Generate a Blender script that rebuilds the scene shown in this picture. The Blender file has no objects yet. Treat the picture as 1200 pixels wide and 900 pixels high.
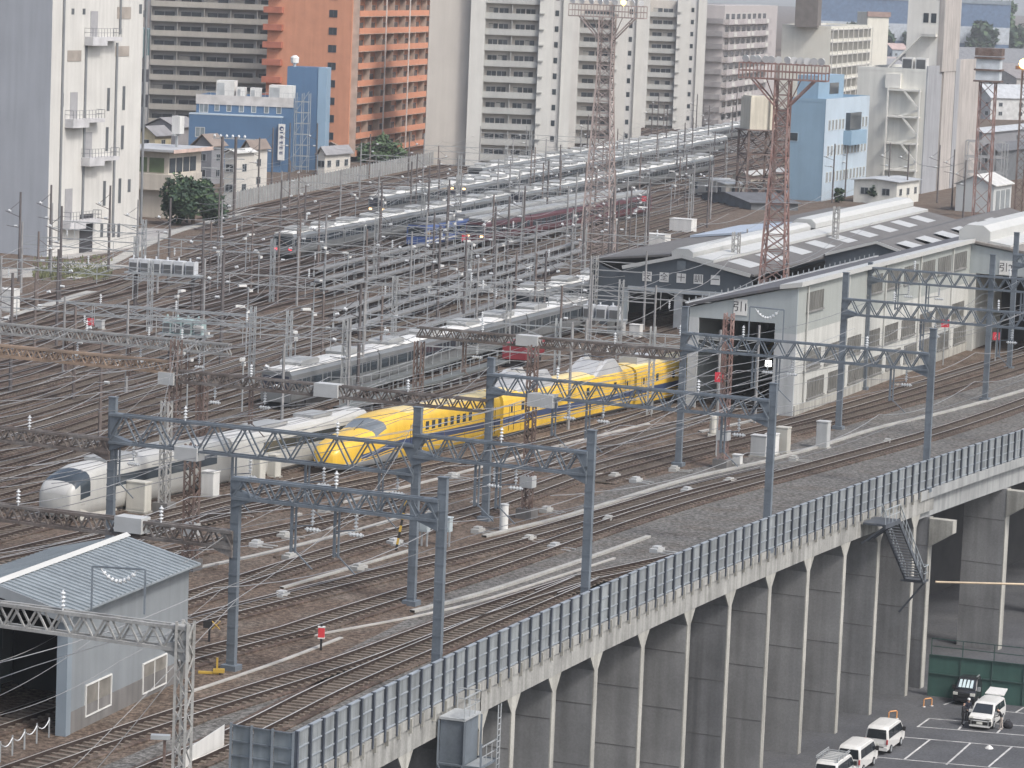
import bpy, math, random
from mathutils import Vector, Matrix, Quaternion
random.seed(11)
S = bpy.context.scene
COL = S.collection
R = math.radians
PI = math.pi
# ------------------------------------------------------------------ camera model
FPX, CAMH, PITCH, ROLL = 3900.0, 38.0, R(7.02), R(2.3)
FW = Vector((0, math.cos(PITCH), -math.sin(PITCH)))
U0 = Vector((0, math.sin(PITCH), math.cos(PITCH)))
R0 = Vector((1, 0, 0))
RT = R0 * math.cos(ROLL) + U0 * math.sin(ROLL)
UP = U0 * math.cos(ROLL) - R0 * math.sin(ROLL)
CAMP = Vector((0, 0, CAMH))
LOT = -15.5

def at(px, py, z=0.0):
    d = FW * FPX + RT * (px - 600) + UP * (450 - py)
    t = (z - CAMH) / d.z
    return CAMP + d * t

def atd(px, py, D):
    d = FW * FPX + RT * (px - 600) + UP * (450 - py)
    return CAMP + d * (D / d.y)

def proj(p):
    v = Vector(p) - CAMP
    k = FPX / v.dot(FW)
    return 600 + v.dot(RT) * k, 450 - v.dot(UP) * k

def heading(th):
    return Vector((math.sin(R(th)), math.cos(R(th)), 0))

def side(th):
    return Vector((math.cos(R(th)), -math.sin(R(th)), 0))

# ------------------------------------------------------------------ materials
MATS = {}
def M(name, rgb, rough=.6, var=.18, scale=.6, streak=0.0, metal=0.0, fine=0.0, dirt=None, spec=.4, bump=0.0):
    if name in MATS:
        return MATS[name]
    m = bpy.data.materials.new(name)
    m.use_nodes = True
    nt = m.node_tree
    b = nt.nodes['Principled BSDF']
    b.inputs['Roughness'].default_value = rough
    b.inputs['Metallic'].default_value = metal
    b.inputs['Specular IOR Level'].default_value = spec
    L = nt.links
    geo = nt.nodes.new('ShaderNodeNewGeometry')
    def noise(sc, detail=4, stretch=None):
        n = nt.nodes.new('ShaderNodeTexNoise')
        n.inputs['Scale'].default_value = sc
        n.inputs['Detail'].default_value = detail
        if stretch:
            mp = nt.nodes.new('ShaderNodeMapping')
            mp.inputs['Scale'].default_value = stretch
            L.new(geo.outputs['Position'], mp.inputs['Vector'])
            L.new(mp.outputs['Vector'], n.inputs['Vector'])
        else:
            L.new(geo.outputs['Position'], n.inputs['Vector'])
        return n
    def ramp(src, lo, hi, a, c):
        r = nt.nodes.new('ShaderNodeMapRange')
        r.inputs['From Min'].default_value = lo
        r.inputs['From Max'].default_value = hi
        r.inputs['To Min'].default_value = a
        r.inputs['To Max'].default_value = c
        L.new(src.outputs[0], r.inputs['Value'])
        return r
    def mul(a_out, f):
        x = nt.nodes.new('ShaderNodeVectorMath')
        x.operation = 'SCALE'
        L.new(a_out, x.inputs[0])
        L.new(f.outputs[0], x.inputs['Scale'])
        return x.outputs[0]
    rgbn = nt.nodes.new('ShaderNodeRGB')
    rgbn.outputs[0].default_value = (*rgb, 1)
    col = rgbn.outputs[0]
    if dirt:
        n = noise(scale * .7, 5)
        r = ramp(n, .45, .68, 0, .85)
        mx = nt.nodes.new('ShaderNodeMix')
        mx.data_type = 'RGBA'
        L.new(r.outputs[0], mx.inputs['Factor'])
        L.new(col, mx.inputs['A'])
        mx.inputs['B'].default_value = (*dirt, 1)
        col = mx.outputs['Result']
    if var:
        col = mul(col, ramp(noise(scale), .3, .7, 1 - var, 1 + var))
    if fine:
        nf = noise(3.2 if fine > .3 else 7.0, 8)
        col = mul(col, ramp(nf, .36, .64, 1 - fine, 1 + fine))
        if fine > .3:
            col = mul(col, ramp(noise(9.0, 2), .36, .64, 1 - fine * .6, 1 + fine * .6))
    if streak:
        col = mul(col, ramp(noise(1.0, 5, (1.6, 1.6, .09)), .35, .7, 1 + streak * .3, 1 - streak))
    L.new(col, b.inputs['Base Color'])
    if bump:
        nb = noise(5.0, 3)
        bp = nt.nodes.new('ShaderNodeBump')
        bp.inputs['Strength'].default_value = bump
        bp.inputs['Distance'].default_value = .08
        L.new(nb.outputs[0], bp.inputs['Height'])
        L.new(bp.outputs[0], b.inputs['Normal'])
    MATS[name] = m
    return m

def emis(name, rgb, st):
    if name in MATS: return MATS[name]
    m = bpy.data.materials.new(name); m.use_nodes = True
    b = m.node_tree.nodes['Principled BSDF']
    b.inputs['Base Color'].default_value = (*rgb, 1)
    b.inputs['Emission Color'].default_value = (*rgb, 1)
    b.inputs['Emission Strength'].default_value = st
    MATS[name] = m
    return m

ballast = M('ballast_brown', (.112, .086, .069), .95, .22, .5, fine=.48, dirt=(.132, .113, .096), bump=.5, spec=.1)
ballast_g = M('ballast_grey', (.128, .125, .119), .95, .16, .6, fine=.48, dirt=(.112, .102, .092), bump=.5, spec=.1)
bed_m = M('ballast_rusty', (.075, .053, .043), .95, .25, .5, fine=.45, dirt=(.115, .092, .074), bump=.4)
rail_side = M('rail_rust', (.035, .024, .02), .8, .2, 1)
rail_top = M('rail_head', (.55, .53, .50), .35, .2, .3, metal=.4)
rail_dull = M('rail_head_dull', (.2, .165, .14), .5, .25, .3, metal=.3)
sleeper_m = M('sleeper', (.145, .122, .10), .9, .25, 1.2, fine=.2)
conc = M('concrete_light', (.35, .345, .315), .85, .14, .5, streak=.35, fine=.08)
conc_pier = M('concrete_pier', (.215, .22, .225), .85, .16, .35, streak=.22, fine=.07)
conc_edge = M('concrete_edge', (.30, .30, .285), .85, .15, .6, streak=.4, fine=.08)
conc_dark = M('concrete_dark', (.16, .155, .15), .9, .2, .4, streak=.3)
steel = M('steel_bluegrey', (.135, .158, .182), .5, .16, .7, streak=.15, fine=.06)
steel_l = M('steel_lightgrey', (.36, .38, .39), .5, .14, .7, fine=.06)
steel_d = M('steel_dark', (.075, .085, .10), .5, .2, .7)
rust = M('steel_rusty', (.125, .088, .075), .8, .3, .9, fine=.2, dirt=(.19, .16, .15))
rust_pink = M('steel_faded_red', (.22, .135, .12), .8, .25, .8, fine=.15, dirt=(.26, .22, .21))
galv = M('galvanised', (.34, .36, .37), .45, .15, .8, metal=.2)
porcelain = M('porcelain', (.55, .57, .58), .3, .06, 2)
white_p = M('white_paint', (.62, .62, .60), .5, .07, .5, streak=.12)
wire_m = M('wire_grey', (.15, .155, .16), .5, .1, .5, metal=.3)
wire_l = M('wire_pale', (.22, .225, .23), .5, .1, .5)
glass = M('dark_glass', (.035, .045, .055), .12, .25, .4, spec=.7)
glass_l = M('pale_glass', (.16, .19, .21), .15, .3, .5, spec=.7)
black = M('black_rubber', (.02, .02, .022), .7, .1, 2)
asphalt = M('asphalt', (.070, .073, .080), .9, .18, .25, fine=.22, dirt=(.088, .090, .094))
paint_w = M('road_paint', (.50, .50, .49), .8, .2, 1.5, fine=.15, dirt=(.30, .30, .30))
leaf_a = M('leaf_dark', (.035, .060, .042), .7, .45, .9, spec=.2)
leaf_b = M('leaf_mid', (.075, .12, .06), .7, .4, .8, spec=.2)
bark = M('bark', (.11, .085, .065), .9, .2, 2)
red_p = M('red_paint', (.55, .05, .06), .5, .1, 1)
grey_p = M('grey_paint', (.42, .43, .43), .55, .1, .6, streak=.15)
trough_m = M('trough_concrete', (.33, .325, .305), .85, .14, .7, fine=.12)

# ------------------------------------------------------------------ mesh builder
class MB:
    def __init__(s):
        s.v = []; s.f = []; s.m = []
    def face(s, pts, m=0):
        i = len(s.v)
        s.v += [Vector(p) for p in pts]
        s.f.append(tuple(range(i, i + len(pts)))); s.m.append(m)
    def hexa(s, c, m=0):          # 8 corners: bottom 0-3, top 4-7
        i = len(s.v)
        s.v += [Vector(p) for p in c]
        for q in ((3, 2, 1, 0), (4, 5, 6, 7), (0, 1, 5, 4), (1, 2, 6, 5), (2, 3, 7, 6), (3, 0, 4, 7)):
            s.f.append(tuple(i + k for k in q)); s.m.append(m)
    def box(s, x0, x1, y0, y1, z0, z1, m=0):
        s.hexa([(x0, y0, z0), (x1, y0, z0), (x1, y1, z0), (x0, y1, z0), (x0, y0, z1), (x1, y0, z1), (x1, y1, z1), (x0, y1, z1)], m)
    def cbox(s, c, sz, m=0, rz=0.0):
        c = Vector(c); a, b, h = sz[0] / 2, sz[1] / 2, sz[2] / 2
        ca, sa = math.cos(rz), math.sin(rz)
        pts = []
        for z in (-h, h):
            for x, y in ((-a, -b), (a, -b), (a, b), (-a, b)):
                pts.append(c + Vector((x * ca - y * sa, x * sa + y * ca, z)))
        s.hexa(pts, m)
    def bar(s, p, q, w, h=None, m=0):
        h = h or w
        p = Vector(p); q = Vector(q); d = (q - p)
        if d.length < 1e-6: return
        d.normalize()
        u = Vector((0, 0, 1)) if abs(d.z) < .95 else Vector((1, 0, 0))
        x = d.cross(u).normalized() * (w / 2); y = x.cross(d).normalized() * (h / 2)
        s.hexa([p - x - y, p + x - y, p + x + y, p - x + y, q - x - y, q + x - y, q + x + y, q - x + y], m)
    def tube(s, pts, r, n=5, m=0, caps=True):
        pts = [Vector(p) for p in pts]
        rr = r if isinstance(r, (list, tuple)) else [r] * len(pts)
        i0 = len(s.v)
        for k, p in enumerate(pts):
            d = (pts[min(k + 1, len(pts) - 1)] - pts[max(k - 1, 0)])
            if d.length < 1e-9: d = Vector((0, 0, 1))
            d.normalize()
            u = Vector((0, 0, 1)) if abs(d.z) < .95 else Vector((1, 0, 0))
            x = d.cross(u).normalized(); y = x.cross(d).normalized()
            for j in range(n):
                a = 2 * PI * j / n
                s.v.append(p + x * (rr[k] * math.cos(a)) + y * (rr[k] * math.sin(a)))
        for k in range(len(pts) - 1):
            for j in range(n):
                a = i0 + k * n + j; b = i0 + k * n + (j + 1) % n
                s.f.append((a, b, b + n, a + n)); s.m.append(m)
        if caps:
            s.f.append(tuple(i0 + j for j in reversed(range(n)))); s.m.append(m)
            s.f.append(tuple(i0 + (len(pts) - 1) * n + j for j in range(n))); s.m.append(m)
    def lathe(s, c, prof, n=10, m=0):
        c = Vector(c); i0 = len(s.v)
        for r, z in prof:
            for j in range(n):
                a = 2 * PI * j / n
                s.v.append(c + Vector((r * math.cos(a), r * math.sin(a), z)))
        for k in range(len(prof) - 1):
            for j in range(n):
                a = i0 + k * n + j; b = i0 + k * n + (j + 1) % n
                s.f.append((a, b, b + n, a + n)); s.m.append(m)
        s.f.append(tuple(i0 + j for j in reversed(range(n)))); s.m.append(m)
        s.f.append(tuple(i0 + (len(prof) - 1) * n + j for j in range(n))); s.m.append(m)
    def extrude(s, poly, vec, m=0, mcap=None):
        poly = [Vector(p) for p in poly]; vec = Vector(vec); n = len(poly)
        i = len(s.v)
        s.v += poly + [p + vec for p in poly]
        mc = m if mcap is None else mcap
        s.f.append(tuple(i + k for k in reversed(range(n)))); s.m.append(mc)
        s.f.append(tuple(i + n + k for k in range(n))); s.m.append(mc)
        for k in range(n):
            j = (k + 1) % n
            s.f.append((i + k, i + j, i + n + j, i + n + k)); s.m.append(m)
    def data(s, name, mats, smooth=False, mat=None):
        me = bpy.data.meshes.new(name)
        vs = s.v if mat is None else [mat @ v for v in s.v]
        me.from_pydata([tuple(v) for v in vs], [], s.f)
        for x in (mats if isinstance(mats, (list, tuple)) else [mats]):
            me.materials.append(x)
        me.polygons.foreach_set('material_index', s.m)
        if smooth: me.polygons.foreach_set('use_smooth', [True] * len(s.f))
        me.update()
        return me
    def build(s, name, mats, parent=None, world=False, loc=None, rz=0.0, smooth=False):
        mat = None
        if world and parent is not None:
            mat = MW[parent.name].inverted()
        elif loc is not None and world:
            mat = (Matrix.Translation(loc) @ Matrix.Rotation(rz, 4, 'Z')).inverted()
        o = bpy.data.objects.new(name, s.data(name, mats, smooth, mat))
        COL.objects.link(o)
        if parent is not None:
            o.parent = parent
            MW[o.name] = MW[parent.name]
        else:
            l = Vector(loc) if loc is not None else Vector((0, 0, 0))
            o.location = l; o.rotation_euler = (0, 0, rz)
            MW[o.name] = Matrix.Translation(l) @ Matrix.Rotation(rz, 4, 'Z')
        return o

MW = {}
def tag(o, label=None, cat=None, group=None, kind=None):
    if label: o['label'] = label
    if cat: o['category'] = cat
    if group: o['group'] = group
    if kind: o['kind'] = kind
    return o

def thing(name, label, cat, loc=(0, 0, 0), rz=0.0, group=None):
    o = bpy.data.objects.new(name, None)
    o.empty_display_size = .5
    COL.objects.link(o)
    o.location = loc; o.rotation_euler = (0, 0, rz)
    MW[o.name] = Matrix.Translation(Vector(loc)) @ Matrix.Rotation(rz, 4, 'Z')
    return tag(o, label, cat, group)

def place(me, name, parent, loc=(0, 0, 0), rz=0.0):
    o = bpy.data.objects.new(name, me)
    COL.objects.link(o)
    o.parent = parent; o.location = loc; o.rotation_euler = (0, 0, rz)
    MW[o.name] = MW[parent.name] @ Matrix.Translation(Vector(loc)) @ Matrix.Rotation(rz, 4, 'Z')
    return o

KIDS = {}
def kids(o):
    return [c for c in list(COL.objects) if c.parent == o]

def tree_of(o):
    return (o, [tree_of(c) for c in kids(o)])

def copy_tree(t, parent=None):
    src, ch = t
    c = src.copy(); COL.objects.link(c); c.parent = parent
    for k in ch: copy_tree(k, c)
    return c

def spline(pts, step=3.0):
    out = []
    n = len(pts)
    for i in range(n - 1):
        p0 = pts[max(i - 1, 0)]; p1 = pts[i]; p2 = pts[i + 1]; p3 = pts[min(i + 2, n - 1)]
        L = (p2 - p1).length
        k = max(1, int(L / step))
        m1 = (p2 - p0) * .5; m2 = (p3 - p1) * .5
        for m, q0, q1 in ((m1, p0, p2), (m2, p1, p3)):
            pass
        if (p1 - p0).length > 1e-6: m1 = m1 * min(1.0, L / max((p2 - p0).length * .5, 1e-6))
        if (p3 - p2).length > 1e-6: m2 = m2 * min(1.0, L / max((p3 - p1).length * .5, 1e-6))
        for j in range(k):
            t = j / k
            h00 = 2 * t**3 - 3 * t**2 + 1; h10 = t**3 - 2 * t**2 + t
            h01 = -2 * t**3 + 3 * t**2; h11 = t**3 - t**2
            out.append(p1 * h00 + m1 * h10 + p2 * h01 + m2 * h11)
    out.append(pts[-1])
    return out

def offset(pts, d):
    out = []
    for i, p in enumerate(pts):
        t = pts[min(i + 1, len(pts) - 1)] - pts[max(i - 1, 0)]
        t.z = 0
        t.normalize()
        out.append(p + Vector((t.y, -t.x, 0)) * d)
    return out

def strip(mb, pts, w, z0, z1, m=0, mtop=None):
    a = offset(pts, -w / 2); b = offset(pts, w / 2)
    i0 = len(mb.v)
    for p, q in zip(a, b):
        mb.v += [Vector((p.x, p.y, p.z + z0)), Vector((p.x, p.y, p.z + z1)), Vector((q.x, q.y, q.z + z1)), Vector((q.x, q.y, q.z + z0))]
    for k in range(len(pts) - 1):
        o = i0 + 4 * k
        for x, y, mm in ((0, 1, m), (1, 2, m if mtop is None else mtop), (2, 3, m)):
            mb.f.append((o + x, o + y, o + 4 + y, o + 4 + x)); mb.m.append(mm)

def resample(pts, step):
    out = [pts[0]]; acc = 0.0
    for a, b in zip(pts, pts[1:]):
        L = (b - a).length; pos = step - acc
        while pos < L:
            out.append(a + (b - a) * (pos / L)); pos += step
        acc = (acc + L) % step
    return out
# ------------------------------------------------------------------ world, sun, camera
SUN_AZ = Vector((.74, -.67, 0)).normalized()
SUN_EL = R(50)
w = bpy.data.worlds.new("World"); S.world = w; w.use_nodes = True
nt = w.node_tree
sky = nt.nodes.new('ShaderNodeTexSky'); sky.sky_type = 'NISHITA'; sky.sun_disc = False
sky.sun_elevation = SUN_EL; sky.sun_rotation = math.atan2(SUN_AZ.x, SUN_AZ.y)
sky.dust_density = 4.0; sky.air_density = 1.0; sky.ozone_density = 1.0
bg = nt.nodes['Background']; bg.inputs['Strength'].default_value = .15
bw = nt.nodes.new('ShaderNodeRGBToBW'); mixs = nt.nodes.new('ShaderNodeMix'); mixs.data_type = 'RGBA'
mixs.inputs['Factor'].default_value = .28      # overcast: most of the blue is washed out
nt.links.new(sky.outputs[0], bw.inputs[0]); nt.links.new(sky.outputs[0], mixs.inputs['A']); nt.links.new(bw.outputs[0], mixs.inputs['B'])
nt.links.new(mixs.outputs['Result'], bg.inputs['Color'])
sl = bpy.data.lights.new('sun', 'SUN'); sl.energy = 1.5; sl.angle = R(10); sl.color = (1, .965, .92)
so = bpy.data.objects.new('sun', sl); COL.objects.link(so)
sv = SUN_AZ * math.cos(SUN_EL) + Vector((0, 0, math.sin(SUN_EL)))
so.rotation_euler = sv.to_track_quat('Z', 'Y').to_euler(); so.location = (60, 100, 120)
cd = bpy.data.cameras.new('camera'); cam = bpy.data.objects.new('camera', cd); COL.objects.link(cam)
cd.lens = FPX / 1200 * 36; cd.sensor_width = 36; cd.clip_start = 1; cd.clip_end = 20000
mw = Matrix((RT, UP, -FW)).transposed().to_4x4(); mw.translation = CAMP
cam.matrix_world = mw
S.camera = cam
S.view_settings.view_transform = 'Standard'; S.view_settings.look = 'None'
S.view_settings.exposure = 0.68; S.view_settings.gamma = 1
S.render.engine = 'CYCLES'
S.cycles.use_denoising = True
S.cycles.max_bounces = 5; S.cycles.diffuse_bounces = 3; S.cycles.glossy_bounces = 2
S.cycles.transparent_max_bounces = 8; S.cycles.volume_bounces = 0
S.cycles.sample_clamp_indirect = 4

# ------------------------------------------------------------------ deck edge of the viaduct
ftop = [(345, 858), (400, 830), (507, 780), (600, 733), (700, 683), (797, 650), (883, 613), (933, 595), (1003, 567), (1083, 540), (1200, 503)]
FT = [at(x, y, 2.5) for x, y in ftop]
# smooth into one gentle curve: quadratic fit of X over Y
def fit2(P):
    n = len(P); ym = sum(p.y for p in P) / n
    s = [sum((p.y - ym)**k for p in P) for k in range(5)]
    b = [sum(p.x * (p.y - ym)**k for p in P) for k in range(3)]
    A = Matrix(((s[0], s[1], s[2]), (s[1], s[2], s[3]), (s[2], s[3], s[4])))
    c = A.inverted() @ Vector(b)
    return lambda y: c[0] + c[1] * (y - ym) + c[2] * (y - ym)**2
EX = fit2(FT)
Y0, Y1 = FT[0].y, 305.0
def edge_pt(y):
    if y > Y1:
        sl_ = (EX(Y1) - EX(Y1 - 1)); return Vector((EX(Y1) + sl_ * (y - Y1), y, 0))
    if y < 120:
        sl_ = (EX(121) - EX(120)); return Vector((EX(120) + sl_ * (y - 120), y, 0))
    return Vector((EX(y), y, 0))
EDGE = [edge_pt(y) for y in [30, 80] + [120 + 4 * k for k in range(0, 52)] + [400, 600, 1200, 3000, 6000]]

def edge_at_px(px, z):
    lo, hi = 130.0, 400.0
    for _ in range(40):
        m = (lo + hi) / 2; p = edge_pt(m); p.z = z
        if proj(p)[0] < px: lo = m
        else: hi = m
    return lo
def edge_frame(y):
    p = edge_pt(y); q = edge_pt(y + .5); t = (q - p).normalized()
    return p, t, Vector((t.y, -t.x, 0))
def edge_advance(y, d):
    p, t, n = edge_frame(y); return y + d * t.y

# ------------------------------------------------------------------ ground
mb = MB(); mb.face([(-9000, -500, LOT - .05), (9000, -500, LOT - .05), (9000, 14000, LOT - .05), (-9000, 14000, LOT - .05)])
tag(mb.build('ground', M('ground_far', (.13, .14, .12), .95, .3, .02)), kind='structure')
mb = MB()
for a, b in zip(EDGE, EDGE[1:]):
    mb.face([(-5000, a.y, 0), (a.x - .4, a.y, 0), (b.x - .4, b.y, 0), (-5000, b.y, 0)])
tag(mb.build('yard_ground', ballast), kind='structure')
mb = MB()
pts = [edge_pt(120 + 4 * k) for k in range(0, 47)]
L = offset(pts, -.45)
cut = spline([at(x, y) for x, y in [(-120, 1010), (60, 925), (250, 842), (400, 765), (483, 722), (567, 660), (620, 640), (700, 580), (780, 556), (880, 535), (1000, 497), (1130, 455), (1220, 430), (1330, 380)]], 3)
poly = L + list(reversed(cut))
# triangulate by pairing on equal parameter
n = 120
La = resample(L, .5); Ca = resample(cut, .5)
for k in range(n):
    a0 = La[int(k / n * (len(La) - 1))]; a1 = La[int((k + 1) / n * (len(La) - 1))]
    c0 = Ca[int(k / n * (len(Ca) - 1))]; c1 = Ca[int((k + 1) / n * (len(Ca) - 1))]
    mb.face([(a0.x, a0.y, .012), (a1.x, a1.y, .012), (c1.x, c1.y, .012), (c0.x, c0.y, .012)])
tag(mb.build('deck_ballast', ballast_g), kind='structure')
# lower lot
mb = MB()
mb.face([(-20, 90, LOT), (140, 90, LOT), (140, 400, LOT), (-20, 400, LOT)])
tag(mb.build('car_park', asphalt), kind='structure')
# painted bays
def paint(lines, name):
    mb = MB()
    for (x0, y0), (x1, y1) in lines:
        a = at(x0, y0, LOT); b = at(x1, y1, LOT)
        d = (b - a).normalized(); nn = Vector((d.y, -d.x, 0)) * .075
        z = Vector((0, 0, .006))
        mb.face([a - nn + z, a + nn + z, b + nn + z, b - nn + z])
    tag(mb.build(name, paint_w), kind='structure')
paint([((1089.5, 842), (1215, 852)), ((1075, 851.5), (1215, 863)), ((1089.5, 841.6), (1075, 852)), ((1130.7, 845.5), (1123, 855.5)),
       ((1177.5, 850), (1168, 859.5)), ((1056, 863.5), (1210, 877)), ((1089.5, 867), (1059, 890.5)), ((1137, 871), (1109, 896)),
       ((1186, 875), (1158, 899)), ((1025, 887), (1190, 902)), ((1106, 826), (1117, 822)), ((1160, 832), (1200, 836)), ((1190, 835), (1200, 829))], 'bay_markings')

# ------------------------------------------------------------------ viaduct
vy0 = edge_at_px(640, -2)
p_, t_, n_ = edge_frame(vy0)
via = thing('viaduct', 'long concrete railway viaduct with a row of pale edged wall piers above the car park', 'viaduct', (p_.x, p_.y, LOT))
ys = [112 + 3 * k for k in range(0, 66)]
E = [edge_pt(y) for y in ys]
ygap = edge_at_px(1087, -2)
mb = MB()
Ea = [p for p in E if p.y < ygap + 2]
for o0, o1, z0, z1 in ((0.0, .45, -1.55, .22), (.45, .52, -.32, .22)):
    q = offset(Ea, (o0 + o1) / 2 - .4)
    strip(mb, q, o1 - o0, z0, z1)
# closed soffit of the edge beam
q = offset(Ea, -.175)
for a, b in zip(offset(q, -.225), offset(q, -.225)[1:]): pass
a = offset(Ea, -.4); b = offset(Ea, .05)
for k in range(len(a) - 1):
    mb.face([a[k] + Vector((0, 0, -1.55)), a[k + 1] + Vector((0, 0, -1.55)), b[k + 1] + Vector((0, 0, -1.55)), b[k] + Vector((0, 0, -1.55))])
mb.build('edge_beam', conc_edge, via, world=True)
mb = MB()
Eb = [p for p in E if p.y >= ygap - 4]
strip(mb, offset(Eb, .06), .3, -.5, .22)
strip(mb, offset(Eb, -.55), .5, -2.1, -.03)
mb.build('girder', M('girder_grey', (.30, .31, .31), .7, .12, .5, streak=.25), via, world=True)
mb = MB()
a = offset(E, -.4); b = offset(E, -14)
for k in range(len(a) - 1):
    z = Vector((0, 0, -.6)); mb.face([b[k] + z, b[k + 1] + z, a[k + 1] + z, a[k] + z])
mb.build('deck_slab', conc_dark, via, world=True)
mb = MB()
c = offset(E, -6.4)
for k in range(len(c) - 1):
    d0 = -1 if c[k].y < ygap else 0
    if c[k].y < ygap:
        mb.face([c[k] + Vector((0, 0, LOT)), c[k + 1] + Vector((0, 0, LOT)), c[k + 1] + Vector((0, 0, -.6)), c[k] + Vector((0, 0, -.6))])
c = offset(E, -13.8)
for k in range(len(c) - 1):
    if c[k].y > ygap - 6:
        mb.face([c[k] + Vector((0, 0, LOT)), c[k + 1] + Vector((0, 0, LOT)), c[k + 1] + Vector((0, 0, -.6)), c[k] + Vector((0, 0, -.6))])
mb.build('back_wall', M('bay_shade', (.04, .04, .042), .9, .2, .5), via, world=True)  # near-black: the shade of the deep bays put into the colour
# drain streak battens on the fascia
sk_ = MB(); sk_.box(-.05, .05, -.16, .0, -.55, .2); sock_me = sk_.data('post_socket', conc)
y = 125.0; inv_ = MW[via.name].inverted(); ns_ = 0
while y < ygap and ns_ < 95:
    p, t, n = edge_frame(y); place(sock_me, 'post_socket', via, inv_ @ (p + n * .07), math.atan2(t.y, t.x)); ns_ += 1
    y = edge_advance(y, 1.6)

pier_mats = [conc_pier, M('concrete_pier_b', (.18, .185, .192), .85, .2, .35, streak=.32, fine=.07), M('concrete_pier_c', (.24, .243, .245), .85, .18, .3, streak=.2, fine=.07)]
joint_m = M('joint_dark', (.125, .125, .125), .9, .2, 1)
def pier(px, wd=.5, deep=6.2, bracket=False, big=False):
    y = edge_at_px(px, -4)
    p, t, n = edge_frame(y)
    Z = lambda a, b, c: p + t * a + n * b + Vector((0, 0, c))
    mb = MB()
    h = wd / 2
    top = -1.555 if not big else -2.11
    mb.hexa([Z(-h, -deep, LOT), Z(h, -deep, LOT), Z(h, -.06, LOT), Z(-h, -.06, LOT), Z(-h, -deep, top), Z(h, -deep, top), Z(h, -.06, top), Z(-h, -.06, top)])
    jz = random.uniform(-.7, .7)
    for q in (LOT + 3.6 + jz, LOT + 7.3 + jz, LOT + 11.0 + jz):
        mb.hexa([Z(-h - .012, -deep, q), Z(h, -deep, q), Z(h, -.1, q), Z(-h - .012, -.1, q), Z(-h - .012, -deep, q + .05), Z(h, -deep, q + .05), Z(h, -.1, q + .05), Z(-h - .012, -.1, q + .05)], 1)
    o = mb.build('pier', [random.choice(pier_mats), joint_m], via, world=True)
    f = MB()    # pale end face with haunches; sunlight on it put into the colour
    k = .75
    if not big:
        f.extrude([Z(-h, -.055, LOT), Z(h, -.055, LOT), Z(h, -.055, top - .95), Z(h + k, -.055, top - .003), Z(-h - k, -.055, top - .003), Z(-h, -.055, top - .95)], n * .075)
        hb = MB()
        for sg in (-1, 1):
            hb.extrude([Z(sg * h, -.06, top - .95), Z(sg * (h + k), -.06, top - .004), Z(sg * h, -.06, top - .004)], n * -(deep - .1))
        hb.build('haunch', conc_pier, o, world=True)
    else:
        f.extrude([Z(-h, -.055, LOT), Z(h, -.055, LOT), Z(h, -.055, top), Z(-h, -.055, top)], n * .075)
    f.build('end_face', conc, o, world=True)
    if bracket:
        g = MB()
        g.extrude([Z(-h - .05, .03, -2.2), Z(-h - .05, 1.9, -2.2), Z(-h - .05, 1.9, -3.2), Z(-h - .05, .03, -4.4)], t * (wd + .1))
        g.build('bracket', conc, o, world=True)
for px in (420, 473, 520, 562, 600, 648, 697, 752, 806, 854, 901, 946, 989, 1029, 1071):
    pier(px, .58)
pier(1090, .8, 3.2, True, True); pier(1181, .9, 3.6, True, True); pier(1262, .9, 3.6, True, True)
# inner columns standing in the open bays
for px in ():
    y = edge_at_px(px, -4); p, t, n = edge_frame(y)
    mb = MB(); q = p - n * 3.2
    mb.cbox(q + Vector((0, 0, (LOT - .6) / 2)), (3.0, 2.4, abs(LOT) - .62), rz=math.atan2(t.y, t.x))
    mb.build('inner_column', pier_mats[2], via, world=True)
# handrail pipe crossing the open bay
pA, pB = atd(1096, 682, edge_at_px(1090, -5) + 1.5), atd(1290, 687, edge_at_px(1090, -5) + 6)
mb = MB(); mb.tube([pA, pB], .09, 6)
mb.build('pipe', M('pipe_tan', (.42, .34, .24), .6), via, world=True)

# ------------------------------------------------------------------ noise barrier on the deck edge
bar_y = FT[0].y
p_, t_, n_ = edge_frame(bar_y)
fence = thing('noise_barrier', 'long pale panelled noise barrier with dark steel posts on the viaduct edge', 'barrier', (p_.x, p_.y, .22))
post = MB(); post.box(-.06, .06, -.17, .0, -.5, 2.34); post.box(-.09, .09, -.19, -.17, -.5, 2.34)
post_me = post.data('barrier_post', M('post_navy', (.062, .072, .09), .5, .2, .8))
pan = MB()
for k in range(3):
    pan.box(.07 + k * .49, .07 + k * .49 + .475, -.05, -.01, .05, 2.22)
pan.box(.07, 1.53, -.10, -.055, .72, .79, 1); pan.box(.07, 1.53, -.10, -.055, 1.44, 1.51, 1); pan.box(.07, 1.53, -.10, .09, 2.225, 2.29, 1); pan.box(.07, 1.53, -.10, -.055, .06, .14, 1)
pan_me = pan.data('barrier_panel', [M('barrier_panel', (.235, .255, .265), .55, .16, .8, streak=.4), M('barrier_rail', (.25, .28, .31), .5)])
y = bar_y
gate_y = edge_at_px(1012, 1.2)
cnt = 0
while y < edge_at_px(1228, 1.2) and cnt < 100:
    p, t, n = edge_frame(y)
    yn = edge_advance(y, 1.6)
    q, _, _ = edge_frame(yn)
    rz = math.atan2((q - p).y, (q - p).x)
    l = MW[fence.name].inverted() @ (p + n * .0 + Vector((0, 0, .22)))
    place(post_me, 'post', fence, l, rz + PI if False else rz)
    place(pan_me, 'panel', fence, l, rz)
    y = yn; cnt += 1
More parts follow.
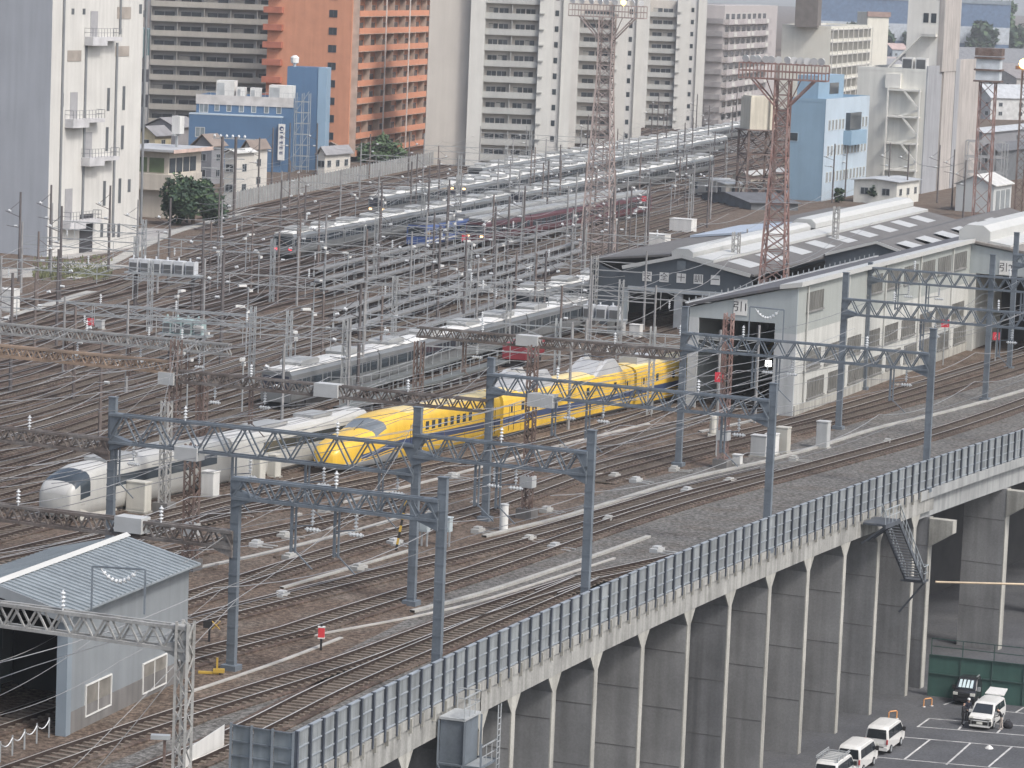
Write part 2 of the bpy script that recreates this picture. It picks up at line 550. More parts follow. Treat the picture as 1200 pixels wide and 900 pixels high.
# end return facing the camera
e0 = at(345, 858, 2.5); e1 = at(272, 847, 2.5); e0.z = e1.z = .22
mb = MB(); mm = MB()
d = (e1 - e0); Ld = d.length; d.normalize(); nn = Vector((-d.y, d.x, 0))
if nn.y > 0: nn = -nn
for k in range(3):
    a = e0 + d * (Ld * k / 3 + .05); b = e0 + d * (Ld * (k + 1) / 3 - .05)
    mb.hexa([a, b, b - nn * .05, a - nn * .05, a + Vector((0, 0, 2.2)), b + Vector((0, 0, 2.2)), b - nn * .05 + Vector((0, 0, 2.2)), a - nn * .05 + Vector((0, 0, 2.2))])
for k in range(4):
    a = e0 + d * (Ld * k / 3)
    mm.bar(a + nn * .08, a + nn * .08 + Vector((0, 0, 2.3)), .12)
for z in (.1, .75, 1.45, 2.2):
    mm.bar(e0 + nn * .06 + Vector((0, 0, z)), e1 + nn * .06 + Vector((0, 0, z)), .07)
mb.build('end_panel', M('barrier_end', (.21, .24, .26), .6, .2, .8, streak=.4), fence, world=True)
mm.build('end_frame', steel, fence, world=True)

# ------------------------------------------------------------------ escape stair
sy = edge_at_px(1008, 0)
p, t, n = edge_frame(sy)
st = thing('escape_stair', 'dark steel escape stair hanging from the viaduct edge over the car park', 'stair', p + n * 1.0, 0)
Z = lambda a, b, c: p + t * a + n * b + Vector((0, 0, c))
def rail(mb, A, B, h=1.05, k=5, m=0):
    A = Vector(A); B = Vector(B); z = Vector((0, 0, 1))
    mb.bar(A + z * h, B + z * h, .06, m=m); mb.bar(A + z * h * .5, B + z * h * .5, .04, m=m)
    for i in range(k + 1):
        q = A + (B - A) * (i / k); mb.bar(q, q + z * h, .05, m=m)
mb = MB()
mb.hexa([Z(0, .12, -.55), Z(3.2, .12, -.55), Z(3.2, 2.0, -.55), Z(0, 2.0, -.55), Z(0, .12, -.4), Z(3.2, .12, -.4), Z(3.2, 2.0, -.4), Z(0, 2.0, -.4)])
for q in (.2, 1.6, 3.0):
    mb.bar(Z(q, .1, -2.0), Z(q, 1.9, -.56), .12)
mb.bar(Z(0, 1.9, -.62), Z(3.2, 1.9, -.62), .18)
mb.build('landing', steel_d, st, world=True)
mb = MB()
A = (3.2, -.45); B = (9.4, -5.9)
for k in range(22):
    f = k / 21; a = A[0] + (B[0] - A[0]) * f; z = A[1] + (B[1] - A[1]) * f
    mb.hexa([Z(a, .55, z - .04), Z(a + .3, .55, z - .04), Z(a + .3, 1.85, z - .04), Z(a, 1.85, z - .04), Z(a, .55, z), Z(a + .3, .55, z), Z(a + .3, 1.85, z), Z(a, 1.85, z)])
mb.build('treads', M('tread_steel', (.12, .13, .145), .6), st, world=True)
mb = MB()
for bb in (.5, 1.9):
    mb.bar(Z(A[0] - .1, bb, A[1]), Z(B[0] + .3, bb, B[1] - .1), .09, .34)
mb.build('stringers', steel_d, st, world=True)
mb = MB()
mb.hexa([Z(9.4, .4, -6.1), Z(10.6, .4, -6.1), Z(10.6, 2.0, -6.1), Z(9.4, 2.0, -6.1), Z(9.4, .4, -5.95), Z(10.6, .4, -5.95), Z(10.6, 2.0, -5.95), Z(9.4, 2.0, -5.95)])
mb.bar(Z(10.0, .0, -8.6), Z(10.0, 1.9, -6.1), .14); mb.bar(Z(10.0, .0, -6.15), Z(10.0, 1.9, -6.15), .14)
mb.build('lower_landing', steel_d, st, world=True)
mb = MB()
for bb in (.5, 1.95):
    rail(mb, Z(A[0], bb, A[1]), Z(B[0], bb, B[1]), 1.05, 8)
rail(mb, Z(0, 1.95, -.4), Z(3.2, 1.95, -.4), 1.1, 4)
rail(mb, Z(10.55, .4, -5.95), Z(10.55, 1.95, -5.95), 1.1, 2)
rail(mb, Z(9.4, 1.95, -5.95), Z(10.55, 1.95, -5.95), 1.1, 2)
mb.build('handrail', M('rail_pale', (.28, .31, .33), .5), st, world=True)

# ------------------------------------------------------------------ equipment tower leaning on the viaduct face
ty = edge_at_px(520, -1); p, t, n = edge_frame(ty)
et = thing('equipment_tower', 'blue grey steel equipment tower with a caged ladder against the viaduct face', 'tower', p + n * 1.5 + Vector((0, 0, LOT)))
Z = lambda a, b, c: p + t * a + n * b + Vector((0, 0, c))
def zb(mb, a0, a1, b0, b1, z0, z1, m=0):
    mb.hexa([Z(a0, b0, z0), Z(a1, b0, z0), Z(a1, b1, z0), Z(a0, b1, z0), Z(a0, b0, z1), Z(a1, b0, z1), Z(a1, b1, z1), Z(a0, b1, z1)], m)
mb = MB(); zb(mb, -1.1, 1.0, .25, 1.55, -5.2, -.55); mb.build('cabinet', steel, et, world=True)
mb = MB(); zb(mb, -1.2, 1.1, .2, 1.65, -.55, -.42); mb.build('cabinet_lid', steel_l, et, world=True)
mb = MB(); zb(mb, -1.0, .9, .3, 1.5, -9.5, -5.4); mb.build('lower_cabinet', steel, et, world=True)
mb = MB()
for a, b in ((-1.2, .2), (1.2, .2), (-1.2, 2.6), (1.2, 2.6), (-1.2, 1.65), (1.2, 1.65)):
    mb.bar(Z(a, b, LOT), Z(a, b, -1.6 if b > 1.7 else -.6), .11)
for z in (-2.9, -5.3, -8, -11):
    for b in (.2, 2.6):
        mb.bar(Z(-1.2, b, z), Z(1.2, b, z), .1)
    for a in (-1.2, 1.2):
        mb.bar(Z(a, .2, z), Z(a, 2.6, z), .1)
for z in (-2.9, -5.3, -8):
    mb.bar(Z(-1.28, .2, z), Z(-1.28, 1.6, z - 2.4), .06); mb.bar(Z(-1.28, 1.6, z), Z(-1.28, .2, z - 2.4), .06)
mb.build('frame', steel, et, world=True)
mb = MB(); zb(mb, -1.2, 1.2, 1.66, 2.6, -3.0, -2.9); zb(mb, -1.2, 1.2, 1.66, 2.6, -5.4, -5.3)
mb.build('walkway_grating', galv, et, world=True)
mb = MB()
for a in (.75, 1.15):
    mb.bar(Z(a, 2.75, LOT), Z(a, 2.75, .1), .06)
for k in range(48):
    mb.bar(Z(.75, 2.75, LOT + .3 + k * .31), Z(1.15, 2.75, LOT + .3 + k * .31), .04)
rail(mb, Z(-1.2, 2.6, -2.9), Z(1.2, 2.6, -2.9), 1.1, 3); rail(mb, Z(-1.2, 1.6, -.42), Z(1.1, 1.6, -.42), 1.1, 3); rail(mb, Z(1.1, .3, -.42), Z(1.1, 1.6, -.42), 1.1, 2)
mb.build('ladder', galv, et, world=True)
# ------------------------------------------------------------------ railway tracks
TRACKS = {}
def track(name, px, near=True, shiny=True, world=None, z=0.0, wires=True):
    P = world if world is not None else [at(x, y, z) for x, y in px]
    P = spline(P, 4.0)
    TRACKS[name] = P
    o = P[len(P) // 2]
    t = thing('railway_track', None, None, (o.x, o.y, 0)); t['kind'] = 'structure'
    mb = MB(); strip(mb, P, 2.9 if near else 2.7, .02, .10 if near else .06)
    mb.build('track_bed', bed_m, t, world=True)
    mb = MB()
    pts = resample(P, .68)
    if near:
        for i in range(len(pts) - 1):
            a = pts[i]; d = (pts[i + 1] - a)
            mb.cbox((a.x, a.y, .12), (.24, 2.2, .10), rz=math.atan2(d.y, d.x))
        mb.build('sleepers', sleeper_m, t, world=True)
    for sgn in (-1, 1):
        mb = MB()
        q = offset(P, sgn * .7535)
        strip(mb, q, .14, .08, .20, 0, 0)
        strip(mb, q, .085, .20, .33, 0, 1)
        mb.build('rail', [rail_side, rail_top if shiny else rail_dull], t, world=True)
    return P

track('A', [(-90, 958), (20, 908), (223, 838), (400, 781), (560, 722), (690, 680)])
track('B', [(80, 945), (165, 915), (280, 865), (400, 805), (540, 745), (690, 681)])
track('AB', [(640, 699), (690, 681), (780, 661), (900, 629), (1003, 592), (1100, 551), (1200, 511), (1320, 464)])
track('C', [(-120, 890), (60, 830), (220, 775), (340, 743), (400, 723), (560, 672), (777, 597), (960, 547), (1100, 508), (1200, 474), (1320, 426)])
track('D', [(-60, 822), (100, 770), (220, 733), (400, 687), (560, 647), (720, 601), (800, 577), (900, 553)], shiny=True)
track('E', [(-80, 792), (100, 740), (220, 704), (420, 641), (560, 601), (700, 551), (795, 527), (895, 505), (1000, 477), (1153, 430), (1260, 398)])
track('Eb', [(700, 566), (800, 538), (895, 514), (1000, 489), (1157, 444), (1270, 408)], shiny=False)
track('F', [(-60, 722), (100, 681), (200, 652), (330, 624), (440, 600), (560, 570), (700, 528), (821, 493), (960, 452)])
track('G', [(-60, 697), (100, 652), (200, 622), (276, 600), (400, 574), (560, 540), (700, 504), (803, 474), (950, 432)])
track('G2', [(-60, 676), (0, 664), (128, 637), (240, 612), (330, 593)], shiny=True)
track('Y', [(-60, 668), (0, 655), (128, 624), (280, 585), (400, 556.5), (600, 509), (800, 462), (1000, 415)])
track('W', [(-60, 645), (63, 612), (240, 574), (365, 541), (560, 480), (690, 443)], shiny=False)
track('N0', [(180, 566), (400, 502), (560, 453), (690, 414), (800, 382)], shiny=False)
track('N1', [(240, 533), (400, 486), (560, 433), (690, 393), (790, 366)], shiny=False)
track('N2', [(300, 498), (400, 468), (560, 416), (690, 374), (760, 352)], shiny=True)
# middle yard, parallel roads that fan out towards the left
MID = []
for j in range(15):
    y0 = 274 + j * 13.0
    sl_ = (10 - y0) / 1260
    f = lambda x: y0 + sl_ * (x - 400)
    lft = [(-80, f(-80) + 10 - j * 1.2), (60, f(60) + 3)]
    pts = lft + [(x, f(x)) for x in (200, 400, 560, 690 if j > 10 else (820 if j > 8 else 860))]
    if j < 7: pts.append((980, f(980)))
    track('M%d' % j, pts, near=j > 5, shiny=j % 3 == 0)
# far running lines
for j in range(13):
    y0 = 192 + j * 8.3
    sl_ = (2 - y0) / 893
    f = lambda x: y0 + sl_ * (x - 500)
    track('X%d' % j, [(240 - j * 3, f(240 - j * 3)), (500, f(500)), (700, f(700)), (900, f(900)), (1000, f(1000))], near=False, shiny=j % 2 == 0)
# two curved roads in the far left
track('L0', [(-40, 400), (60, 370), (150, 335), (230, 300), (330, 268)], near=True, shiny=False)
track('L1', [(-40, 424), (70, 392), (170, 352), (250, 318), (340, 287)], near=True, shiny=False)

# concrete cable troughs and pale footpaths
def path(name, px, w, z, m, step=2):
    P = spline([at(x, y) for x, y in px], step)
    mb = MB(); strip(mb, P, w, 0.01, z)
    # cover slabs: alternate height joints
    q = resample(P, .5)
    tag(mb.build(name, m), kind='structure')
    return P
path('cable_trough', [(567, 630), (656, 608), (700, 595), (804, 563), (899, 541), (960, 524), (1030, 502), (1110, 483), (1200, 458), (1300, 425)], .42, .16, trough_m)
path('cable_trough', [(483, 718), (560, 698), (640, 672), (713, 647), (760, 630)], .36, .16, trough_m)
path('cable_trough', [(330, 752), (483, 724), (560, 706), (640, 681), (720, 655)], .2, .10, M('trough_grey', (.36, .35, .33), .85, .15, .8))
path('cable_trough', [(225, 668), (300, 652), (345, 641), (420, 622), (480, 604)], .35, .13, trough_m)
path('cable_trough', [(330, 690), (420, 664), (480, 646)], .3, .12, trough_m)
path('cable_trough', [(820, 507), (880, 494), (935, 480)], .4, .14, trough_m)
path('cable_trough', [(400, 590), (520, 560), (640, 527), (760, 497)], .3, .12, M('trough_grey', (.36, .35, .33), .85, .15, .8))
path('footpath', [(-20, 383), (40, 363), (90, 347), (108, 342)], 1.3, .10, trough_m)
path('footpath', [(85, 327), (130, 308), (175, 285), (205, 272), (240, 262), (300, 244)], 1.6, .10, trough_m)
path('footpath', [(-20, 322), (60, 318), (120, 309)], 9, .02, M('gravel_pale', (.30, .29, .27), .95, .2, .2, fine=.3))
path('footpath', [(60, 302), (130, 290), (185, 268)], 5, .03, M('concrete_path', (.30, .29, .28), .95, .2, .2, fine=.2))
for px in ([(222, 812), (330, 775), (400, 748)], [(233, 838), (300, 812), (365, 790)]):
    path('cable_trough', px, .25, .08, M('trough_grey', (.36, .35, .33), .85, .15, .8))
# ------------------------------------------------------------------ trains
def ringpts(hw, zb, zt, vs, ws):
    """half outline, bottom centre to top centre; ws are width fractions for each height fraction vs"""
    R_ = [(hw * w_, zb + v * (zt - zb)) for v, w_ in zip(vs, ws)]
    return R_
VS = [0, .0, .06, .22, .245, .275, .30, .44, .70, .80, .88, .945, .985, 1.0]
WS = [0, .80, .93, .985, .99, .99, .995, 1.0, .995, .97, .91, .76, .40, 0]
# segment material index: 0 body, 1 stripe, 2 skirt, 3 roof
SEG = [2, 2, 2, 0, 0, 1, 0, 1, 0, 0, 0, 0, 3]
SEG = [2, 2, 0, 0, 1, 0, 1, 0, 0, 0, 0, 3, 3]
def loft(mb, stations, mats=None):
    rows = []
    for st_ in stations:
        x, hw, zb, zt = st_[:4]
        rr = ringpts(hw, zb, zt, VS, WS)
        ring = [Vector((x, -y, z)) for y, z in rr] + [Vector((x, y, z)) for y, z in reversed(rr[1:-1])]
        rows.append(ring)
    n = len(rows[0]); i0 = len(mb.v)
    for r_ in rows: mb.v += r_
    nh = len(VS) - 1
    for k in range(len(rows) - 1):
        for j in range(n):
            a = i0 + k * n + j; b = i0 + k * n + (j + 1) % n
            seg = j if j < nh else 2 * nh - 1 - j
            m = SEG[seg]
            if mats: m = mats(k, seg, m)
            mb.f.append((a, a + n, b + n, b)); mb.m.append(m)
    mb.f.append(tuple(i0 + j for j in range(n))); mb.m.append(0)
    mb.f.append(tuple(i0 + (len(rows) - 1) * n + j for j in reversed(range(n)))); mb.m.append(2)

yel = M('yellow_paint', (.72, .46, .055), .3, .06, .5, spec=.5, streak=.14)
yel_r = M('yellow_roof_sky', (.72, .57, .25), .38, .08, .5, spec=.5, dirt=(.64, .50, .25))  # paler than the body: bright sky reflection put into the colour
navy = M('navy_stripe', (.045, .065, .13), .35, .06, 1)
skirt_g = M('skirt_grey', (.26, .27, .28), .5, .1, 1)
under_m = M('underframe', (.035, .034, .035), .8, .2, 1)
roofgrey = M('roof_white', (.68, .68, .65), .5, .10, .25, fine=.05, dirt=(.54, .54, .52))
acgrey = M('roof_unit', (.30, .31, .31), .55, .12, .6)
acdark = M('roof_unit_dark', (.095, .10, .105), .6, .12, .6)
silver = M('silver_body', (.20, .21, .215), .35, .1, .6, metal=.3)
whitebody = M('white_body', (.42, .42, .40), .35, .06, .5, streak=.08)
darkbody = M('dark_body', (.045, .05, .07), .4, .1, .6)
bluebody = M('blue_body', (.05, .09, .24), .4, .1, .6)
redbody = M('red_body', (.085, .028, .034), .45, .12, .6)
lamp_w = emis('lamp_warm', (1, .62, .25), 3.0)
lamp_r = emis('lamp_red', (1, .06, .08), 1.2)
lamp_y = emis('lamp_yellow', (1, .72, .2), 3.0)

def win_strip(mb, x0, x1, y, z0, z1, t=.012, m=0):
    s_ = 1 if y > 0 else -1
    mb.box(x0, x1, min(y, y + s_ * t), max(y, y + s_ * t), z0, z1, m)

# ---- yellow inspection train
p0 = at(377, 557, 0); p1 = at(797, 463, 0); d = (p1 - p0)
hd = math.atan2(d.y, d.x)
yt = thing('yellow_train', 'bright yellow streamlined inspection train with a dark blue stripe entering the pale shed', 'train', (p0.x, p0.y, 0), hd)
dirx = d.normalized()
NOSE = [(-.0, .34, .72, 1.30), (.22, .86, .50, 1.80), (.8, 1.18, .38, 2.16), (1.8, 1.42, .32, 2.46), (3.2, 1.57, .30, 2.72), (4.4, 1.64, .30, 2.92),
        (5.2, 1.66, .30, 3.08), (6.0, 1.68, .30, 3.40), (6.8, 1.69, .30, 3.68), (7.6, 1.69, .30, 3.84), (8.8, 1.69, .30, 3.97), (10.5, 1.69, .30, 4.02), (25.6, 1.69, .30, 4.02)]
mats_y = [yel, navy, skirt_g, yel_r, M('windscreen_reflect', (.15, .17, .185), .18, .2, .8, spec=.7)]  # windscreen base colour lifted to stand for its pale reflection
def densify(st, n=4):
    out = []
    for i in range(len(st) - 1):
        if st[i + 1][0] - st[i][0] > 5: out.append(st[i]); continue
        p0 = st[max(i - 1, 0)]; p1 = st[i]; p2 = st[i + 1]; p3 = st[min(i + 2, len(st) - 1)]
        for k in range(n):
            t = k / n; row = [p1[0] + (p2[0] - p1[0]) * t]
            for c in (1, 2, 3):
                h = max(p2[0] - p1[0], 1e-6)
                m1 = (p2[c] - p0[c]) / max(p2[0] - p0[0], 1e-6) * h; m2 = (p3[c] - p1[c]) / max(p3[0] - p1[0], 1e-6) * h
                lim = abs(p2[c] - p1[c]) * 1.6
                m1 = max(-lim, min(lim, m1)); m2 = max(-lim, min(lim, m2))
                row.append((2*t**3-3*t**2+1)*p1[c] + (t**3-2*t**2+t)*m1 + (-2*t**3+3*t**2)*p2[c] + (t**3-t**2)*m2)
            out.append(tuple(row))
    return out + [st[-1]]
NOSE = densify(NOSE)
def hmat(k, seg, m):
    x = NOSE[k][0]
    if x < 8.7 and seg == 2: return 2
    if x < 3.1 and m == 1: return 0
    if x < .7 and m == 2: return 2
    if 5.1 < x < 6.75 and seg >= 9: return 4       # windscreen
    if x < 10.4 and m == 3: return 0
    return m
mb = MB(); loft(mb, NOSE, hmat)
def carparts(car, x0, x1, wins, first=False):
    for sy in (-1, 1):
        for wx in wins:
            m_ = MB(); win_strip(m_, wx, wx + .52, sy * 1.685, 2.28, 2.95, .02)
            m_.build('window', glass, car)
    b = MB()
    for bx in (x0 + 3.4, x1 - 4.2):
        b.box(bx - 1.6, bx + 1.6, -1.35, 1.35, .12, .62)
        for k in (-1.1, 1.1):
            for sy in (-1.30, 1.15):
                b.extrude([(bx + k + .43 * math.cos(a * PI / 5), sy, .45 + .43 * math.sin(a * PI / 5)) for a in range(10)], (0, .15, 0))
    b.build('bogie', under_m, car)
    for q in range(4):
        for sy in (-1, 1):
            jx = x0 + 3.2 + q * (x1 - x0 - 6) / 3; m_ = MB(); win_strip(m_, jx, jx + .025, sy * 1.678, .62, 3.05, .012); m_.build('panel_joint', M('yellow_seam', (.40, .26, .04), .6), car)
    dm = MB()
    for dx in (x0 + 1.0, x1 - 1.9):
        for sy in (-1, 1):
            win_strip(dm, dx, dx + .06, sy * 1.685, .75, 2.95, .016); win_strip(dm, dx + .9, dx + .96, sy * 1.685, .75, 2.95, .016)
            win_strip(dm, dx + .3, dx + .62, sy * 1.685, 2.2, 2.85, .018)
    dm.build('door', under_m, car)
car = mb.build('head_car', mats_y, yt, smooth=True)
carparts(car, 9.5, 25.6, [11.9 + 1.02 * k for k in range(9)])
m_ = MB()
for sy in (-1, 1):
    m_.cbox((1.3, sy * 1.02, 1.78), (.7, .22, .18), rz=-sy * .25)
m_.build('headlight', M('lamp_glass', (.6, .6, .55), .15), car)
m_ = MB(); m_.tube([(4.6, 0, 2.96), (6.2, .1, 3.52)], .03, 4); m_.build('wiper', black, car)
for ci in range(1, 4):
    x0 = 25.6 + .5 + (ci - 1) * 25.5; x1 = x0 + 25
    mb = MB(); loft(mb, [(x0, 1.69, .30, 4.02), (x1, 1.69, .30, 4.02)])
    car = mb.build('car', mats_y, yt)
    carparts(car, x0, x1, [x0 + q for q in ((3.2, 9.0, 15.4, 20.8) if ci == 1 else (4, 7.5, 13, 19, 21))])
    if ci == 1:
        for cx, L_, h_ in ((x0 + 3.0, 7.0, 1.15), (x0 + 17.5, 5.6, .95)):
            m_ = MB()
            lo = [(cx - .0, -1.25), (cx + L_, -1.25), (cx + L_, 1.25), (cx, 1.25)]
            for sy in (-1.42, .95):      # two side walls of the cover
                m_.hexa([(cx, sy, 3.7), (cx + L_, sy, 3.7), (cx + L_, sy + .47, 3.95), (cx, sy + .47, 3.95),
                         (cx + 2.6, sy + .1, 4.0 + h_), (cx + L_ - 1.6, sy + .1, 4.0 + h_), (cx + L_ - 1.6, sy + .37, 4.0 + h_), (cx + 2.6, sy + .37, 4.0 + h_)])
            m_.hexa([(cx - .2, -1.2, 3.9), (cx + 2.4, -1.2, 3.9), (cx + 2.4, 1.2, 3.9), (cx - .2, 1.2, 3.9), (cx + 1.5, -1.1, 4.0 + h_ * .9), (cx + 2.3, -1.1, 4.0 + h_ * .9), (cx + 2.3, 1.1, 4.0 + h_ * .9), (cx + 1.5, 1.1, 4.0 + h_ * .9)])
            m_.build('pantograph_cover', M('cover_grey', (.38, .39, .40), .45, .08, .5), car)
            m_ = MB()
            for sy in (-.5, .5):
                m_.tube([(cx + L_ * .45, sy, 4.05), (cx + L_ * .62, sy, 4.6), (cx + L_ * .45, sy * .9, 5.15)], .04, 4)
            m_.tube([(cx + L_ * .45, -.95, 5.17), (cx + L_ * .45, .95, 5.17)], .05, 4)
            m_.build('pantograph', steel_d, car)
    else:
        m_ = MB(); m_.box(x0 + 1.5, x0 + 5.5, -.9, .9, 3.9, 4.55); m_.box(x0 + 5.5, x0 + 7.0, -.7, .7, 3.9, 4.3)
        m_.build('roof_dome', M('cover_grey', (.38, .39, .40), .45, .08, .5), car)

# ---- generic multiple-unit train
def emu(label, f_px, b_px, n, body=silver, roof=roofgrey, ac=acgrey, band=None, cab=glass, lamps=None, windows=True, L=20.0, front='flat', z0=.0, group=None, h=3.75, acn=2):
    a = at(*f_px, 0); b = at(*b_px, 0); d = b - a
    rz = math.atan2(d.y, d.x)
    t = thing('commuter_train', label, 'train', (a.x, a.y, 0), rz, group)
    def carbody(first):
        mb = MB()
        pr = [(-1.30, .85), (-1.43, 1.1), (-1.45, 2.4), (-1.40, 3.2), (-1.15, h - .16), (-.6, h), (.6, h), (1.15, h - .16), (1.40, 3.2), (1.45, 2.4), (1.43, 1.1), (1.30, .85)]
        mb.extrude([(0.12, y, z) for y, z in pr], (L - .3, 0, 0))
        return mb
    body_me = carbody(False).data('train_car', body)
    mb = MB()
    rp = [(-1.22, h - .10), (-.6, h + .025), (.6, h + .025), (1.22, h - .10), (1.27, h - .2), (-1.27, h - .2)]
    mb.extrude([(0.10, y, z) for y, z in rp], (L - .26, 0, 0)); roof_me = mb.data('roof', roof)
    mb = MB(); mb.extrude([(-1.9, -1.0, 0), (-2.05, -1.0, .3), (-1.6, -.95, .48), (1.6, -.95, .48), (2.05, -1.0, .3), (1.9, -1.0, 0)][::-1], (0, 2.0, 0))
    mb.box(-.9, .9, -.55, .55, .48, .5)
    ac_me = mb.data('roof_unit', ac)
    mb = MB(); mb.box(1, L - 1, -1.1, 1.1, .3, .86)
    for k in (2.2, 4.2, L - 4.2, L - 2.2): mb.box(k - .45, k + .45, -1.25, 1.25, .16, .9)
    und_me = mb.data('underframe', under_m)
    mb = MB()
    k = 1.4
    win_mes = []
    for sy in (-1, 1):
        mb = MB(); y = sy * 1.45
        mb.box(.5, L - .7, min(y - .008, y + .010), max(y - .008, y + .010), 1.95, 2.82)
        for q in range(4):
            c = 1.0 + (q + .5) * (L - 2) / 4.0
            for e in (-.95, .95): mb.box(c + e - .12, c + e + .12, y - .016, y + .016, 1.94, 2.83, 1)
            mb.box(c - .04, c + .04, y - .016, y + .016, 1.1, 2.83, 1)
        win_mes.append(mb.data('window_band', [glass, body]))
    doors = []
    mb = MB()
    for sy in (-1.456, 1.456):
        mb.box(.3, L - .35, min(sy, sy * .99), max(sy, sy * .99), 1.25, 1.5)
    band_me = mb.data('stripe', band) if band else None
    for i in range(n):
        c = place(body_me, 'car', t, (i * L, 0, 0))
        place(roof_me, 'roof', c); place(und_me, 'underframe', c)
        if windows:
            for wm_ in win_mes: place(wm_, 'window_band', c)
        if band_me: place(band_me, 'stripe', c)
        for q in range(acn):
            place(ac_me, 'roof_unit', c, (L * (q + .5) / acn, 0, h - .02))
        if i == 0:
            mb = MB(); mb.box(.06, .135, -1.2, 1.2, 2.0, 3.15); mb.box(.06, .135, -.42, .42, 1.0, 3.2)
            mb.build('cab_window', cab, c)
            mb = MB(); mb.box(.0, .12, -1.35, 1.35, .9, 1.95); mb.build('cab_front', body, c)
            if lamps:
                for sy in (-1.0, 1.0):
                    mb = MB(); mb.cbox((-.03, sy, 1.55 if lamps != 'high' else 3.05), (.06, .42, .26))
                    mb.build('headlight', lamp_w if lamps != 'red' else lamp_r, c)
    return t
emu('silver commuter train with dark cab front nearest the big white building', (331, 306), (473, 277), 5, lamps='red')
emu('silver train with a dark cab and two orange headlights, seen far up the yard', (441, 257), (700, 203), 13, body=silver, cab=darkbody, lamps='on')
emu('pale roofed train with two yellow lamps high on its dark front', (536, 243), (820, 184), 9, body=silver, cab=darkbody, lamps='high')
emu('pale roofed train with a plain dark end beside the red and dark train', (604, 251), (807, 208), 7, cab=darkbody, body=silver)
emu('pale roofed train standing along the foot of the tall apartment blocks', (556, 220), (860, 163), 13)
emu('dark train with a blue front on the near side of the far yard', (487, 294), (690, 256), 1, body=bluebody, roof=acdark, ac=acdark, cab=glass, band=white_p)
emu('dark low train with rows of grey roof fans behind the blue fronted one', (507, 290), (690, 257), 4, body=darkbody, roof=acdark, ac=acgrey, windows=False, acn=6)
emu('dark red train with two small lamps beside the rusty floodlight tower', (556, 290), (700, 263), 4, body=redbody, roof=acdark, ac=acgrey, lamps='on', acn=5)
emu('pale roofed train on the road below the tall apartment blocks', (640, 221), (860, 175), 8)
emu('grey roofed train in the middle of the yard behind the yellow train', (322, 483), (572, 416), 4, roof=M('roof_pale', (.62, .62, .60), .5, .12, .3, dirt=(.48, .48, .47)), ac=acgrey, cab=darkbody)
emu('silver train with brown stripe standing beside the dark signed shed', (606, 380), (690, 360), 2, band=M('stripe_brown', (.14, .09, .08), .5), cab=glass)

# ---- white express at lower left
p0 = at(63, 612, 0); p1 = at(365, 541, 0); d = p1 - p0
wt = thing('white_train', 'white rounded express train with dark upper windscreen left of the yellow nose', 'train', (p0.x, p0.y, 0), math.atan2(d.y, d.x))
mats_w = [whitebody, whitebody, whitebody, M('white_roof', (.50, .50, .485), .45, .1, .3, dirt=(.40, .40, .39)), glass]
ST = [(0, 1.15, .5, 2.0), (.12, 1.30, .36, 2.45), (.5, 1.40, .30, 2.8), (1.0, 1.44, .30, 3.1), (2.2, 1.46, .3, 3.45), (3.4, 1.46, .3, 3.66), (21, 1.46, .30, 3.66)]
mb = MB(); loft(mb, ST, lambda k, seg, m: 4 if (k == 3 and seg >= 7) or (k == 2 and seg >= 9) else m)
car = mb.build('head_car', mats_w, wt, smooth=True)
def wparts(car, x0):
    b = MB()
    for sy in (-1, 1): win_strip(b, x0 + 4.5, x0 + 19, sy * 1.45, 1.95, 2.72, .02)
    b.build('window_band', glass, car)
    b = MB(); b.box(x0 + 5, x0 + 9, -.9, .9, 3.6, 3.85); b.build('roof_unit', acgrey, car); b = MB(); b.box(x0 + 13, x0 + 16, -.9, .9, 3.6, 3.85); b.build('roof_unit', acgrey, car)
    b = MB(); b.box(x0 + 1.5, x0 + 20, -1.2, 1.2, .12, .36); b.build('underframe', under_m, car)
wparts(car, 0)
for k in range(1, 2):
    mb = MB(); loft(mb, [(k * 21.3, 1.46, .3, 3.66), (k * 21.3 + 21, 1.46, .3, 3.66)]); car = mb.build('car', mats_w, wt); wparts(car, k * 21.3)
# ------------------------------------------------------------------ writing helper
def text_mesh(txt, size, extr=.01):
    cu = bpy.data.curves.new('lettering', 'FONT')
    cu.body = txt; cu.size = size; cu.align_x = 'CENTER'; cu.align_y = 'CENTER'; cu.extrude = extr; cu.resolution_u = 2
    o = bpy.data.objects.new('lettering_tmp', cu); COL.objects.link(o)
    bpy.context.view_layer.update()
    dg = bpy.context.evaluated_depsgraph_get()
    me = bpy.data.meshes.new_from_object(o.evaluated_get(dg))
    bpy.data.objects.remove(o); bpy.data.curves.remove(cu)
    return me
def text_on(txt, size, parent, loc, rz, mat, name='lettering', bold=0):
    """text standing upright, facing local -Y, rotated by rz about Z"""
    me = text_mesh(txt, size)
    me.transform(Matrix.Rotation(PI / 2, 4, 'X'))
    me.materials.clear(); me.materials.append(mat)
    return place(me, name, parent, loc, rz)

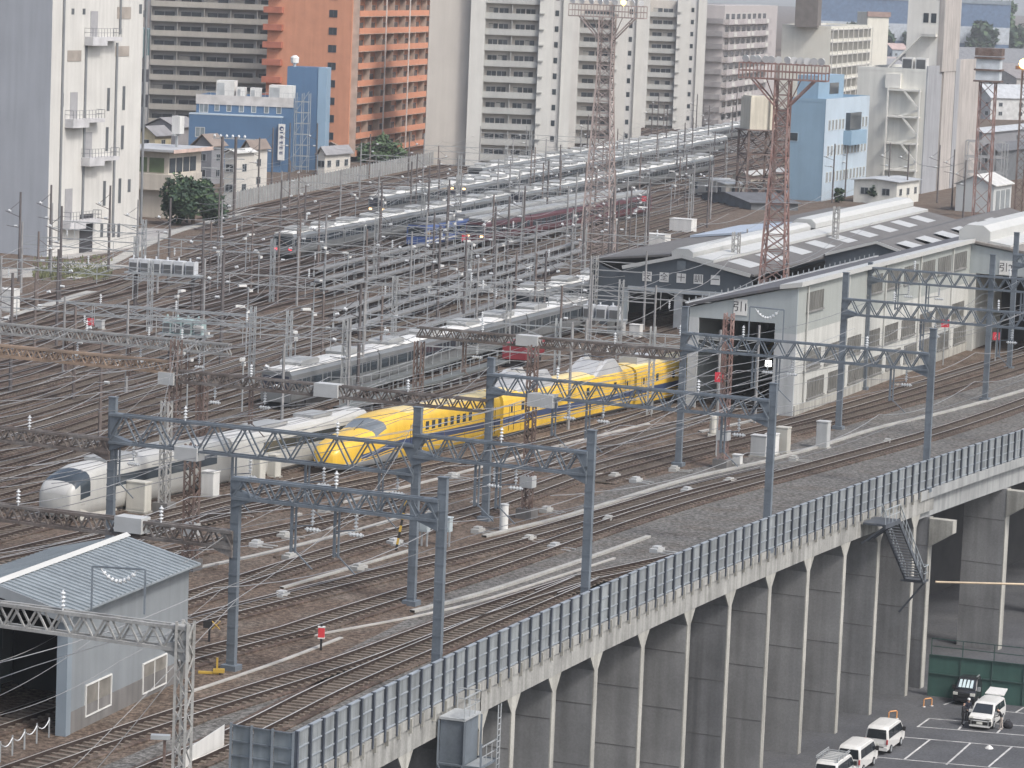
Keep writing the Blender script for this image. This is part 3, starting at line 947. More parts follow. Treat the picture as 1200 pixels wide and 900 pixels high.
# ------------------------------------------------------------------ generic building on a corner
def solve_len(C, dr, pxt):
    lo, hi = .1, 400.0
    f = lambda L: proj(C + dr * L)[0] - pxt
    s0 = f(lo) > 0
    for _ in range(50):
        m = (lo + hi) / 2
        if (f(m) > 0) == s0: lo = m
        else: hi = m
    return lo
class Bld:
    def __init__(b, name, label, cat, pxL, pxC, pxR, yb, phi, top, wall, roof=None, group=None, parapet=.6, C=None, Lr=None, Ll=None, zt=None):
        b.C = at(pxC, yb, 0) if C is None else C
        b.phi = R(phi)
        b.r = Vector((math.cos(b.phi), math.sin(b.phi), 0)); b.l = Vector((-math.sin(b.phi), math.cos(b.phi), 0))
        b.Lr = Lr or solve_len(b.C, b.r, pxR); b.Ll = Ll or solve_len(b.C, b.l, pxL)
        # height from the pixel row of the corner top
        if zt is None:
            lo, hi = 0.0, 200.0
            for _ in range(40):
                m = (lo + hi) / 2
                if proj(b.C + Vector((0, 0, m)))[1] > top: lo = m
                else: hi = m
            zt = lo
        b.zt = zt
        b.t = thing(name, label, cat, b.C, b.phi, group)
        b.wall = wall
        mb = MB(); mb.box(0, b.Lr, 0, b.Ll, 0, zt); b.body = mb.build('wall', wall, b.t)
        if roof:
            mb = MB()
            mb.box(.3, b.Lr - .3, .3, b.Ll - .3, zt + .003, zt + .02)
            mb.build('roof', roof, b.t)
            mb = MB()
            for x0, x1, y0, y1 in ((-.03, b.Lr + .03, -.03, .27), (-.03, b.Lr + .03, b.Ll - .27, b.Ll + .03), (-.03, .27, .28, b.Ll - .28), (b.Lr - .27, b.Lr + .03, .28, b.Ll - .28)):
                mb.box(x0, x1, y0, y1, zt - .05, zt + parapet)
            mb.build('parapet', wall, b.t)
    def uR(b, px, z=0):
        """distance along the right face for a pixel column at height z"""
        lo, hi = -5.0, b.Lr + 5
        for _ in range(40):
            m = (lo + hi) / 2
            if proj(b.C + b.r * m + Vector((0, 0, z)))[0] < px: lo = m
            else: hi = m
        return lo
    def uL(b, px, z=0):
        lo, hi = -5.0, b.Ll + 5
        for _ in range(40):
            m = (lo + hi) / 2
            if proj(b.C + b.l * m + Vector((0, 0, z)))[0] > px: lo = m
            else: hi = m
        return lo
    def zat(b, face, u, py):
        P = b.C + (b.r if face == 'R' else b.l) * u
        lo, hi = -20.0, 150.0
        for _ in range(40):
            m = (lo + hi) / 2
            if proj(P + Vector((0, 0, m)))[1] > py: lo = m
            else: hi = m
        return lo
    def box(b, mb, face, u0, u1, z0, z1, d0, d1, m=0):
        """slab on a face from depth d0 to d1 outwards"""
        if face == 'R': mb.box(u0, u1, -d1, -d0, z0, z1, m)
        else: mb.box(-d1, -d0, u0, u1, z0, z1, m)
    def slab(b, name, face, u0, u1, z0, z1, d, mat, d0=-.02, parent=None):
        mb = MB(); b.box(mb, face, u0, u1, z0, z1, d0, d); return mb.build(name, mat, parent or b.t)
    def put(b, me, name, face, u, z, parent=None):
        return place(me, name, parent or b.t, (u, 0, z) if face == 'R' else (0, u, z), 0 if face == 'R' else -PI / 2)
def window_me(w, h, frame=None, mull=1, gm=None, deep=.05):
    mb = MB(); t = .07
    mb.box(-w / 2, w / 2, -.02, .02, 0, h, 0)
    for x0, x1, z0, z1 in ((-w / 2 - t, -w / 2, -t, h + t), (w / 2, w / 2 + t, -t, h + t), (-w / 2, w / 2, -t, 0), (-w / 2, w / 2, h, h + t)):
        mb.box(x0, x1, -deep - .03, .01, z0, z1, 1)
    for k in range(1, mull + 1):
        x = -w / 2 + w * k / (mull + 1); mb.box(x - .035, x + .035, -deep, -.021, 0, h, 1)
    return mb.data('window', [gm or glass, frame or galv])

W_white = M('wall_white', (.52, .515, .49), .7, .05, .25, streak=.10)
W_left = M('wall_grey_shade', (.37, .39, .42), .7, .05, .2, streak=.08)  # cool grey paint with the shade of this side put in
roof_g = M('roof_grey', (.27, .27, .27), .9, .15, .3)
pipe_m = M('pipe_slate', (.17, .18, .19), .6, .1, 1)
door_m = M('door_grey', (.30, .30, .31), .6, .1, 1)

# ---- tall white building on the left
b = Bld('tower_block', 'tall blank white building with small steel door balconies at the far left', 'building', -40, 55, 161, 301, 66, -40, W_white, zt=48, Ll=40)
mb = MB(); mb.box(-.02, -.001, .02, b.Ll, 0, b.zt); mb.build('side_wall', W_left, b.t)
def pipe(px, y0, y1):
    u = b.uR(px, 10); mb = MB(); b.box(mb, 'R', u - .2, u + .2, b.zat('R', u, y1), b.zat('R', u, y0), -.02, .16); mb.build('downpipe', pipe_m, b.t)
pipe(70, -30, 282); pipe(97, 45, 260); pipe(166, -30, 262); pipe(133, 50, 270); pipe(136, -30, 40)
for x0, x1, y0, y1 in ((137, 153, 8, 22), (136, 152, 54, 66), (80, 96, 59, 72)):
    u0, u1 = b.uR(x0, 30), b.uR(x1, 30)
    b.slab('louvre', 'R', u0, u1, b.zat('R', u0, y1), b.zat('R', u0, y0), .06, M('louvre_tan', (.30, .27, .24), .7))
for x, y0, y1 in ((145, 101, 129), (144.5, 147, 175), (143, 209, 238), (127, 103, 130), (126.5, 149, 177), (125, 212, 241), (73, 109, 125), (162, 5, 16), (167, 12, 20), (154, 210, 225), (83, 10, 17), (96, 10, 17), (123, 262, 278), (131, 262, 278), (137, 262, 278), (143, 262, 278)):
    u = b.uR(x, 20); hw_ = (b.uR(x + 1.6, 20) - b.uR(x - 1.6, 20)) / 2; b.slab('slit_window', 'R', u - hw_, u + hw_, b.zat('R', u, y1), b.zat('R', u, y0), .03, M('slit_glass', (.10, .11, .12), .3), d0=-.3)
for px, yd0, yd1, xl, xr, yf in ((108, 13, 43, 99, 133, 43), (86.5, 108, 139, 76, 113, 139), (104.5, 155, 184, 95, 130, 184), (83, 221, 258, 72.5, 109, 258)):
    u = b.uR(px, 20)
    z = b.zat('R', u, yf); hw_ = b.uR(px + 4.3, 20) - u; b.slab('door', 'R', u - hw_, u + hw_, z, b.zat('R', u, yd0), .05, door_m)
    u0, u1 = b.uR(xl, z), b.uR(xr, z)
    um = u0 + (u1 - u0) * .5
    bal = b.slab('balcony', 'R', u0, u1, z - .5, z, 1.3, M('balcony_grey', (.46, .46, .47), .6), d0=.0)
    b.slab('balcony_skirt', 'R', u0, um, z - 1.1, z - .503, 1.3, M('balcony_grey', (.46, .46, .47), .6), d0=.0, parent=bal)
    mb = MB()
    P = [(u0, 0), (u0, 1.25), (u1, 1.25), (u1, 0)]
    for (a0, d0), (a1, d1) in zip(P, P[1:]):
        for hh in (.55, 1.1): mb.bar((a0, -d0, z + hh), (a1, -d1, z + hh), .05)
        k = max(1, int(math.hypot(a1 - a0, d1 - d0) / .7))
        for i in range(k + 1):
            f = i / k; mb.bar((a0 + (a1 - a0) * f, -(d0 + (d1 - d0) * f), z), (a0 + (a1 - a0) * f, -(d0 + (d1 - d0) * f), z + 1.1), .04)
    mb.build('railing', pipe_m, bal)
u0, u1 = b.uR(93, 2), b.uR(108, 2)
b.slab('entrance', 'R', u0, u1, 0, 5, .06, M('dark_opening', (.04, .04, .045), .8))

# ---- apartment facade builder
def apartment(b, face, u0, u1, fl, z0, n, units, para, recess, glassm, deep=1.3, dividers=True, pipes=None, wh=2.0):
    """n floors of balconies between u0..u1 on a face"""
    L = u1 - u0
    bm = MB(); b_ = b.box
    uw = L / units; proto = {}; ww = uw * (.34 if units < 5 else .76) / 2
    m_ = MB(); m_.box(-ww, ww, -.03, .02, 0, wh, 0); m_.box(-.05, .05, -.06, -.031, 0, wh, 1); m_.box(-ww, ww, -.06, -.031, wh - .08, wh, 1); proto['w'] = m_.data('window', [glassm, M('sash_grey', (.3, .3, .3), .5)])
    m_ = MB(); m_.box(-ww, ww, -.03, .02, 0, wh, 0); m_.box(-ww, -.1, -.05, -.031, .1, wh - .1, 2); m_.box(-.05, .05, -.06, -.031, 0, wh, 1); m_.box(ww * .3, ww * .3 + .7, -.9, -.5, 0, .75, 3); proto['c'] = m_.data('window', [glassm, M('sash_grey', (.3, .3, .3), .5), M('curtain', (.36, .35, .32), .8, .2, .4), M('outdoor_unit', (.5, .5, .48), .6)])
    m_ = MB(); m_.box(-.07, .07, -(deep - .17), 0, 0, fl - .01); proto['d'] = m_.data('divider', recess)
    for k in range(n):
        z = z0 + k * fl
        o = b.slab('balcony', face, u0, u1, z, z + 1.12, deep, para, d0=deep - .16)
        b.slab('balcony_floor', face, u0, u1, z - .12, z - .003, deep - .01, recess, parent=o)
        for q in range(units):
            for f in ((.31, .69) if units < 5 else (.5,)):
                b.put(proto['w'] if random.random() < .72 else proto['c'], 'window', face, u0 + (q + f) * uw, z + .1, o)
        for q in range(units + 1):
            b.put(proto['d'], 'divider', face, min(max(u0 + q * uw, u0 + .08), u1 - .08), z - .12, o)
apt_wall = M('apt_shade', (.36, .35, .335), .8, .05, .2, streak=.07)
apt_para = M('apt_parapet', (.37, .375, .36), .75, .06, .3, streak=.08)
apt_rec = M('apt_recess', (.36, .36, .35), .8, .06, .3)
apt_pier = M('apt_pier', (.52, .515, .485), .7, .04, .3, streak=.06)
apt_glass = M('apt_glass', (.065, .075, .085), .2, .5, .35, spec=.6)

# grey apartment slab at the back left
b = Bld('apartment_block', 'wide grey apartment slab with long balconies behind the blue building', 'building', 150, 172, 330, 160, 2, -40, apt_rec, Ll=12, zt=44)
apartment(b, 'R', 0.3, b.Lr - .3, 3.15, 3.0, 13, 5, M('para_tan', (.36, .345, .31), .75, .06, .3, streak=.08), M('rec_greybrown', (.32, .315, .30), .8, .08, .3), apt_glass)

# orange apartment building
orange = M('orange_tile', (.50, .235, .145), .75, .06, .5, streak=.08, fine=.03)
orange_p = M('orange_parapet', (.55, .245, .15), .7, .05, .5)
b = Bld('apartment_block', 'orange tiled apartment block with pale orange balconies', 'building', 309, 407, 499, 190, 78, -40, orange, zt=46)
fl = 3.42
apartment(b, 'R', .6, b.Lr, fl, 1.2, 13, 7, orange_p, M('rec_buff', (.44, .34, .28), .8), apt_glass, deep=1.5)
wm = window_me(1.5, 1.3, M('frame_dark', (.08, .08, .09), .5), 1)
for k in range(12):
    u = b.uL(389, 20); b.put(wm, 'window', 'L', u, 4.3 + k * fl)
mb = MB()
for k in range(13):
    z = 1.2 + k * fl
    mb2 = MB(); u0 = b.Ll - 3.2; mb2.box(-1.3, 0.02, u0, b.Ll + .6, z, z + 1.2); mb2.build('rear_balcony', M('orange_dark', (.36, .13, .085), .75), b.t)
for q in (.32, .62, .95):
    b.slab('downpipe', 'R', b.Lr * q - .3, b.Lr * q + .3, 0, 46, 1.66, M('pipe_pale', (.55, .5, .46), .6), d0=1.51)

# tall beige and white apartment towers, three in a row
tw = M('wall_pale_grey', (.46, .46, .455), .75, .05, .2, streak=.06)
beige = M('wall_beige_paint', (.47, .44, .40), .8, .05, .2, streak=.06)  # beige is the wall's own paint
def tower(label, px0, pxA, pxP, pxF, pxR, pxS, yb, n, fl=3.08, units=2, z0=1.5, phi=2):
    b = Bld('apartment_block', label, 'building', 0, px0, pxR, yb, phi, -60, beige, zt=z0 + fl * n + 1, Ll=14)
    ua, u1, u2 = b.uR(pxA, 10), b.uR(pxP, 10), b.uR(pxF, 10)
    b.slab('corner_pier', 'R', ua, u1, 0, b.zt + .4, 2.1, apt_pier)
    b.slab('end_pier', 'R', u2, b.Lr, 0, b.zt + .3, 2.1, apt_pier)
    apartment(b, 'R', u1 + .02, u2 - .02, fl, z0, n, units, apt_para, apt_rec, apt_glass)
    for k in range(n):
        b.slab('floor_ledge', 'R', u2 - .05, u2 + 1.0, z0 + k * fl + 1.2, z0 + k * fl + 1.45, 2.5, apt_para, d0=2.102)
    x0 = b.Lr + .02; wd = solve_len(b.C + b.r * x0, b.r, pxS)
    mb = MB(); mb.box(x0, x0 + wd, .6, 14, 0, b.zt + 1.5); st_ = mb.build('stair_wall', tw, b.t)
    mb = MB(); mb.box(x0 + wd * .5, x0 + wd, .0, .597, 0, b.zt + 1.6); mb.build('stair_pier', apt_pier, st_)
    for k in range(n):
        mb = MB(); z = 2.4 + k * fl; mb.box(x0 + wd * .1, x0 + wd * .1 + .75, .55, .597, z, z + 1.1); mb.build('window', glass, st_)
    return b
tower('tall apartment tower with a broad blank beige wall beside the orange block', 497, 547, 564, 627, 641, 664, 193, 11)
tower('tall white apartment tower directly behind the faded floodlight mast', 664.5, 665, 675, 715, 729, 750, 172, 10, units=1, z0=1)
tower('tall white apartment tower with stacked balconies nearest the grey corridor flats', 750.5, 751, 757, 789, 802, 822, 150, 10, units=1, z0=1)

# grey access-corridor flats
b = Bld('apartment_block', 'grey flats with window rows and white panels on the access corridors', 'building', 812, 843, 905, 150, 77, -40, M('flat_mauve', (.40, .375, .37), .8, .05, .2, streak=.06), zt=32)
fl = 3.3
wm = window_me(b.Lr * .065, 1.45, apt_pier, 0)
wp = MB(); wp.box(-b.Lr * .025, b.Lr * .025, -1.36, -1.3, -.25, .9); wp_me = wp.data('white_panel', apt_pier)
for k in range(9):
    z = .8 + k * fl
    o = b.slab('corridor', 'R', -.3, b.Lr * .82, z, z + 1.3, 1.3, M('flat_para', (.36, .335, .335), .8), d0=1.15)
    b.slab('corridor_floor', 'R', -.3, b.Lr * .82, z - .2, z - .003, 1.29, M('flat_para', (.36, .335, .335), .8), parent=o)
    for q in range(8):
        b.put(wm, 'window', 'R', b.Lr * (.05 + q * .098), z + 1.2, o)
    for q in (.12, .36, .44, .72):
        b.put(wp_me, 'white_panel', 'R', b.Lr * q, z + .2, o)
    b.slab('side_balcony', 'L', .2, b.Ll, z, z + 1.4, 1.0, M('flat_dark', (.25, .24, .245), .8), parent=o)

# beige grid office
b = Bld('office_block', 'beige office block with a white window grid and a dark chimney shaft', 'building', 912, 969, 1016, 130, 76, 33, M('office_cream', (.56, .55, .49), .8, .05, .2, streak=.08), roof_g)
n = 6; fh = (b.zt - 2) / n
mb = MB()
for k in range(n):
    for q in range(8):
        x = b.Lr * q / 8
        m2 = MB(); b.box(m2, 'R', x + .5, x + b.Lr / 8 - .12, 1.5 + k * fh + fh * .28, 1.5 + (k + 1) * fh - .15, -.02, .03)
        m2.build('window', M('office_glass', (.17, .165, .14), .3, .35, .5), b.t)
mb = MB()
for k in range(n + 1): b.box(mb, 'R', 0, b.Lr, 1.5 + k * fh - .18, 1.5 + k * fh + .18, .0, .55)
mb.build('floor_bands', apt_pier, b.t)
mb = MB()
for q in range(9): b.box(mb, 'R', max(0, b.Lr * q / 8 - .2), min(b.Lr, b.Lr * q / 8 + .2), 0, b.zt, .56, .8)
mb.build('mullions', apt_pier, b.t)
mb = MB(); u = b.Lr * .05; mb.box(-3.5, 3.5, b.Ll * .25, b.Ll * .25 + 7, b.zt, b.zt + 16); mb.build('chimney_shaft', M('shaft_brown', (.14, .125, .115), .8), b.t)
b = Bld('office_block', 'cream block with a flat brown roof edge behind the beige office', 'building', 1000, 1012, 1037, 110, 30, 16, M('office_cream', (.47, .46, .41), .8), roof_g)
b.slab('roof_edge', 'R', -.4, b.Lr + .4, b.zt - 1, b.zt + .8, .5, M('eave_brown', (.25, .18, .16), .8))

# light blue building
lb1 = M('light_blue', (.22, .325, .42), .6, .06, .3, streak=.06); lb2 = M('pale_blue', (.40, .48, .55), .6, .05, .3, streak=.06)
b = Bld('office_block', 'light blue low office with rows of small white windows', 'building', 921, 962, 1013, 236, 70, 120, lb1, M('roof_blue', (.25, .36, .46), .7))
b.slab('front_wall', 'R', -.05, b.Lr + .05, 0, b.zt + .6, .06, lb2, d0=.004)  # paler than the body: the lit side put into the colour
wm = window_me(b.Lr * .032, 1.7, apt_pier, 0, glass_l, .09)
for z in (3.3, 8.0, 12.6):
    for q in range(12):
        if z > 12 and 4 < q < 8: continue
        b.put(wm, 'window', 'R', b.Lr * (.09 + .077 * q), z).location.y = -.06
b.slab('bay', 'R', b.Lr * .42, b.Lr * .78, 9.6, 12.2, 1.6, lb1); b.slab('bay_window', 'R', b.Lr * .46, b.Lr * .72, 12.3, 15.4, .9, glass)
mb = MB(); mb.box(b.Lr * .05, b.Lr * .62, b.Ll * .3, b.Ll * .9, b.zt, b.zt + 4.6); pen = mb.build('penthouse', lb1, b.t)
mb = MB(); mb.box(b.Lr * .3, b.Lr * .5, b.Ll * .3 - .05, b.Ll * .3 + .02, b.zt + 1.2, b.zt + 3.2); mb.build('window', glass, pen)
wml = window_me(1.4, 1.4, lb2, 0); b.put(wml, 'window', 'L', b.uL(930, 10), 10.5)

# concrete works with zigzag stairs
cg = M('works_cream', (.60, .595, .55), .75, .05, .2, streak=.10); cw = M('works_white', (.62, .61, .57), .75, .05, .2, streak=.08)
cb = M('works_ribbed', (.40, .375, .355), .8, .10, .25, streak=.3)
b = Bld('works_building', 'big pale concrete works with zigzag outside stairs and a rooftop tank', 'building', 998, 1078, 1138, 227, 70, 85, cg, roof_g)
b.slab('ribbed_wall', 'R', b.Lr * .28, b.Lr + .1, 0, b.zt + 2.2, .5, cb, d0=0)
b.slab('grey_wall', 'R', -.02, b.Lr * .27, 0, b.zt + 1.2, .25, M('works_grey', (.30, .31, .33), .8, .08, .25, streak=.2), d0=0)  # plain grey slab over the near part of this face
b.slab('dark_rib', 'R', b.Lr * .5, b.Lr * .58, 0, b.zt + 2.3, .62, M('works_grey', (.30, .31, .33), .8), d0=.501)
mb = MB()
levels = [(124, 134), (149, 163), (174, 190), (198, 215)]
stp = MB()
zl = [b.zt * f for f in (.84, .62, .40, .18)]
uA, uB = b.Ll * .06, b.Ll * .52
for i in range(4):
    z = zl[i]
    b.box(stp, 'L', uA, uB, z, z + .35, .05, 1.4)
    if i < 3: 
        stp.bar((-1.2, uB * .55, z), (-1.2, uA, zl[i + 1] + 1.6), .35); stp.bar((-.7, uA, zl[i + 1] + 1.6), (-.7, uB * .8, zl[i + 1]), .35)
for u in (uA, uB): stp.bar((-1.35, u, 0), (-1.35, u, b.zt * .86), .28)
stp.build('outside_stair', cw, b.t)
b.slab('white_box', 'L', b.Ll * .36, b.Ll * .58, b.zt * .86, b.zt - .5, .7, cw)
zt = b.zt
mb = MB(); mb.box(10, 22, .5, 6.6, zt, zt + 13.5); up = mb.build('upper_block', cw, b.t)
mb = MB(); mb.box(9.95, 24, -.6, .49, zt, zt + 15.5); mb.build('lift_shaft', cb, b.t)
for y0 in (1.0, 2.5):
    mb = MB(); mb.box(9.93, 10.02, y0, y0 + 1.0, zt + 9.2, zt + 11); mb.build('window', glass, up)
mb = MB(); mb.box(8.4, 9.99, .6, 3.6, zt + 6.6, zt + 7.0); mb.box(8.3, 8.4, .6, 3.6, zt + 7.001, zt + 8.2); mb.bar((8.9, 3.4, zt + 6.8), (8.9, 9.5, zt + .4), .9, .3); mb.build('gantry_stair', cw, up)
c = (15, 3.2, zt + 13.5)
mb = MB(); mb.lathe((c[0], c[1], c[2] + 2.2), [(1.5, 0), (1.6, .1), (1.6, 3.4), (1.4, 3.8), (.3, 4.1)], 14); tk = mb.build('water_tank', white_p, b.t)
mb = MB()
for k in range(6): mb.bar((c[0] + 1.3 * math.cos(k * PI / 3), c[1] + 1.3 * math.sin(k * PI / 3), c[2]), (c[0] + 1.3 * math.cos(k * PI / 3), c[1] + 1.3 * math.sin(k * PI / 3), c[2] + 2.25), .3)
mb.build('tank_legs', galv, tk)
mb = MB()
for k in range(6):
    y = .7 + k * 1.1; mb.bar((10.2, y, zt + 13.5), (10.2, y, zt + 15), .12)
mb.bar((10.2, .7, zt + 15), (10.2, 6.2, zt + 15), .12); mb.bar((10.2, 6.2, zt + 13.5), (10.2, 6.2, zt + 17), .2); mb.build('roof_rail', galv, b.t)
for k in range(2):
    mb = MB(); mb.box(2, 4, .6 + k * 2.6, 2.7 + k * 2.6, b.zt + .0, b.zt + 2.6); mb.box(1.95, 2.01, .8 + k * 2.6, 2.5 + k * 2.6, b.zt + .3, b.zt + 2.3, 1); mb.build('cooling_unit', [white_p, acdark], b.t)

# dark blue building with white sign
bl = M('blue_cladding', (.078, .145, .245), .55, .05, .4, streak=.05)
b = Bld('office_block', 'dark blue clad office with rooftop white units and a blue stair tower', 'building', 226, 343, 353, 197, 8, 117, bl, roof_g)
# long face is the left face here: rebuild with the long front to the camera
for o in [b.t] + kids(b.t): bpy.data.objects.remove(o)
C = at(228, 197, 0)
b = Bld('office_block', 'dark blue clad office with rooftop white units and a blue stair tower', 'building', 0, 228, 341, 197, -4, 115, bl, roof_g, Ll=14, C=C)
b.slab('pale_fascia', 'R', -.1, b.Lr + .1, b.zt - 1.0, b.zt + .75, .12, M('fascia_grey', (.47, .46, .45), .7), d0=.0)
b.slab('front_block', 'R', -1.0, b.Lr * .90, 0, b.zat('R', 2, 134), 1.6, bl, d0=.0)
zf = b.zat('R', 2, 134)
b.slab('front_coping', 'R', -1.05, b.Lr * .905, zf + .003, zf + .25, 1.65, lb2, d0=.0)
wm = window_me(.75, 1.9, white_p, 0, glass_l); wd = window_me(1.5, 2.2, white_p, 1, glass_l)
for px in (254.5, 268.5, 283, 297.5, 312.5, 327): b.put(wm, 'window', 'R', b.uR(px, 12), zf + .75)
b.put(wd, 'window', 'R', b.uR(239, 12), zf + .4)
o = b.put(window_me(1.6, 1.7, white_p, 1, glass_l), 'window', 'R', b.uR(236, 6), b.zat('R', 2, 160)); o.location.y = -1.6
sg = b.slab('sign', 'R', b.uR(328, 6), b.uR(335.5, 6), b.zat('R', 2, 183), b.zat('R', 2, 141), 2.3, white_p, d0=1.75)
z1, z0 = b.zat('R', 2, 143), b.zat('R', 2, 182)
uu = (b.uR(328, 6) + b.uR(335.5, 6)) / 2
mb = MB(); hz = z1 - z0
def disc(mb, cx, y, cz, r, m=0, n=12):
    mb.extrude([(cx + r * math.cos(2 * PI * k / n), y, cz + r * math.sin(2 * PI * k / n)) for k in range(n)], (0, -.02, 0), m)
disc(mb, uu, -2.305, z1 - .5, .42, 0); mb.box(uu - .1, uu + .3, -2.35, -2.326, z1 - .75, z1 - .45, 1); mb.box(uu - .3, uu + .3, -2.325, -2.305, z1 - 1.35, z1 - 1.1, 0)
for k in range(4):
    zc = z1 - 2.1 - k * .95
    mb.box(uu - .3, uu + .3, -2.325, -2.302, zc - .06, zc + .08); mb.box(uu - .06, uu + .08, -2.325, -2.302, zc - .36, zc + .36)
    mb.box(uu - .3, uu - .2, -2.325, -2.302, zc - .32, zc + .2); mb.box(uu + .2, uu + .3, -2.325, -2.302, zc - .3, zc + .3)
mb.build('lettering', [M('ink_navy', (.03, .05, .12), .6), white_p], sg)
for x0, x1, y0, y1, dpt in ((251, 272, 87, 108, 4), (275, 285, 94, 108, 2), (291, 303, 94, 108, 2), (313, 341, 93, 111, 4)):
    u0, u1 = b.uR(x0, 18), b.uR(x1, 18); mb = MB()
    mb.box(u0, u1, 3.0, 3.0 + dpt, b.zt + .02, b.zt + (y1 - y0) / 6.3); mb.box(u0 + .2, u0 + (u1 - u0) * .45, 2.94, 3.0, b.zt + .4, b.zt + (y1 - y0) / 6.3 - .4, 1)
    mb.build('rooftop_unit', [white_p, M('unit_grille', (.35, .37, .38), .6)], b.t)
mb = MB()
for k in range(22): mb.bar((k * .85, .3, b.zt + .6), (k * .85, .3, b.zt + 1.6), .05)
mb.bar((0, .3, b.zt + 1.6), (b.Lr, .3, b.zt + 1.6), .05); mb.build('roof_rail', galv, b.t)
x0 = b.uR(327, 10); x1 = b.uR(374, 10)
mb = MB(); mb.box(x0, x1 - 1.6, 9, 15, 0, b.zat('R', 2, 82) + 1); tb = mb.build('stair_tower', bl, b.t)
mb = MB(); mb.box(x1 - 1.59, x1, 8.9, 15.1, 0, b.zat('R', 2, 82) + 1); mb.build('tower_side', M('tower_paleblue', (.22, .32, .42), .6, .06, .3), tb)
mb = MB(); mb.lathe((x0 + 1.2, 10, b.zat('R', 2, 82) + 1), [(.25, 0), (.3, .5), (.75, .7), (.8, 1.7), (.3, 2.1)], 10); mb.build('tank', white_p, tb)
mb = MB()
xs = [b.uR(q, 8) for q in (344, 352, 360)]
for x in xs:
    for yy in (1.0, 3.5): mb.bar((x, yy, 0), (x, yy, b.zat('R', 2, 105)), .12)
k = 0; z = 1.0
while z < b.zat('R', 2, 106):
    mb.bar((xs[0], 1, z), (xs[2], 1, z), .1); mb.bar((xs[0], 3.5, z), (xs[2], 3.5, z), .1); mb.bar((xs[0 if k % 2 else 1], 1.2, z), (xs[1 if k % 2 else 2], 1.2, z + 2.0), .09)
    z += 2.0; k += 1
mb.build('lattice_stair', galv, b.t)

# small houses, signal office and low buildings on the left
cream = M('wall_cream', (.50, .46, .40), .75, .06, .3, streak=.12); pinkt = M('trim_pink', (.52, .40, .35), .7)
b = Bld('signal_office', 'cream signal office with a band of windows under a flat overhanging roof', 'building', 130, 196, 234, 256, 72, 178, cream, None)
mb = MB(); mb.box(-1.4, b.Lr + 1.2, -1.4, b.Ll, b.zt, b.zt + .35); mb.build('roof', M('roof_greyblue', (.37, .38, .39), .7), b.t)
mb = MB(); mb.box(-1.45, b.Lr + 1.25, -1.45, -1.401, b.zt - .15, b.zt + .4); mb.build('eave_trim', pinkt, b.t)
zu = b.zt * .42
b.slab('upper_storey', 'R', -.9, b.Lr * .86, zu, b.zt * .66, .9, cream, d0=0); b.slab('upper_storey_side', 'L', .0, b.Ll * .8, zu, b.zt * .66, .9, cream, d0=0)
for q in range(4):
    b.slab('window', 'R', b.Lr * (.02 + q * .21), b.Lr * (.20 + q * .21), b.zt * .68, b.zt * .9, .05, glass)
for q in range(2):
    b.slab('window', 'L', b.Ll * (.08 + q * .3), b.Ll * (.34 + q * .3), b.zt * .68, b.zt * .9, .05, M('glass_green', (.13, .17, .10), .25, .3, .5))
for q in (.15, .45, .72):
    b.slab('panel_joint', 'R', b.Lr * q, b.Lr * q + .15, 0, zu - .1, .06, M('joint_tan', (.33, .29, .25), .8))
mb = MB(); mb.bar((b.Lr * .6, 2, b.zt), (b.Lr * .6, 2, b.zt + 2.3), .3); mb.bar((b.Lr * .6 - 1.2, 2, b.zt + 2.2), (b.Lr * .6 + 1.2, 2, b.zt + 2.2), .3)
mb.box(b.Lr * .6 - .6, b.Lr * .6 + 1.0, 1.3, 2.6, b.zt + 2.35, b.zt + 5.0, 1); mb.build('roof_tank', [galv, white_p], b.t)

def house(label, pxL, pxC, pxR, yb, ye, phi, wall, roofm, rise=2.0, ridge='R', windows=True, wing=None, n=2, Ll=None):
    if yb > 160 and phi > 22: phi = 66
    b = Bld('house', label, 'house', pxL, pxC, pxR, yb, phi, ye, wall, None, Ll=Ll)
    z = b.zt; e = .5
    mb = MB()
    if ridge == 'R':   # ridge along right face direction
        P = [(-e, -e, z), (-e, b.Ll / 2, z + rise), (-e, b.Ll + e, z)]
        mb.extrude([(x, y, zz + .12) for x, y, zz in P] + [(x, y, zz) for x, y, zz in reversed(P)], (b.Lr + 2 * e, 0, 0))
        g = MB(); g.extrude([(0.01, 0, z), (0.01, b.Ll, z), (0.01, b.Ll / 2, z + rise - .02)], (b.Lr - .02, 0, 0)); g.build('gable', wall, b.t)
    else:
        P = [(-e, -e, z), (b.Lr / 2, -e, z + rise), (b.Lr + e, -e, z)]
        mb.extrude([(x, y, zz + .12) for x, y, zz in reversed(P)] + [(x, y, zz) for x, y, zz in P], (0, b.Ll + 2 * e, 0))
        g = MB(); g.extrude([(0, 0.01, z), (b.Lr, 0.01, z), (b.Lr / 2, 0.01, z + rise - .02)][::-1], (0, b.Ll - .02, 0)); g.build('gable', wall, b.t)
    mb.build('roof', roofm, b.t)
    if windows:
        wm = window_me(1.3, 1.1, galv, 1)
        for f, L_ in (('R', b.Lr), ('L', b.Ll)):
            for zz in ((z * .62, z * .2) if z > 4.5 else (z * .4,)):
                for q in range(max(1, min(3, int(L_ / 3.2)))):
                    b.put(wm, 'window', f, L_ * (q + .5) / max(1, min(3, int(L_ / 3.2))), zz)
    return b
tile = M('roof_tile_brown', (.20, .165, .145), .85, .15, .5); tile_g = M('roof_tile_grey', (.23, .23, .24), .8, .15, .5)
gr_wall = M('wall_slate', (.20, .205, .22), .8, .06, .4); wh = M('wall_offwhite', (.52, .50, .46), .75, .05, .4, streak=.1)
house('slate grey house with a brown tiled gable behind the signal office', 226, 247, 262, 216, 172, 35, gr_wall, tile)
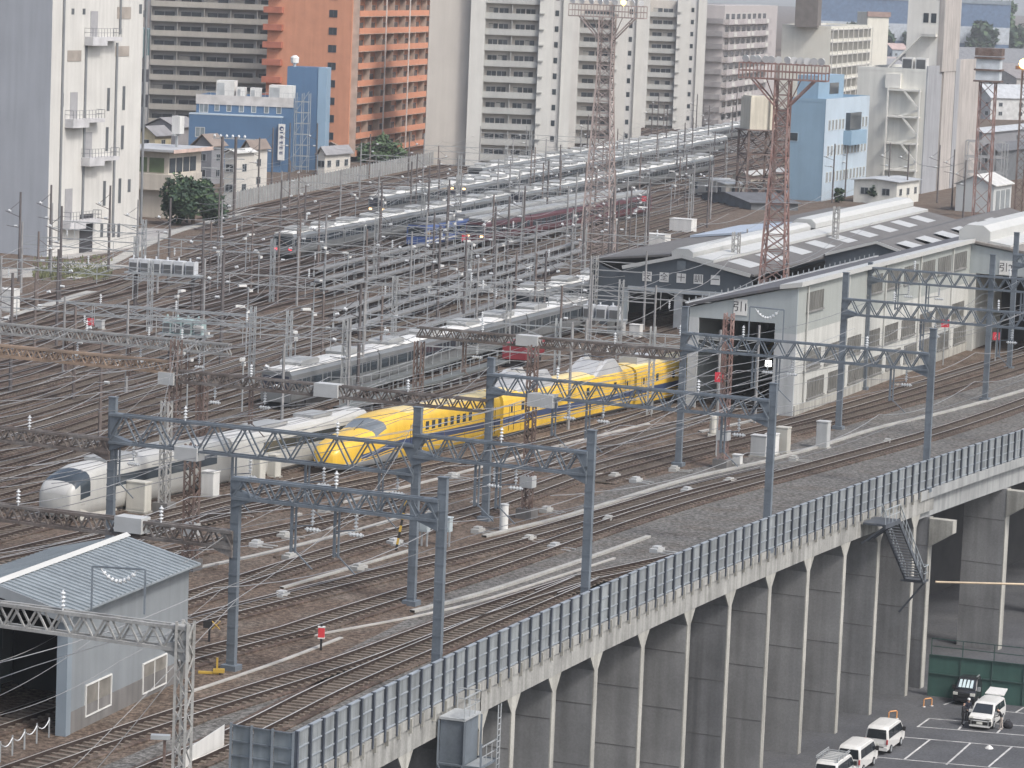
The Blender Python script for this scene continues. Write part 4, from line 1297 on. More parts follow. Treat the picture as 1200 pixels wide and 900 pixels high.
house('narrow white house with a flat lean roof beside the rusty lattice pylon', 262, 274, 296, 236, 180, 30, wh, M('roof_white_sheet', (.48, .48, .46), .6), rise=.6)
house('white house with a small balcony and brown roof below the blue building', 284, 292, 312, 226, 176, 30, wh, tile, rise=1.6)
house('small yellow gabled house behind the signal office roof', 160, 181, 200, 190, 160, 35, M('wall_yellow', (.48, .42, .28), .8), tile_g, ridge='R', rise=1.8)
house('house with long grey tiled roof seen over the signal office', 170, 205, 233, 182, 150, 35, tile_g, tile_g, ridge='R', rise=1.8, windows=False)
house('cream house with square parapet beside the banded grey office', 206, 214, 236, 158, 86, 30, M('wall_beige', (.52, .49, .42), .8), tile_g, rise=.3)
house('pale house beside the foot of the blue stair tower', 372, 380, 410, 205, 182, 25, wh, tile_g, rise=1.5)
house('grey house with a rooftop tank in front of the orange block', 374, 402, 430, 190, 176, 25, gr_wall, tile, rise=1.4)
b = Bld('office_block', 'grey office with dark window bands and a green glass roof house', 'building', 100, 168, 212, 150, 25, 68, M('office_grey', (.44, .43, .42), .75, .05, .3), roof_g)
for q in (.3, .66): 
    b.slab('window_band', 'R', -.05, b.Lr + .02, b.zt * q, b.zt * (q + .18), .03, M('band_dark', (.10, .10, .11), .3))
    b.slab('window_band', 'L', 0, b.Ll, b.zt * q, b.zt * (q + .18), .03, M('band_dark', (.10, .10, .11), .3))
mb = MB(); mb.box(-1.5, b.Lr * .6, .8, b.Ll * .8, b.zt, b.zt + 6.5); mb.build('roof_house', M('glass_teal', (.06, .14, .15), .2, .2, .4), b.t)
mb = MB(); mb.box(b.Lr * .62, b.Lr * .98, 1.0, b.Ll * .8, b.zt, b.zt + 5.6); mb.build('roof_core', wh, b.t)
mb = MB()
for k in range(7): mb.box(-1.5 + k * (b.Lr * .6 + 1.5) / 6 - .08, -1.5 + k * (b.Lr * .6 + 1.5) / 6 + .08, .7, .79, b.zt, b.zt + 6.5)
mb.build('glazing_bars', galv, b.t)

# low buildings between the yard and the right-hand works
house('long low cream crew hut with overhanging pale roof in the yard', 812, 850, 872, 235, 216, 20, cream, M('roof_white_sheet', (.48, .48, .46), .6), rise=.5, Ll=16)
house('pink walled hut with a red flat roof at the foot of the light blue office', 925, 932, 962, 232, 205, 25, M('wall_pink', (.42, .33, .30), .8), M('roof_red', (.28, .09, .08), .8), rise=.3)
house('small white roofed shelter under the water tower', 858, 880, 925, 214, 206, 25, cream, M('roof_white_sheet', (.48, .48, .46), .6), rise=.6, windows=False)
house('dark roofed low store beside the crew hut', 822, 880, 935, 246, 238, 20, M('store_dark', (.12, .13, .14), .8), M('roof_slate', (.10, .105, .115), .8), rise=1.0, windows=False)
b = Bld('store_shed', 'plain pale grey gabled store with white roof edge near the right border', 'building', 1119, 1163, 1184, 250, 66, 218, M('store_pale', (.44, .46, .46), .7, .04, .3), None)
z = b.zt
mb = MB(); mb.extrude([(0.02, 0, z), (0.02, b.Ll, z), (0.02, b.Ll / 2, z + 1.6)], (b.Lr - .04, 0, 0)); mb.build('gable', M('store_pale', (.44, .46, .46)), b.t)
mb = MB(); P = [(-.3, -.5, z - .1), (-.3, b.Ll / 2, z + 1.66), (-.3, b.Ll + .4, z - .1)]
mb.extrude([(x, y, q + .15) for x, y, q in P] + [(x, y, q) for x, y, q in reversed(P)], (b.Lr + .6, 0, 0)); mb.build('roof', M('roof_white_sheet', (.48, .48, .46)), b.t)
b.slab('vent', 'L', b.Ll * .45, b.Ll * .55, z + .2, z + .7, .04, pipe_m)
for q in (.15, .42, .7): b.slab('door', 'R', b.Lr * q, b.Lr * (q + .2), .1, z * .8, .05, M('door_slate', (.2, .22, .23), .7))
house('big grey gabled warehouse behind the concrete works', 1135, 1160, 1230, 140, 115, 30, M('store_pale2', (.45, .46, .46), .8), M('roof_pale_grey', (.36, .38, .40), .7), rise=4)
house('long low warehouse with dark grey roof and white ridge at upper right', 1050, 1110, 1260, 92, 72, 35, M('shed_wall', (.33, .32, .31), .8), M('roof_slate2', (.17, .175, .185), .8), rise=6)
house('long warehouse with brown grey roof beyond the floodlight mast', 1130, 1190, 1300, 118, 92, 35, M('shed_wall', (.33, .32, .31), .8), M('roof_slate3', (.20, .19, .19), .8), rise=5)
house('cream gabled shed far off at the upper right', 1060, 1140, 1210, 66, 54, 25, M('shed_cream', (.5, .47, .40), .8), M('roof_pinkish', (.36, .31, .29), .8), rise=3, windows=False)
house('small house with pink roof behind the works tank', 1032, 1045, 1063, 76, 58, 25, M('wall_bluegrey', (.30, .34, .38), .8), M('roof_rose', (.38, .29, .27), .8), rise=3)
house('grey roofed shed left of the works tower', 1012, 1042, 1064, 96, 78, 30, gr_wall, tile_g, rise=3, windows=False)
# far factory
b = Bld('factory', 'very long dark blue factory with a pale window band on the horizon', 'factory', 900, 950, 1181, 62, 4, -4, M('factory_blue', (.10, .155, .25), .6), None, Ll=40)
b.slab('pale_band', 'R', 0, b.Lr, b.zt * .28, b.zt * .58, .2, M('band_pale', (.42, .46, .50), .6)); b.slab('roof_band', 'R', 0, b.Lr, b.zt * .99, b.zt * 1.06, .4, M('band_slate', (.2, .24, .28), .6))
house('long low far roof with a pale brown sheet, below the far factory trees', 1000, 1060, 1210, 84, 76, 25, M('shed_cream', (.5, .47, .40)), M('roof_pinkish', (.36, .31, .29)), rise=3, windows=False)
house('wide dark grey far roof beyond the white boxed cabin mast', 1070, 1140, 1260, 104, 94, 25, M('shed_wall', (.33, .32, .31)), M('roof_slate2', (.17, .175, .185)), rise=4, windows=False)
house('low tan far block at the frame edge above the orange lamp', 1120, 1165, 1260, 80, 64, 25, M('wall_yellow', (.48, .42, .28)), M('roof_slate3', (.20, .19, .19)), rise=2)

house('low pale annex with a flat roof at the foot of the concrete works', 1012, 1050, 1076, 240, 214, 25, M('works_cream', (.60, .595, .55)), M('roof_pale_grey', (.36, .38, .40)), rise=.4, Ll=8)

house('dark slate store with a low roof behind the plain pale gabled store', 1146, 1166, 1240, 214, 178, 25, M('store_dark', (.12, .13, .14)), M('roof_slate', (.10, .105, .115)), rise=1.5)
house('grey flat roofed shed under the boxed cabin mast', 1128, 1150, 1230, 176, 156, 25, gr_wall, M('roof_pale_grey', (.36, .38, .40)), rise=1.0)
t = thing('substation_frame', 'grey lattice substation frame between the ribbed works and the pale gabled store', 'substation', at(1140, 222))
P = at(1132, 220); mb = MB()
for i in range(4):
    for j in range(3):
        q = P + Vector((i * 2.6, j * 4, 0)); mb.bar(q, q + Vector((0, 0, 9)), .18)
for j in range(3):
    for z in (3, 6, 9):
        q = P + Vector((0, j * 4, z)); mb.bar(q, q + Vector((7.8, 0, 0)), .16)
        for i in range(3): mb.bar(q + Vector((i * 2.6, 0, 0)), q + Vector((i * 2.6 + 2.6, 0, -3)), .09)
mb.build('frame', M('frame_substation', (.26, .27, .28), .6, .15, 1), t, world=True)
for k in range(6):
    mb = MB(); q = P + Vector((.6 + k * 1.25, -1, 0)); mb.cbox(q + Vector((0, 0, 1.1)), (.9, 1.2, 2.2)); mb.build('switchgear', M('switchgear_grey', (.34, .36, .37), .6, .12, 1), t, world=True)
# ------------------------------------------------------------------ long pale shed with two roofs at the yard throat
d21 = heading(21); s21 = side(21)
Cs = at(928, 488, 0)
def fpx(C, dr, pxt, z=0):
    lo, hi = -90.0, 200.0
    s_ = 1 if proj(C + dr * 1)[0] > proj(C)[0] else -1
    for _ in range(50):
        m = (lo + hi) / 2
        if (proj(C + dr * m + Vector((0, 0, z)))[0] < pxt) == (s_ > 0): lo = m
        else: hi = m
    return lo
def zpx(P, py):
    lo, hi = -20.0, 120.0
    for _ in range(40):
        m = (lo + hi) / 2
        if proj(Vector((P.x, P.y, m)))[1] > py: lo = m
        else: hi = m
    return lo
wS = -fpx(Cs, s21, 803)
LS = fpx(Cs, d21, 1131)
zr = zpx(Cs, 336); zl = zpx(Cs - s21 * wS, 360)
shed_w = M('shed_white_panel', (.47, .475, .45), .65, .06, .5, streak=.16)
shed_g = M('shed_grey_paint', (.33, .365, .375), .6, .05, .4, streak=.08)
shed_r = M('shed_roof_dark', (.10, .10, .108), .85, .12, .4)
cap_w = M('roof_cap_white', (.45, .455, .44), .5, .05, .5)
opening = M('shed_interior_shade', (.02, .022, .025), .9, .2, .5)  # near-black sheets added to stand for the shade inside the sheds
sh = thing('train_shed', 'long pale sided train shed swallowing the rear of the yellow train', 'shed', Cs, -R(21))
xo0, xo1 = fpx(Cs, s21, 814), fpx(Cs, s21, 903)
zo = zpx(Cs + s21 * xo0, 372); zg = zpx(Cs, 392)
T_ = .25
def zroof(x): return zr + (zl - zr) * (-x / wS)
mb = MB()
mb.extrude([(-wS, 0, 0), (xo0, 0, 0), (xo0, 0, zo), (-wS, 0, zo)], (0, T_, 0)); mb.build('jamb', M('shed_front_lower', (.42, .44, .45), .65, .06, .5, streak=.15), sh); mb = MB(); mb.extrude([(xo1, 0, 0), (0, 0, 0), (0, 0, zg), (xo1, 0, zg)], (0, T_, 0))
fw = mb.build('front_wall', M('shed_front_lower', (.42, .44, .45), .65, .06, .5, streak=.15), sh)
mb = MB(); mb.extrude([(-wS, .003, zo + .003), (xo1, .003, zo + .003), (xo1, .003, zg + .003), (0, .003, zg + .003), (0, .003, zr), (-wS, .003, zl)], (0, T_, 0)); mb.build('front_gable', shed_g, sh)
mb = MB(); mb.box(-T_, 0, T_ + .003, LS, 0, zg); side_w = mb.build('side_wall', shed_w, sh)
mb = MB(); mb.box(-T_, .004, T_ + .003, LS, zg + .003, zr - .05); mb.build('upper_wall', M('shed_upper', (.315, .335, .32), .6, .05, .4, streak=.08), sh)
mb = MB(); mb.box(-wS, -wS + T_, T_, LS, 0, zl - .05); mb.build('far_wall', shed_g, sh)
mb = MB(); mb.box(-T_ - .02, .12, .3, LS, 0, .9); mb.build('plinth', conc, sh)
mb = MB(); mb.extrude([(-wS - .3, -.3, zroof(-wS) + .1), (-1.6, -.3, zroof(-1.6) + .1), (-1.6, -.3, zroof(-1.6) + .35), (-wS - .3, -.3, zroof(-wS) + .35)], (0, LS + .6, 0)); mb.build('roof', shed_r, sh)
mb = MB(); mb.extrude([(-1.6, -.35, zroof(-1.6) + .1), (.45, -.35, zr + .02), (.45, -.35, zr + .45), (-1.6, -.35, zroof(-1.6) + .5)], (0, LS + .3, 0)); mb.build('eave_cap', cap_w, sh)
mb = MB(); mb.box(-wS - .35, -wS - .05, -.36, LS, zl + .36, zl + .46); mb.build('far_eave', M('eave_grey', (.45, .47, .48), .6), sh)
mb = MB()
for k in range(34): mb.bar((-wS - .1, k * LS / 34, zl + .45), (-wS - .1, k * LS / 34, zl + .85), .08)
mb.bar((-wS - .1, 0, zl + .5), (-wS - .1, LS, zl + .5), .04); mb.build('snow_rail', galv, sh)
mb = MB(); mb.box(-wS + .4, -.4, 30, 30.2, 0, zl - .2); mb.build('shade_sheet', opening, sh)
mb = MB(); mb.box(xo0 + (xo1 - xo0) * .30, xo0 + (xo1 - xo0) * .36, .3, .8, 0, zo); mb.build('door_post', rust, sh)
for k in range(6):
    mb = MB(); mb.box(-wS + .26, -wS + .3, 4 + k * 4.0, 6 + k * 4.0, 4.6, 6.2); mb.build('far_window', M('window_glow', (.5, .52, .54), .4), sh)
mb = MB(); mb.cbox((xo1 - .8, 1.2, 4.4), (.5, .2, .5)); mb.build('lamp', emis('lamp_white', (1, 1, .95), 6), sh)
wme = MB(); wme.box(-.03, .04, -2.6, 2.6, 0, 1.7, 0)
for q in range(7): wme.box(.03, .08, -2.6 + q * .867 - .04, -2.6 + q * .867 + .04, 0, 1.7, 1)
wme.box(.03, .16, -2.8, 2.8, -.14, 0, 1)
win_s = wme.data('window', [M('shed_glass', (.13, .13, .12), .35, .25, .5), M('shed_mull', (.20, .20, .195), .6)])
for row, (zf, k0) in enumerate(((zg + (zr - zg) * .42, 0), (zg * .52, 0), (zg * .155, 0))):
    for k in range(9):
        yy = 5.5 + k * (LS - 6) / 8.6
        if yy > LS - 2.5: continue
        if row == 0 and k in (1, 2): continue
        place(win_s, 'window', sh, (.012 if row == 0 else 0, yy + (1.5 if row == 2 else 0), zf))
mb = MB()
for k in range(5): mb = MB(); mb.tube([(.12, 3 + k * 13.5, .9), (.12, 3 + k * 13.5, zr - .1)], .09, 5); mb.build('drainpipe', shed_w, sh)
mb = None
sgn = MB(); xs_ = fpx(Cs, s21, 862); zs_ = zpx(Cs + s21 * xs_, 360)
sgn.box(xs_ - .62, xs_ + .62, -.06, -.002, zs_ - .72, zs_ + .72); sb = sgn.build('sign_board', white_p, sh)
ink = M('ink_black', (.02, .02, .025), .6)
text_on('引1', .98, sb, (xs_, -.065, zs_), 0, ink)
# second roof, set back
C3 = Cs + d21 * LS
s3 = thing('train_shed', 'dark mouthed set back end of the pale sheds carrying the sign 引2', 'shed', C3, -R(21))
W3 = 26.0; z3 = zr * .985; zo3 = zpx(C3 + s21 * 3, 322)
sl3 = -.135
mb = MB(); mb.extrude([(.02, 0, zo3), (W3, 0, zo3), (W3, 0, z3 + sl3 * W3), (.02, 0, z3)], (0, .3, 0)); mb.build('front_gable', shed_g, s3)
mb = MB(); mb.box(.02, .7, 0, .3, 0, zo3 - .003); mb.build('jamb', shed_w, s3)
mb = MB(); mb.box(10.5, 11.2, 0, .3, 0, zo3 - .003); mb.build('centre_post', shed_g, s3)
mb = MB(); mb.box(.3, W3, 14, 14.2, 0, zo3); mb.build('shade_sheet', opening, s3)
mb = MB(); mb.extrude([(.5, -.3, z3 + .1), (W3, -.3, z3 + sl3 * W3 + .1), (W3, -.3, z3 + sl3 * W3 + .35), (.5, -.3, z3 + .35)], (0, 140, 0)); mb.build('roof', M('roof_browngrey', (.20, .185, .17), .85, .12, .4), s3)
mb = MB(); mb.box(-wS, .45, .3, 140, 0, zl - .4); mb.build('body_wall', shed_w, s3)
mb = MB(); mb.extrude([(-wS - .3, .3, zl + .1), (-.5, .3, z3 + .1), (-.5, .3, z3 + .36), (-wS - .3, .3, zl + .36)], (0, 140, 0)); mb.build('rear_roof', shed_r, s3)
mb = MB(); mb.extrude([(-1.5, .5, z3), (1.9, .5, z3), (1.9, .5, z3 + 1.4), (1.1, .5, z3 + 2.0), (-.7, .5, z3 + 2.0), (-1.5, .5, z3 + 1.4)][::-1], (0, 139, 0)); mb.build('ridge_monitor', cap_w, s3)
mb = MB(); mb.extrude([(1.9, .3, z3 + .15), (4.2, .3, z3 - .12), (4.2, .3, z3 + .1), (1.9, .3, z3 + .45)], (0, 139, 0)); mb.build('ridge_flashing', cap_w, s3)
mb = MB(); mb.box(.2, W3, -.36, -.31, 0, 0.01); 
sgn = MB(); xs_ = fpx(C3, s21, 1173); zs_ = zpx(C3 + s21 * xs_, 314)
sgn.box(xs_ - .7, xs_ + .7, -.06, -.002, zs_ - .75, zs_ + .75); sb = sgn.build('sign_board', white_p, s3)
text_on('引2', 1.02, sb, (xs_, -.065, zs_), 0, ink)
mb = MB(); mb.cbox((9.8, -.2, 4.5), (.4, .3, .4)); mb.build('lamp', lamp_r, s3)
# ------------------------------------------------------------------ dark signed shed
d19 = heading(19.5); s19 = side(19.5)
O1 = at(690, 379, 0)
s1 = thing('train_shed', 'dark grey train shed with five square signs and a white roof ridge', 'shed', O1, -R(19.5))
fx = lambda px, z=6: fpx(O1, s19, px, z)
xm0, xa, xm1 = fx(730), fx(799), fx(880)
zA = zpx(O1 + s19 * xa, 301); zE0 = zpx(O1 + s19 * xm0, 314); zE1 = zpx(O1 + s19 * xm1, 324)
zB0, zB1 = zpx(O1, 301), zpx(O1 + s19 * xm0, 313) - .4
LL = fpx(O1 + s19 * xa + Vector((0, 0, 0)), d19, 1058, zA)
dk = M('shed_charcoal', (.075, .09, .105), .6, .06, .5, streak=.08)
mb = MB(); zo = zpx(O1 + s19 * xm0, 338)
x0o, x1o = fx(737), fx(876)
mb.extrude([(0, .004, 0), (xm0, .004, 0), (xm0, .004, zB1), (xm0 * .55, .004, zB1 + .1), (0, .004, zB0 - .3)], (0, .3, 0)); mb.build('annex_front', dk, s1)
mb = MB(); mb.extrude([(xm0, 0, zo), (xm1, 0, zo), (xm1, 0, zE1), (xa, 0, zA), (xm0, 0, zE0)], (0, .3, 0)); mb.build('front_gable', dk, s1)
mb = MB(); mb.box(xm0, x0o, 0, .3, 0, zo - .003); mb.build('jamb', shed_g, s1)
mb = MB(); xc = fx(796); mb.box(xc - .45, xc + .45, -.02, .4, 0, zo - .003); mb.build('centre_post', M('post_pale', (.36, .38, .39), .6), s1)
mb = MB(); mb.box(x0o, xm1, -.25, -.003, zo - .1, zo + .35); mb.build('door_lintel', M('lintel_grey', (.32, .35, .37), .6), s1)
mb = MB(); mb.box(xm0, xm1, 18, 18.2, 0, zo); mb.build('shade_sheet', opening, s1)
mb = MB(); mb.box(0, .3, .31, LL, 0, zB0 - .3); mb.build('side_wall', dk, s1)
rf1 = M('shed_roof_felt', (.125, .122, .12), .9, .10, .3, streak=.1); rf2 = M('roof_skyblue', (.33, .38, .45), .6, .06, .3)
def rq(mb, pts, t=.22, m=0):
    p = [Vector(q) for q in pts]; up = Vector((0, 0, t)); mb.hexa(p + [q + up for q in p], m)
mb = MB(); rq(mb, [(-.3, -.3, zB0 - .35), (xa - 1.4, -.3, zA + .0), (xa - 1.4, LL, zA + .0), (-.3, LL, zB0 - .35)]); mb.build('roof', rf1, s1)
mb = MB(); rq(mb, [(xa + 1.4, -.3, zA - .2), (xm1 + .4, -.3, zE1), (xm1 + .4, LL, zE1), (xa + 1.4, LL, zA - .2)]); rt = mb.build('roof', rf1, s1)
mb = MB(); 
ya, yb_ = 36, 58
rq(mb, [(-.5 + 1, ya, zB0 - .0), (xa - 3.0, ya, zA + .15), (xa - 3.0, yb_, zA + .15), (.5, yb_, zB0 - .0)], .25); mb.build('pale_roof_patch', rf2, s1)
mb = MB(); mb.extrude([(xa - 1.2, -.2, zA - .1), (xa + 1.2, -.2, zA - .1), (xa + 1.2, -.2, zA + .55), (xa + .7, -.2, zA + .9), (xa - .7, -.2, zA + .9), (xa - 1.2, -.2, zA + .55)][::-1], (0, LL * .48, 0)); mb.build('ridge_monitor', cap_w, s1)
mb = MB(); mb.extrude([(xa - 1.5, LL * .49, zA + .2), (xa + 1.5, LL * .49, zA + .2), (xa + 1.5, LL * .49, zA + .8), (xa + .9, LL * .49, zA + 1.3), (xa - .9, LL * .49, zA + 1.3), (xa - 1.5, LL * .49, zA + .8)][::-1], (0, LL * .51, 0)); mb.build('ridge_monitor', cap_w, s1)
mb = MB(); rq(mb, [(xa + 1.5, -.35, zA - .15), (xa + 3.6, -.35, zA - .42), (xa + 3.6, LL, zA - .42), (xa + 1.5, LL, zA - .15)], .3); mb.build('ridge_flashing', cap_w, s1)
mb = MB()
for (a, za), (c, zc) in (((xm0, zE0), (xa, zA)), ((xa, zA), (xm1, zE1))): mb.bar((a, -.34, za + .1), (c, -.34, zc + .1), .12, .38)
mb.build('verge_board', cap_w, s1)
sk = M('skylight_pale', (.40, .41, .41), .6, .08, .4)
slp = (zE1 - (zA - .2)) / (xm1 + .4 - xa - 1.4)
skm = MB(); rq(skm, [(0, 0, .235), (2.6, 0, .235 + 2.6 * slp), (2.6, 5, .235 + 2.6 * slp), (0, 5, .235)], .02); sk_me = skm.data('skylight', sk)
for k in range(9):
    for xq in (xa + 4.0, xa + 6.9):
        if xq + 2.6 < xm1 + .3: place(sk_me, 'skylight', s1, (xq, 4 + k * 11.0 + (4 if xq > xa + 6 else 0), zA - .2 + slp * (xq - xa - 1.4)))
for k, ch in enumerate('安全十訓一'):
    px = 798.5 + (k - 2) * 20.0; x = fx(px); z = zpx(O1 + s19 * x, 326 + (k - 2) * 1.1)
    g = MB(); g.box(x - .52, x + .52, -.07, -.003, z - .52, z + .52); sb = g.build('sign_board', white_p, s1)
    text_on(ch, .92, sb, (x, -.075, z), 0, ink)
g = MB(); x = fx(798); z = zpx(O1 + s19 * x, 311); g.box(x - .48, x + .48, -.06, -.003, z - .5, z + .5); g.build('window', glass_l, s1)
# lower roof bays between the two sheds
O2 = O1 + s19 * (xm1 + .6) + d19 * 30
xw2 = 12.0
s1b = thing('train_shed', 'low grey roofed shed bay with pale skylights behind the long pale shed', 'shed', O2, -R(19.5))
zz = zE1 + .3
mb = MB(); mb.extrude([(0, 0, 0), (xw2, 0, 0), (xw2, 0, zz), (xw2 * .5, 0, zz + 1.8), (0, 0, zz)], (0, .3, 0)); mb.build('front_gable', dk, s1b)
mb = MB(); rq(mb, [(-.2, -.3, zz), (xw2 * .5, -.3, zz + 1.8), (xw2 * .5, LL - 28, zz + 1.8), (-.2, LL - 28, zz)]); mb.build('roof', rf1, s1b)
mb = MB(); rq(mb, [(xw2 * .5, -.3, zz + 1.8), (xw2 + .2, -.3, zz), (xw2 + .2, LL - 28, zz), (xw2 * .5, LL - 28, zz + 1.8)]); mb.build('roof', rf1, s1b)
mb = MB(); mb.box(xw2 - .3, xw2, .31, LL - 28, 0, zz); mb.build('side_wall', dk, s1b)
for k in range(6):
    place(sk_me, 'skylight', s1b, (xw2 * .5 + 1.6, 3 + k * 10.0, zz + 1.55)); 
mb = MB(); mb.bar((0, -.34, zz + .2), (xw2 * .5, -.34, zz + 2.0), .1, .3); mb.bar((xw2 * .5, -.34, zz + 2.0), (xw2, -.34, zz + .2), .1, .3); mb.build('verge_board', cap_w, s1b)

# ------------------------------------------------------------------ shed in the near left corner
C4 = at(76, 863, 0)
d4 = heading(17); s4 = side(17)
sd = thing('wash_shed', 'blue grey shed with ribbed metal roof and open gable beside the lattice gantry post', 'shed', C4, -R(17))
L4 = fpx(C4, d4, 218); W4 = 7.6
z4 = zpx(C4, 716); zap = z4 + .95
blg = M('shed_bluegrey', (.215, .235, .25), .55, .06, .5, streak=.12)
mb = MB(); mb.box(-.25, 0, .5, L4, 1.1, z4); mb.build('side_wall', blg, sd)
mb = MB(); mb.box(-.28, .03, .5, L4, 0, 1.097); mb.build('plinth', conc_dark, sd)
mb = MB(); mb.box(-.5, .06, -.05, .497, 0, z4); mb.build('corner_post', M('post_blue', (.21, .25, .285), .5, .06, .5), sd)
mb = MB(); mb.box(-W4, -W4 + .25, .0, L4, 0, z4); mb.build('far_wall', blg, sd)
mb = MB(); mb.extrude([(-W4, L4, 0), (-.26, L4, 0), (-.26, L4, z4), (-W4 / 2, L4, zap), (-W4, L4, z4)], (0, -.25, 0)); mb.build('rear_wall', blg, sd)
rm = M('roof_ribbed', (.235, .265, .285), .4, .08, .4, streak=.12)
for sg in (-1, 1):
    mb = MB(); xe = .55 if sg > 0 else -W4 - .55; ze = z4 - .14
    a, c = Vector((-W4 / 2, 0, zap)), Vector((xe, 0, ze))
    y0, y1 = -.6, L4 + .3
    pts = [a + Vector((0, y0, 0)), c + Vector((0, y0, 0)), c + Vector((0, y1, 0)), a + Vector((0, y1, 0))]
    rq(mb, pts, .1)
    n = int((y1 - y0) / .55)
    for k in range(n):
        yy = y0 + .3 + k * .55; up = Vector((0, 0, .14)); mb.bar(a + Vector((0, yy, 0)) + up, c + Vector((0, yy, 0)) + up, .10, .10)
    mb.build('roof', rm, sd)
mb = MB(); mb.extrude([(-W4 / 2 - .25, -.65, zap + .13), (-W4 / 2 + .25, -.65, zap + .13), (-W4 / 2, -.65, zap + .3)], (0, L4 + 1, 0)); mb.build('ridge_cap', cap_w, sd)
mb = MB()
for xe in (.55, -W4 - .55): mb.bar((-W4 / 2, -.66, zap - .05), (xe, -.66, z4 - .3), .1, .55)
mb.build('barge_board', blg, sd)
w4 = window_me(3.0, 1.5, white_p, 1, M('dusty_glass', (.20, .19, .17), .4, .3, 1.2))
for px, py in ((115, 832), (181, 806)):
    u = fpx(C4, d4, px, 2); P = C4 + d4 * u
    o = place(w4, 'window', sd, (0.0, u, zpx(P, py)), PI / 2)
mb = MB(); mb.box(-W4 + .4, -.4, 9, 9.2, 0, z4 - .2); mb.build('shade_sheet', opening, sd)
for k in range(3):
    mb = MB(); mb.box(-W4 + .26, -W4 + .32, 1.5 + k * 2.5, 3.0 + k * 2.5, 2.2, 4.2); mb.build('inner_window', M('window_glow2', (.35, .37, .39), .4), sd)
mb = MB()
for k in range(3): mb.box(-W4 + .3, -W4 + .6, 1.0 + k * 3, 1.3 + k * 3, 0, z4); mb.box(-.55, -.3, 3.0 + k * 3, 3.3 + k * 3, 0, z4)
for k in range(3): mb.bar((-W4 + .4, 1 + k * 3, z4 - .1), (-.3, 1 + k * 3, z4 - .1), .2)
mb.build('inner_frame', M('frame_bluegrey', (.2, .23, .26), .6), sd)
# insulator frame standing in front of the shed roof, on the roof edge
# ------------------------------------------------------------------ overhead line gantries
ins_mb = MB()
prof = [(.05, 0)]
for k in range(4):
    z = -.08 - k * .19
    prof += [(.045, z), (.125, z - .05), (.125, z - .08), (.045, z - .12)]
prof += [(.05, -.92)]
ins_mb.lathe((0, 0, 0), [(r_, z) for r_, z in prof], 8)
ins_me = ins_mb.data('insulator', porcelain)
ins_h = MB(); 
ins_h.tube([(0, 0, 0), (.1, 0, 0)], .05, 5)
for k in range(4):
    x = .12 + k * .2; ins_h.tube([(x, 0, 0), (x + .07, 0, 0)], .125, 8); ins_h.tube([(x + .07, 0, 0), (x + .2, 0, 0)], .06, 6)
insh_me = ins_h.data('insulator', porcelain)
# hanger arm: drop tube, insulator holder and registration arm
arm = MB()
arm.bar((0, 0, 0), (0, 0, -2.6), .13); arm.bar((.25, 0, 0), (.25, 0, -2.6), .09); arm.bar((0, 0, -1.3), (.25, 0, -1.3), .06); arm.bar((0, 0, -2.5), (.25, 0, -2.5), .06)
arm.bar((0, 0, -2.3), (1.3, 0, -3.4), .06); arm.bar((0, 0, -1.2), (1.3, 0, -1.0), .06)
arm_me = arm.data('hanger_arm', steel)
arm2_me = arm.data('hanger_arm', rust)

def truss(mb, A, B, zt, h, depth=.5, ch=.13, wb=.085, pitch=None, haunch=0, tdir=None, m=0):
    """box truss girder from A to B (plan points), chords at zt and zt-h"""
    A = Vector((A.x, A.y, 0)); B = Vector((B.x, B.y, 0)); d = B - A; L = d.length; d.normalize(); nn = Vector((-d.y, d.x, 0)) * (depth / 2)
    n = max(2, int(round(L / (pitch or h * 1.15))))
    top = Vector((0, 0, zt)); bot = Vector((0, 0, zt - h))
    for s_ in (-1, 1):
        o = nn * s_
        mb.bar(A + o + top, B + o + top, ch, ch * 1.2, m); mb.bar(A + o + bot, B + o + bot, ch, ch * 1.2, m)
        for k in range(n):
            a = A + d * (L * k / n); c = A + d * (L * (k + .5) / n); e = A + d * (L * (k + 1) / n)
            hb = bot
            mb.bar(a + o + bot, c + o + top, wb, m=m); mb.bar(c + o + top, e + o + bot, wb, m=m)
    for k in range(n):
        a = A + d * (L * k / n); e = A + d * (L * (k + 1) / n)
        mb.bar(a - nn + top, e + nn + top, wb * .8, m=m); mb.bar(a - nn + bot, a + nn + bot, wb * .8, m=m)

def boxpost(mb, P, zt, w=.52, th=0):
    c, s_ = math.cos(th), math.sin(th)
    mb.cbox((P.x, P.y, zt / 2), (w, w * .62, zt), rz=th)
    k = .5
    while k < zt:
        mb.cbox((P.x, P.y, k), (w * 1.04, w * .70, .10), 0, rz=th); k += .95
    mb.cbox((P.x, P.y, .15), (w * 1.8, w * 1.6, .3), rz=th); mb.cbox((P.x, P.y, zt + .03), (w * 1.15, w * .8, .06), rz=th)
def latpost(mb, P, zt, w=.6, th=0, ch=.12, pitch=.75):
    c, s_ = math.cos(th), math.sin(th)
    X = Vector((c, s_, 0)) * w / 2; Y = Vector((-s_, c, 0)) * w / 2
    P = Vector((P.x, P.y, 0))
    cs = [P - X - Y, P + X - Y, P + X + Y, P - X + Y]
    for q in cs: mb.bar(q, q + Vector((0, 0, zt)), ch)
    n = max(2, int(zt / pitch))
    for k in range(n):
        z0, z1 = zt * k / n, zt * (k + 1) / n
        for i in range(4):
            a, b = cs[i], cs[(i + 1) % 4]
            if k % 2: a, b = b, a
            mb.bar(a + Vector((0, 0, z0)), b + Vector((0, 0, z1)), ch * .5)

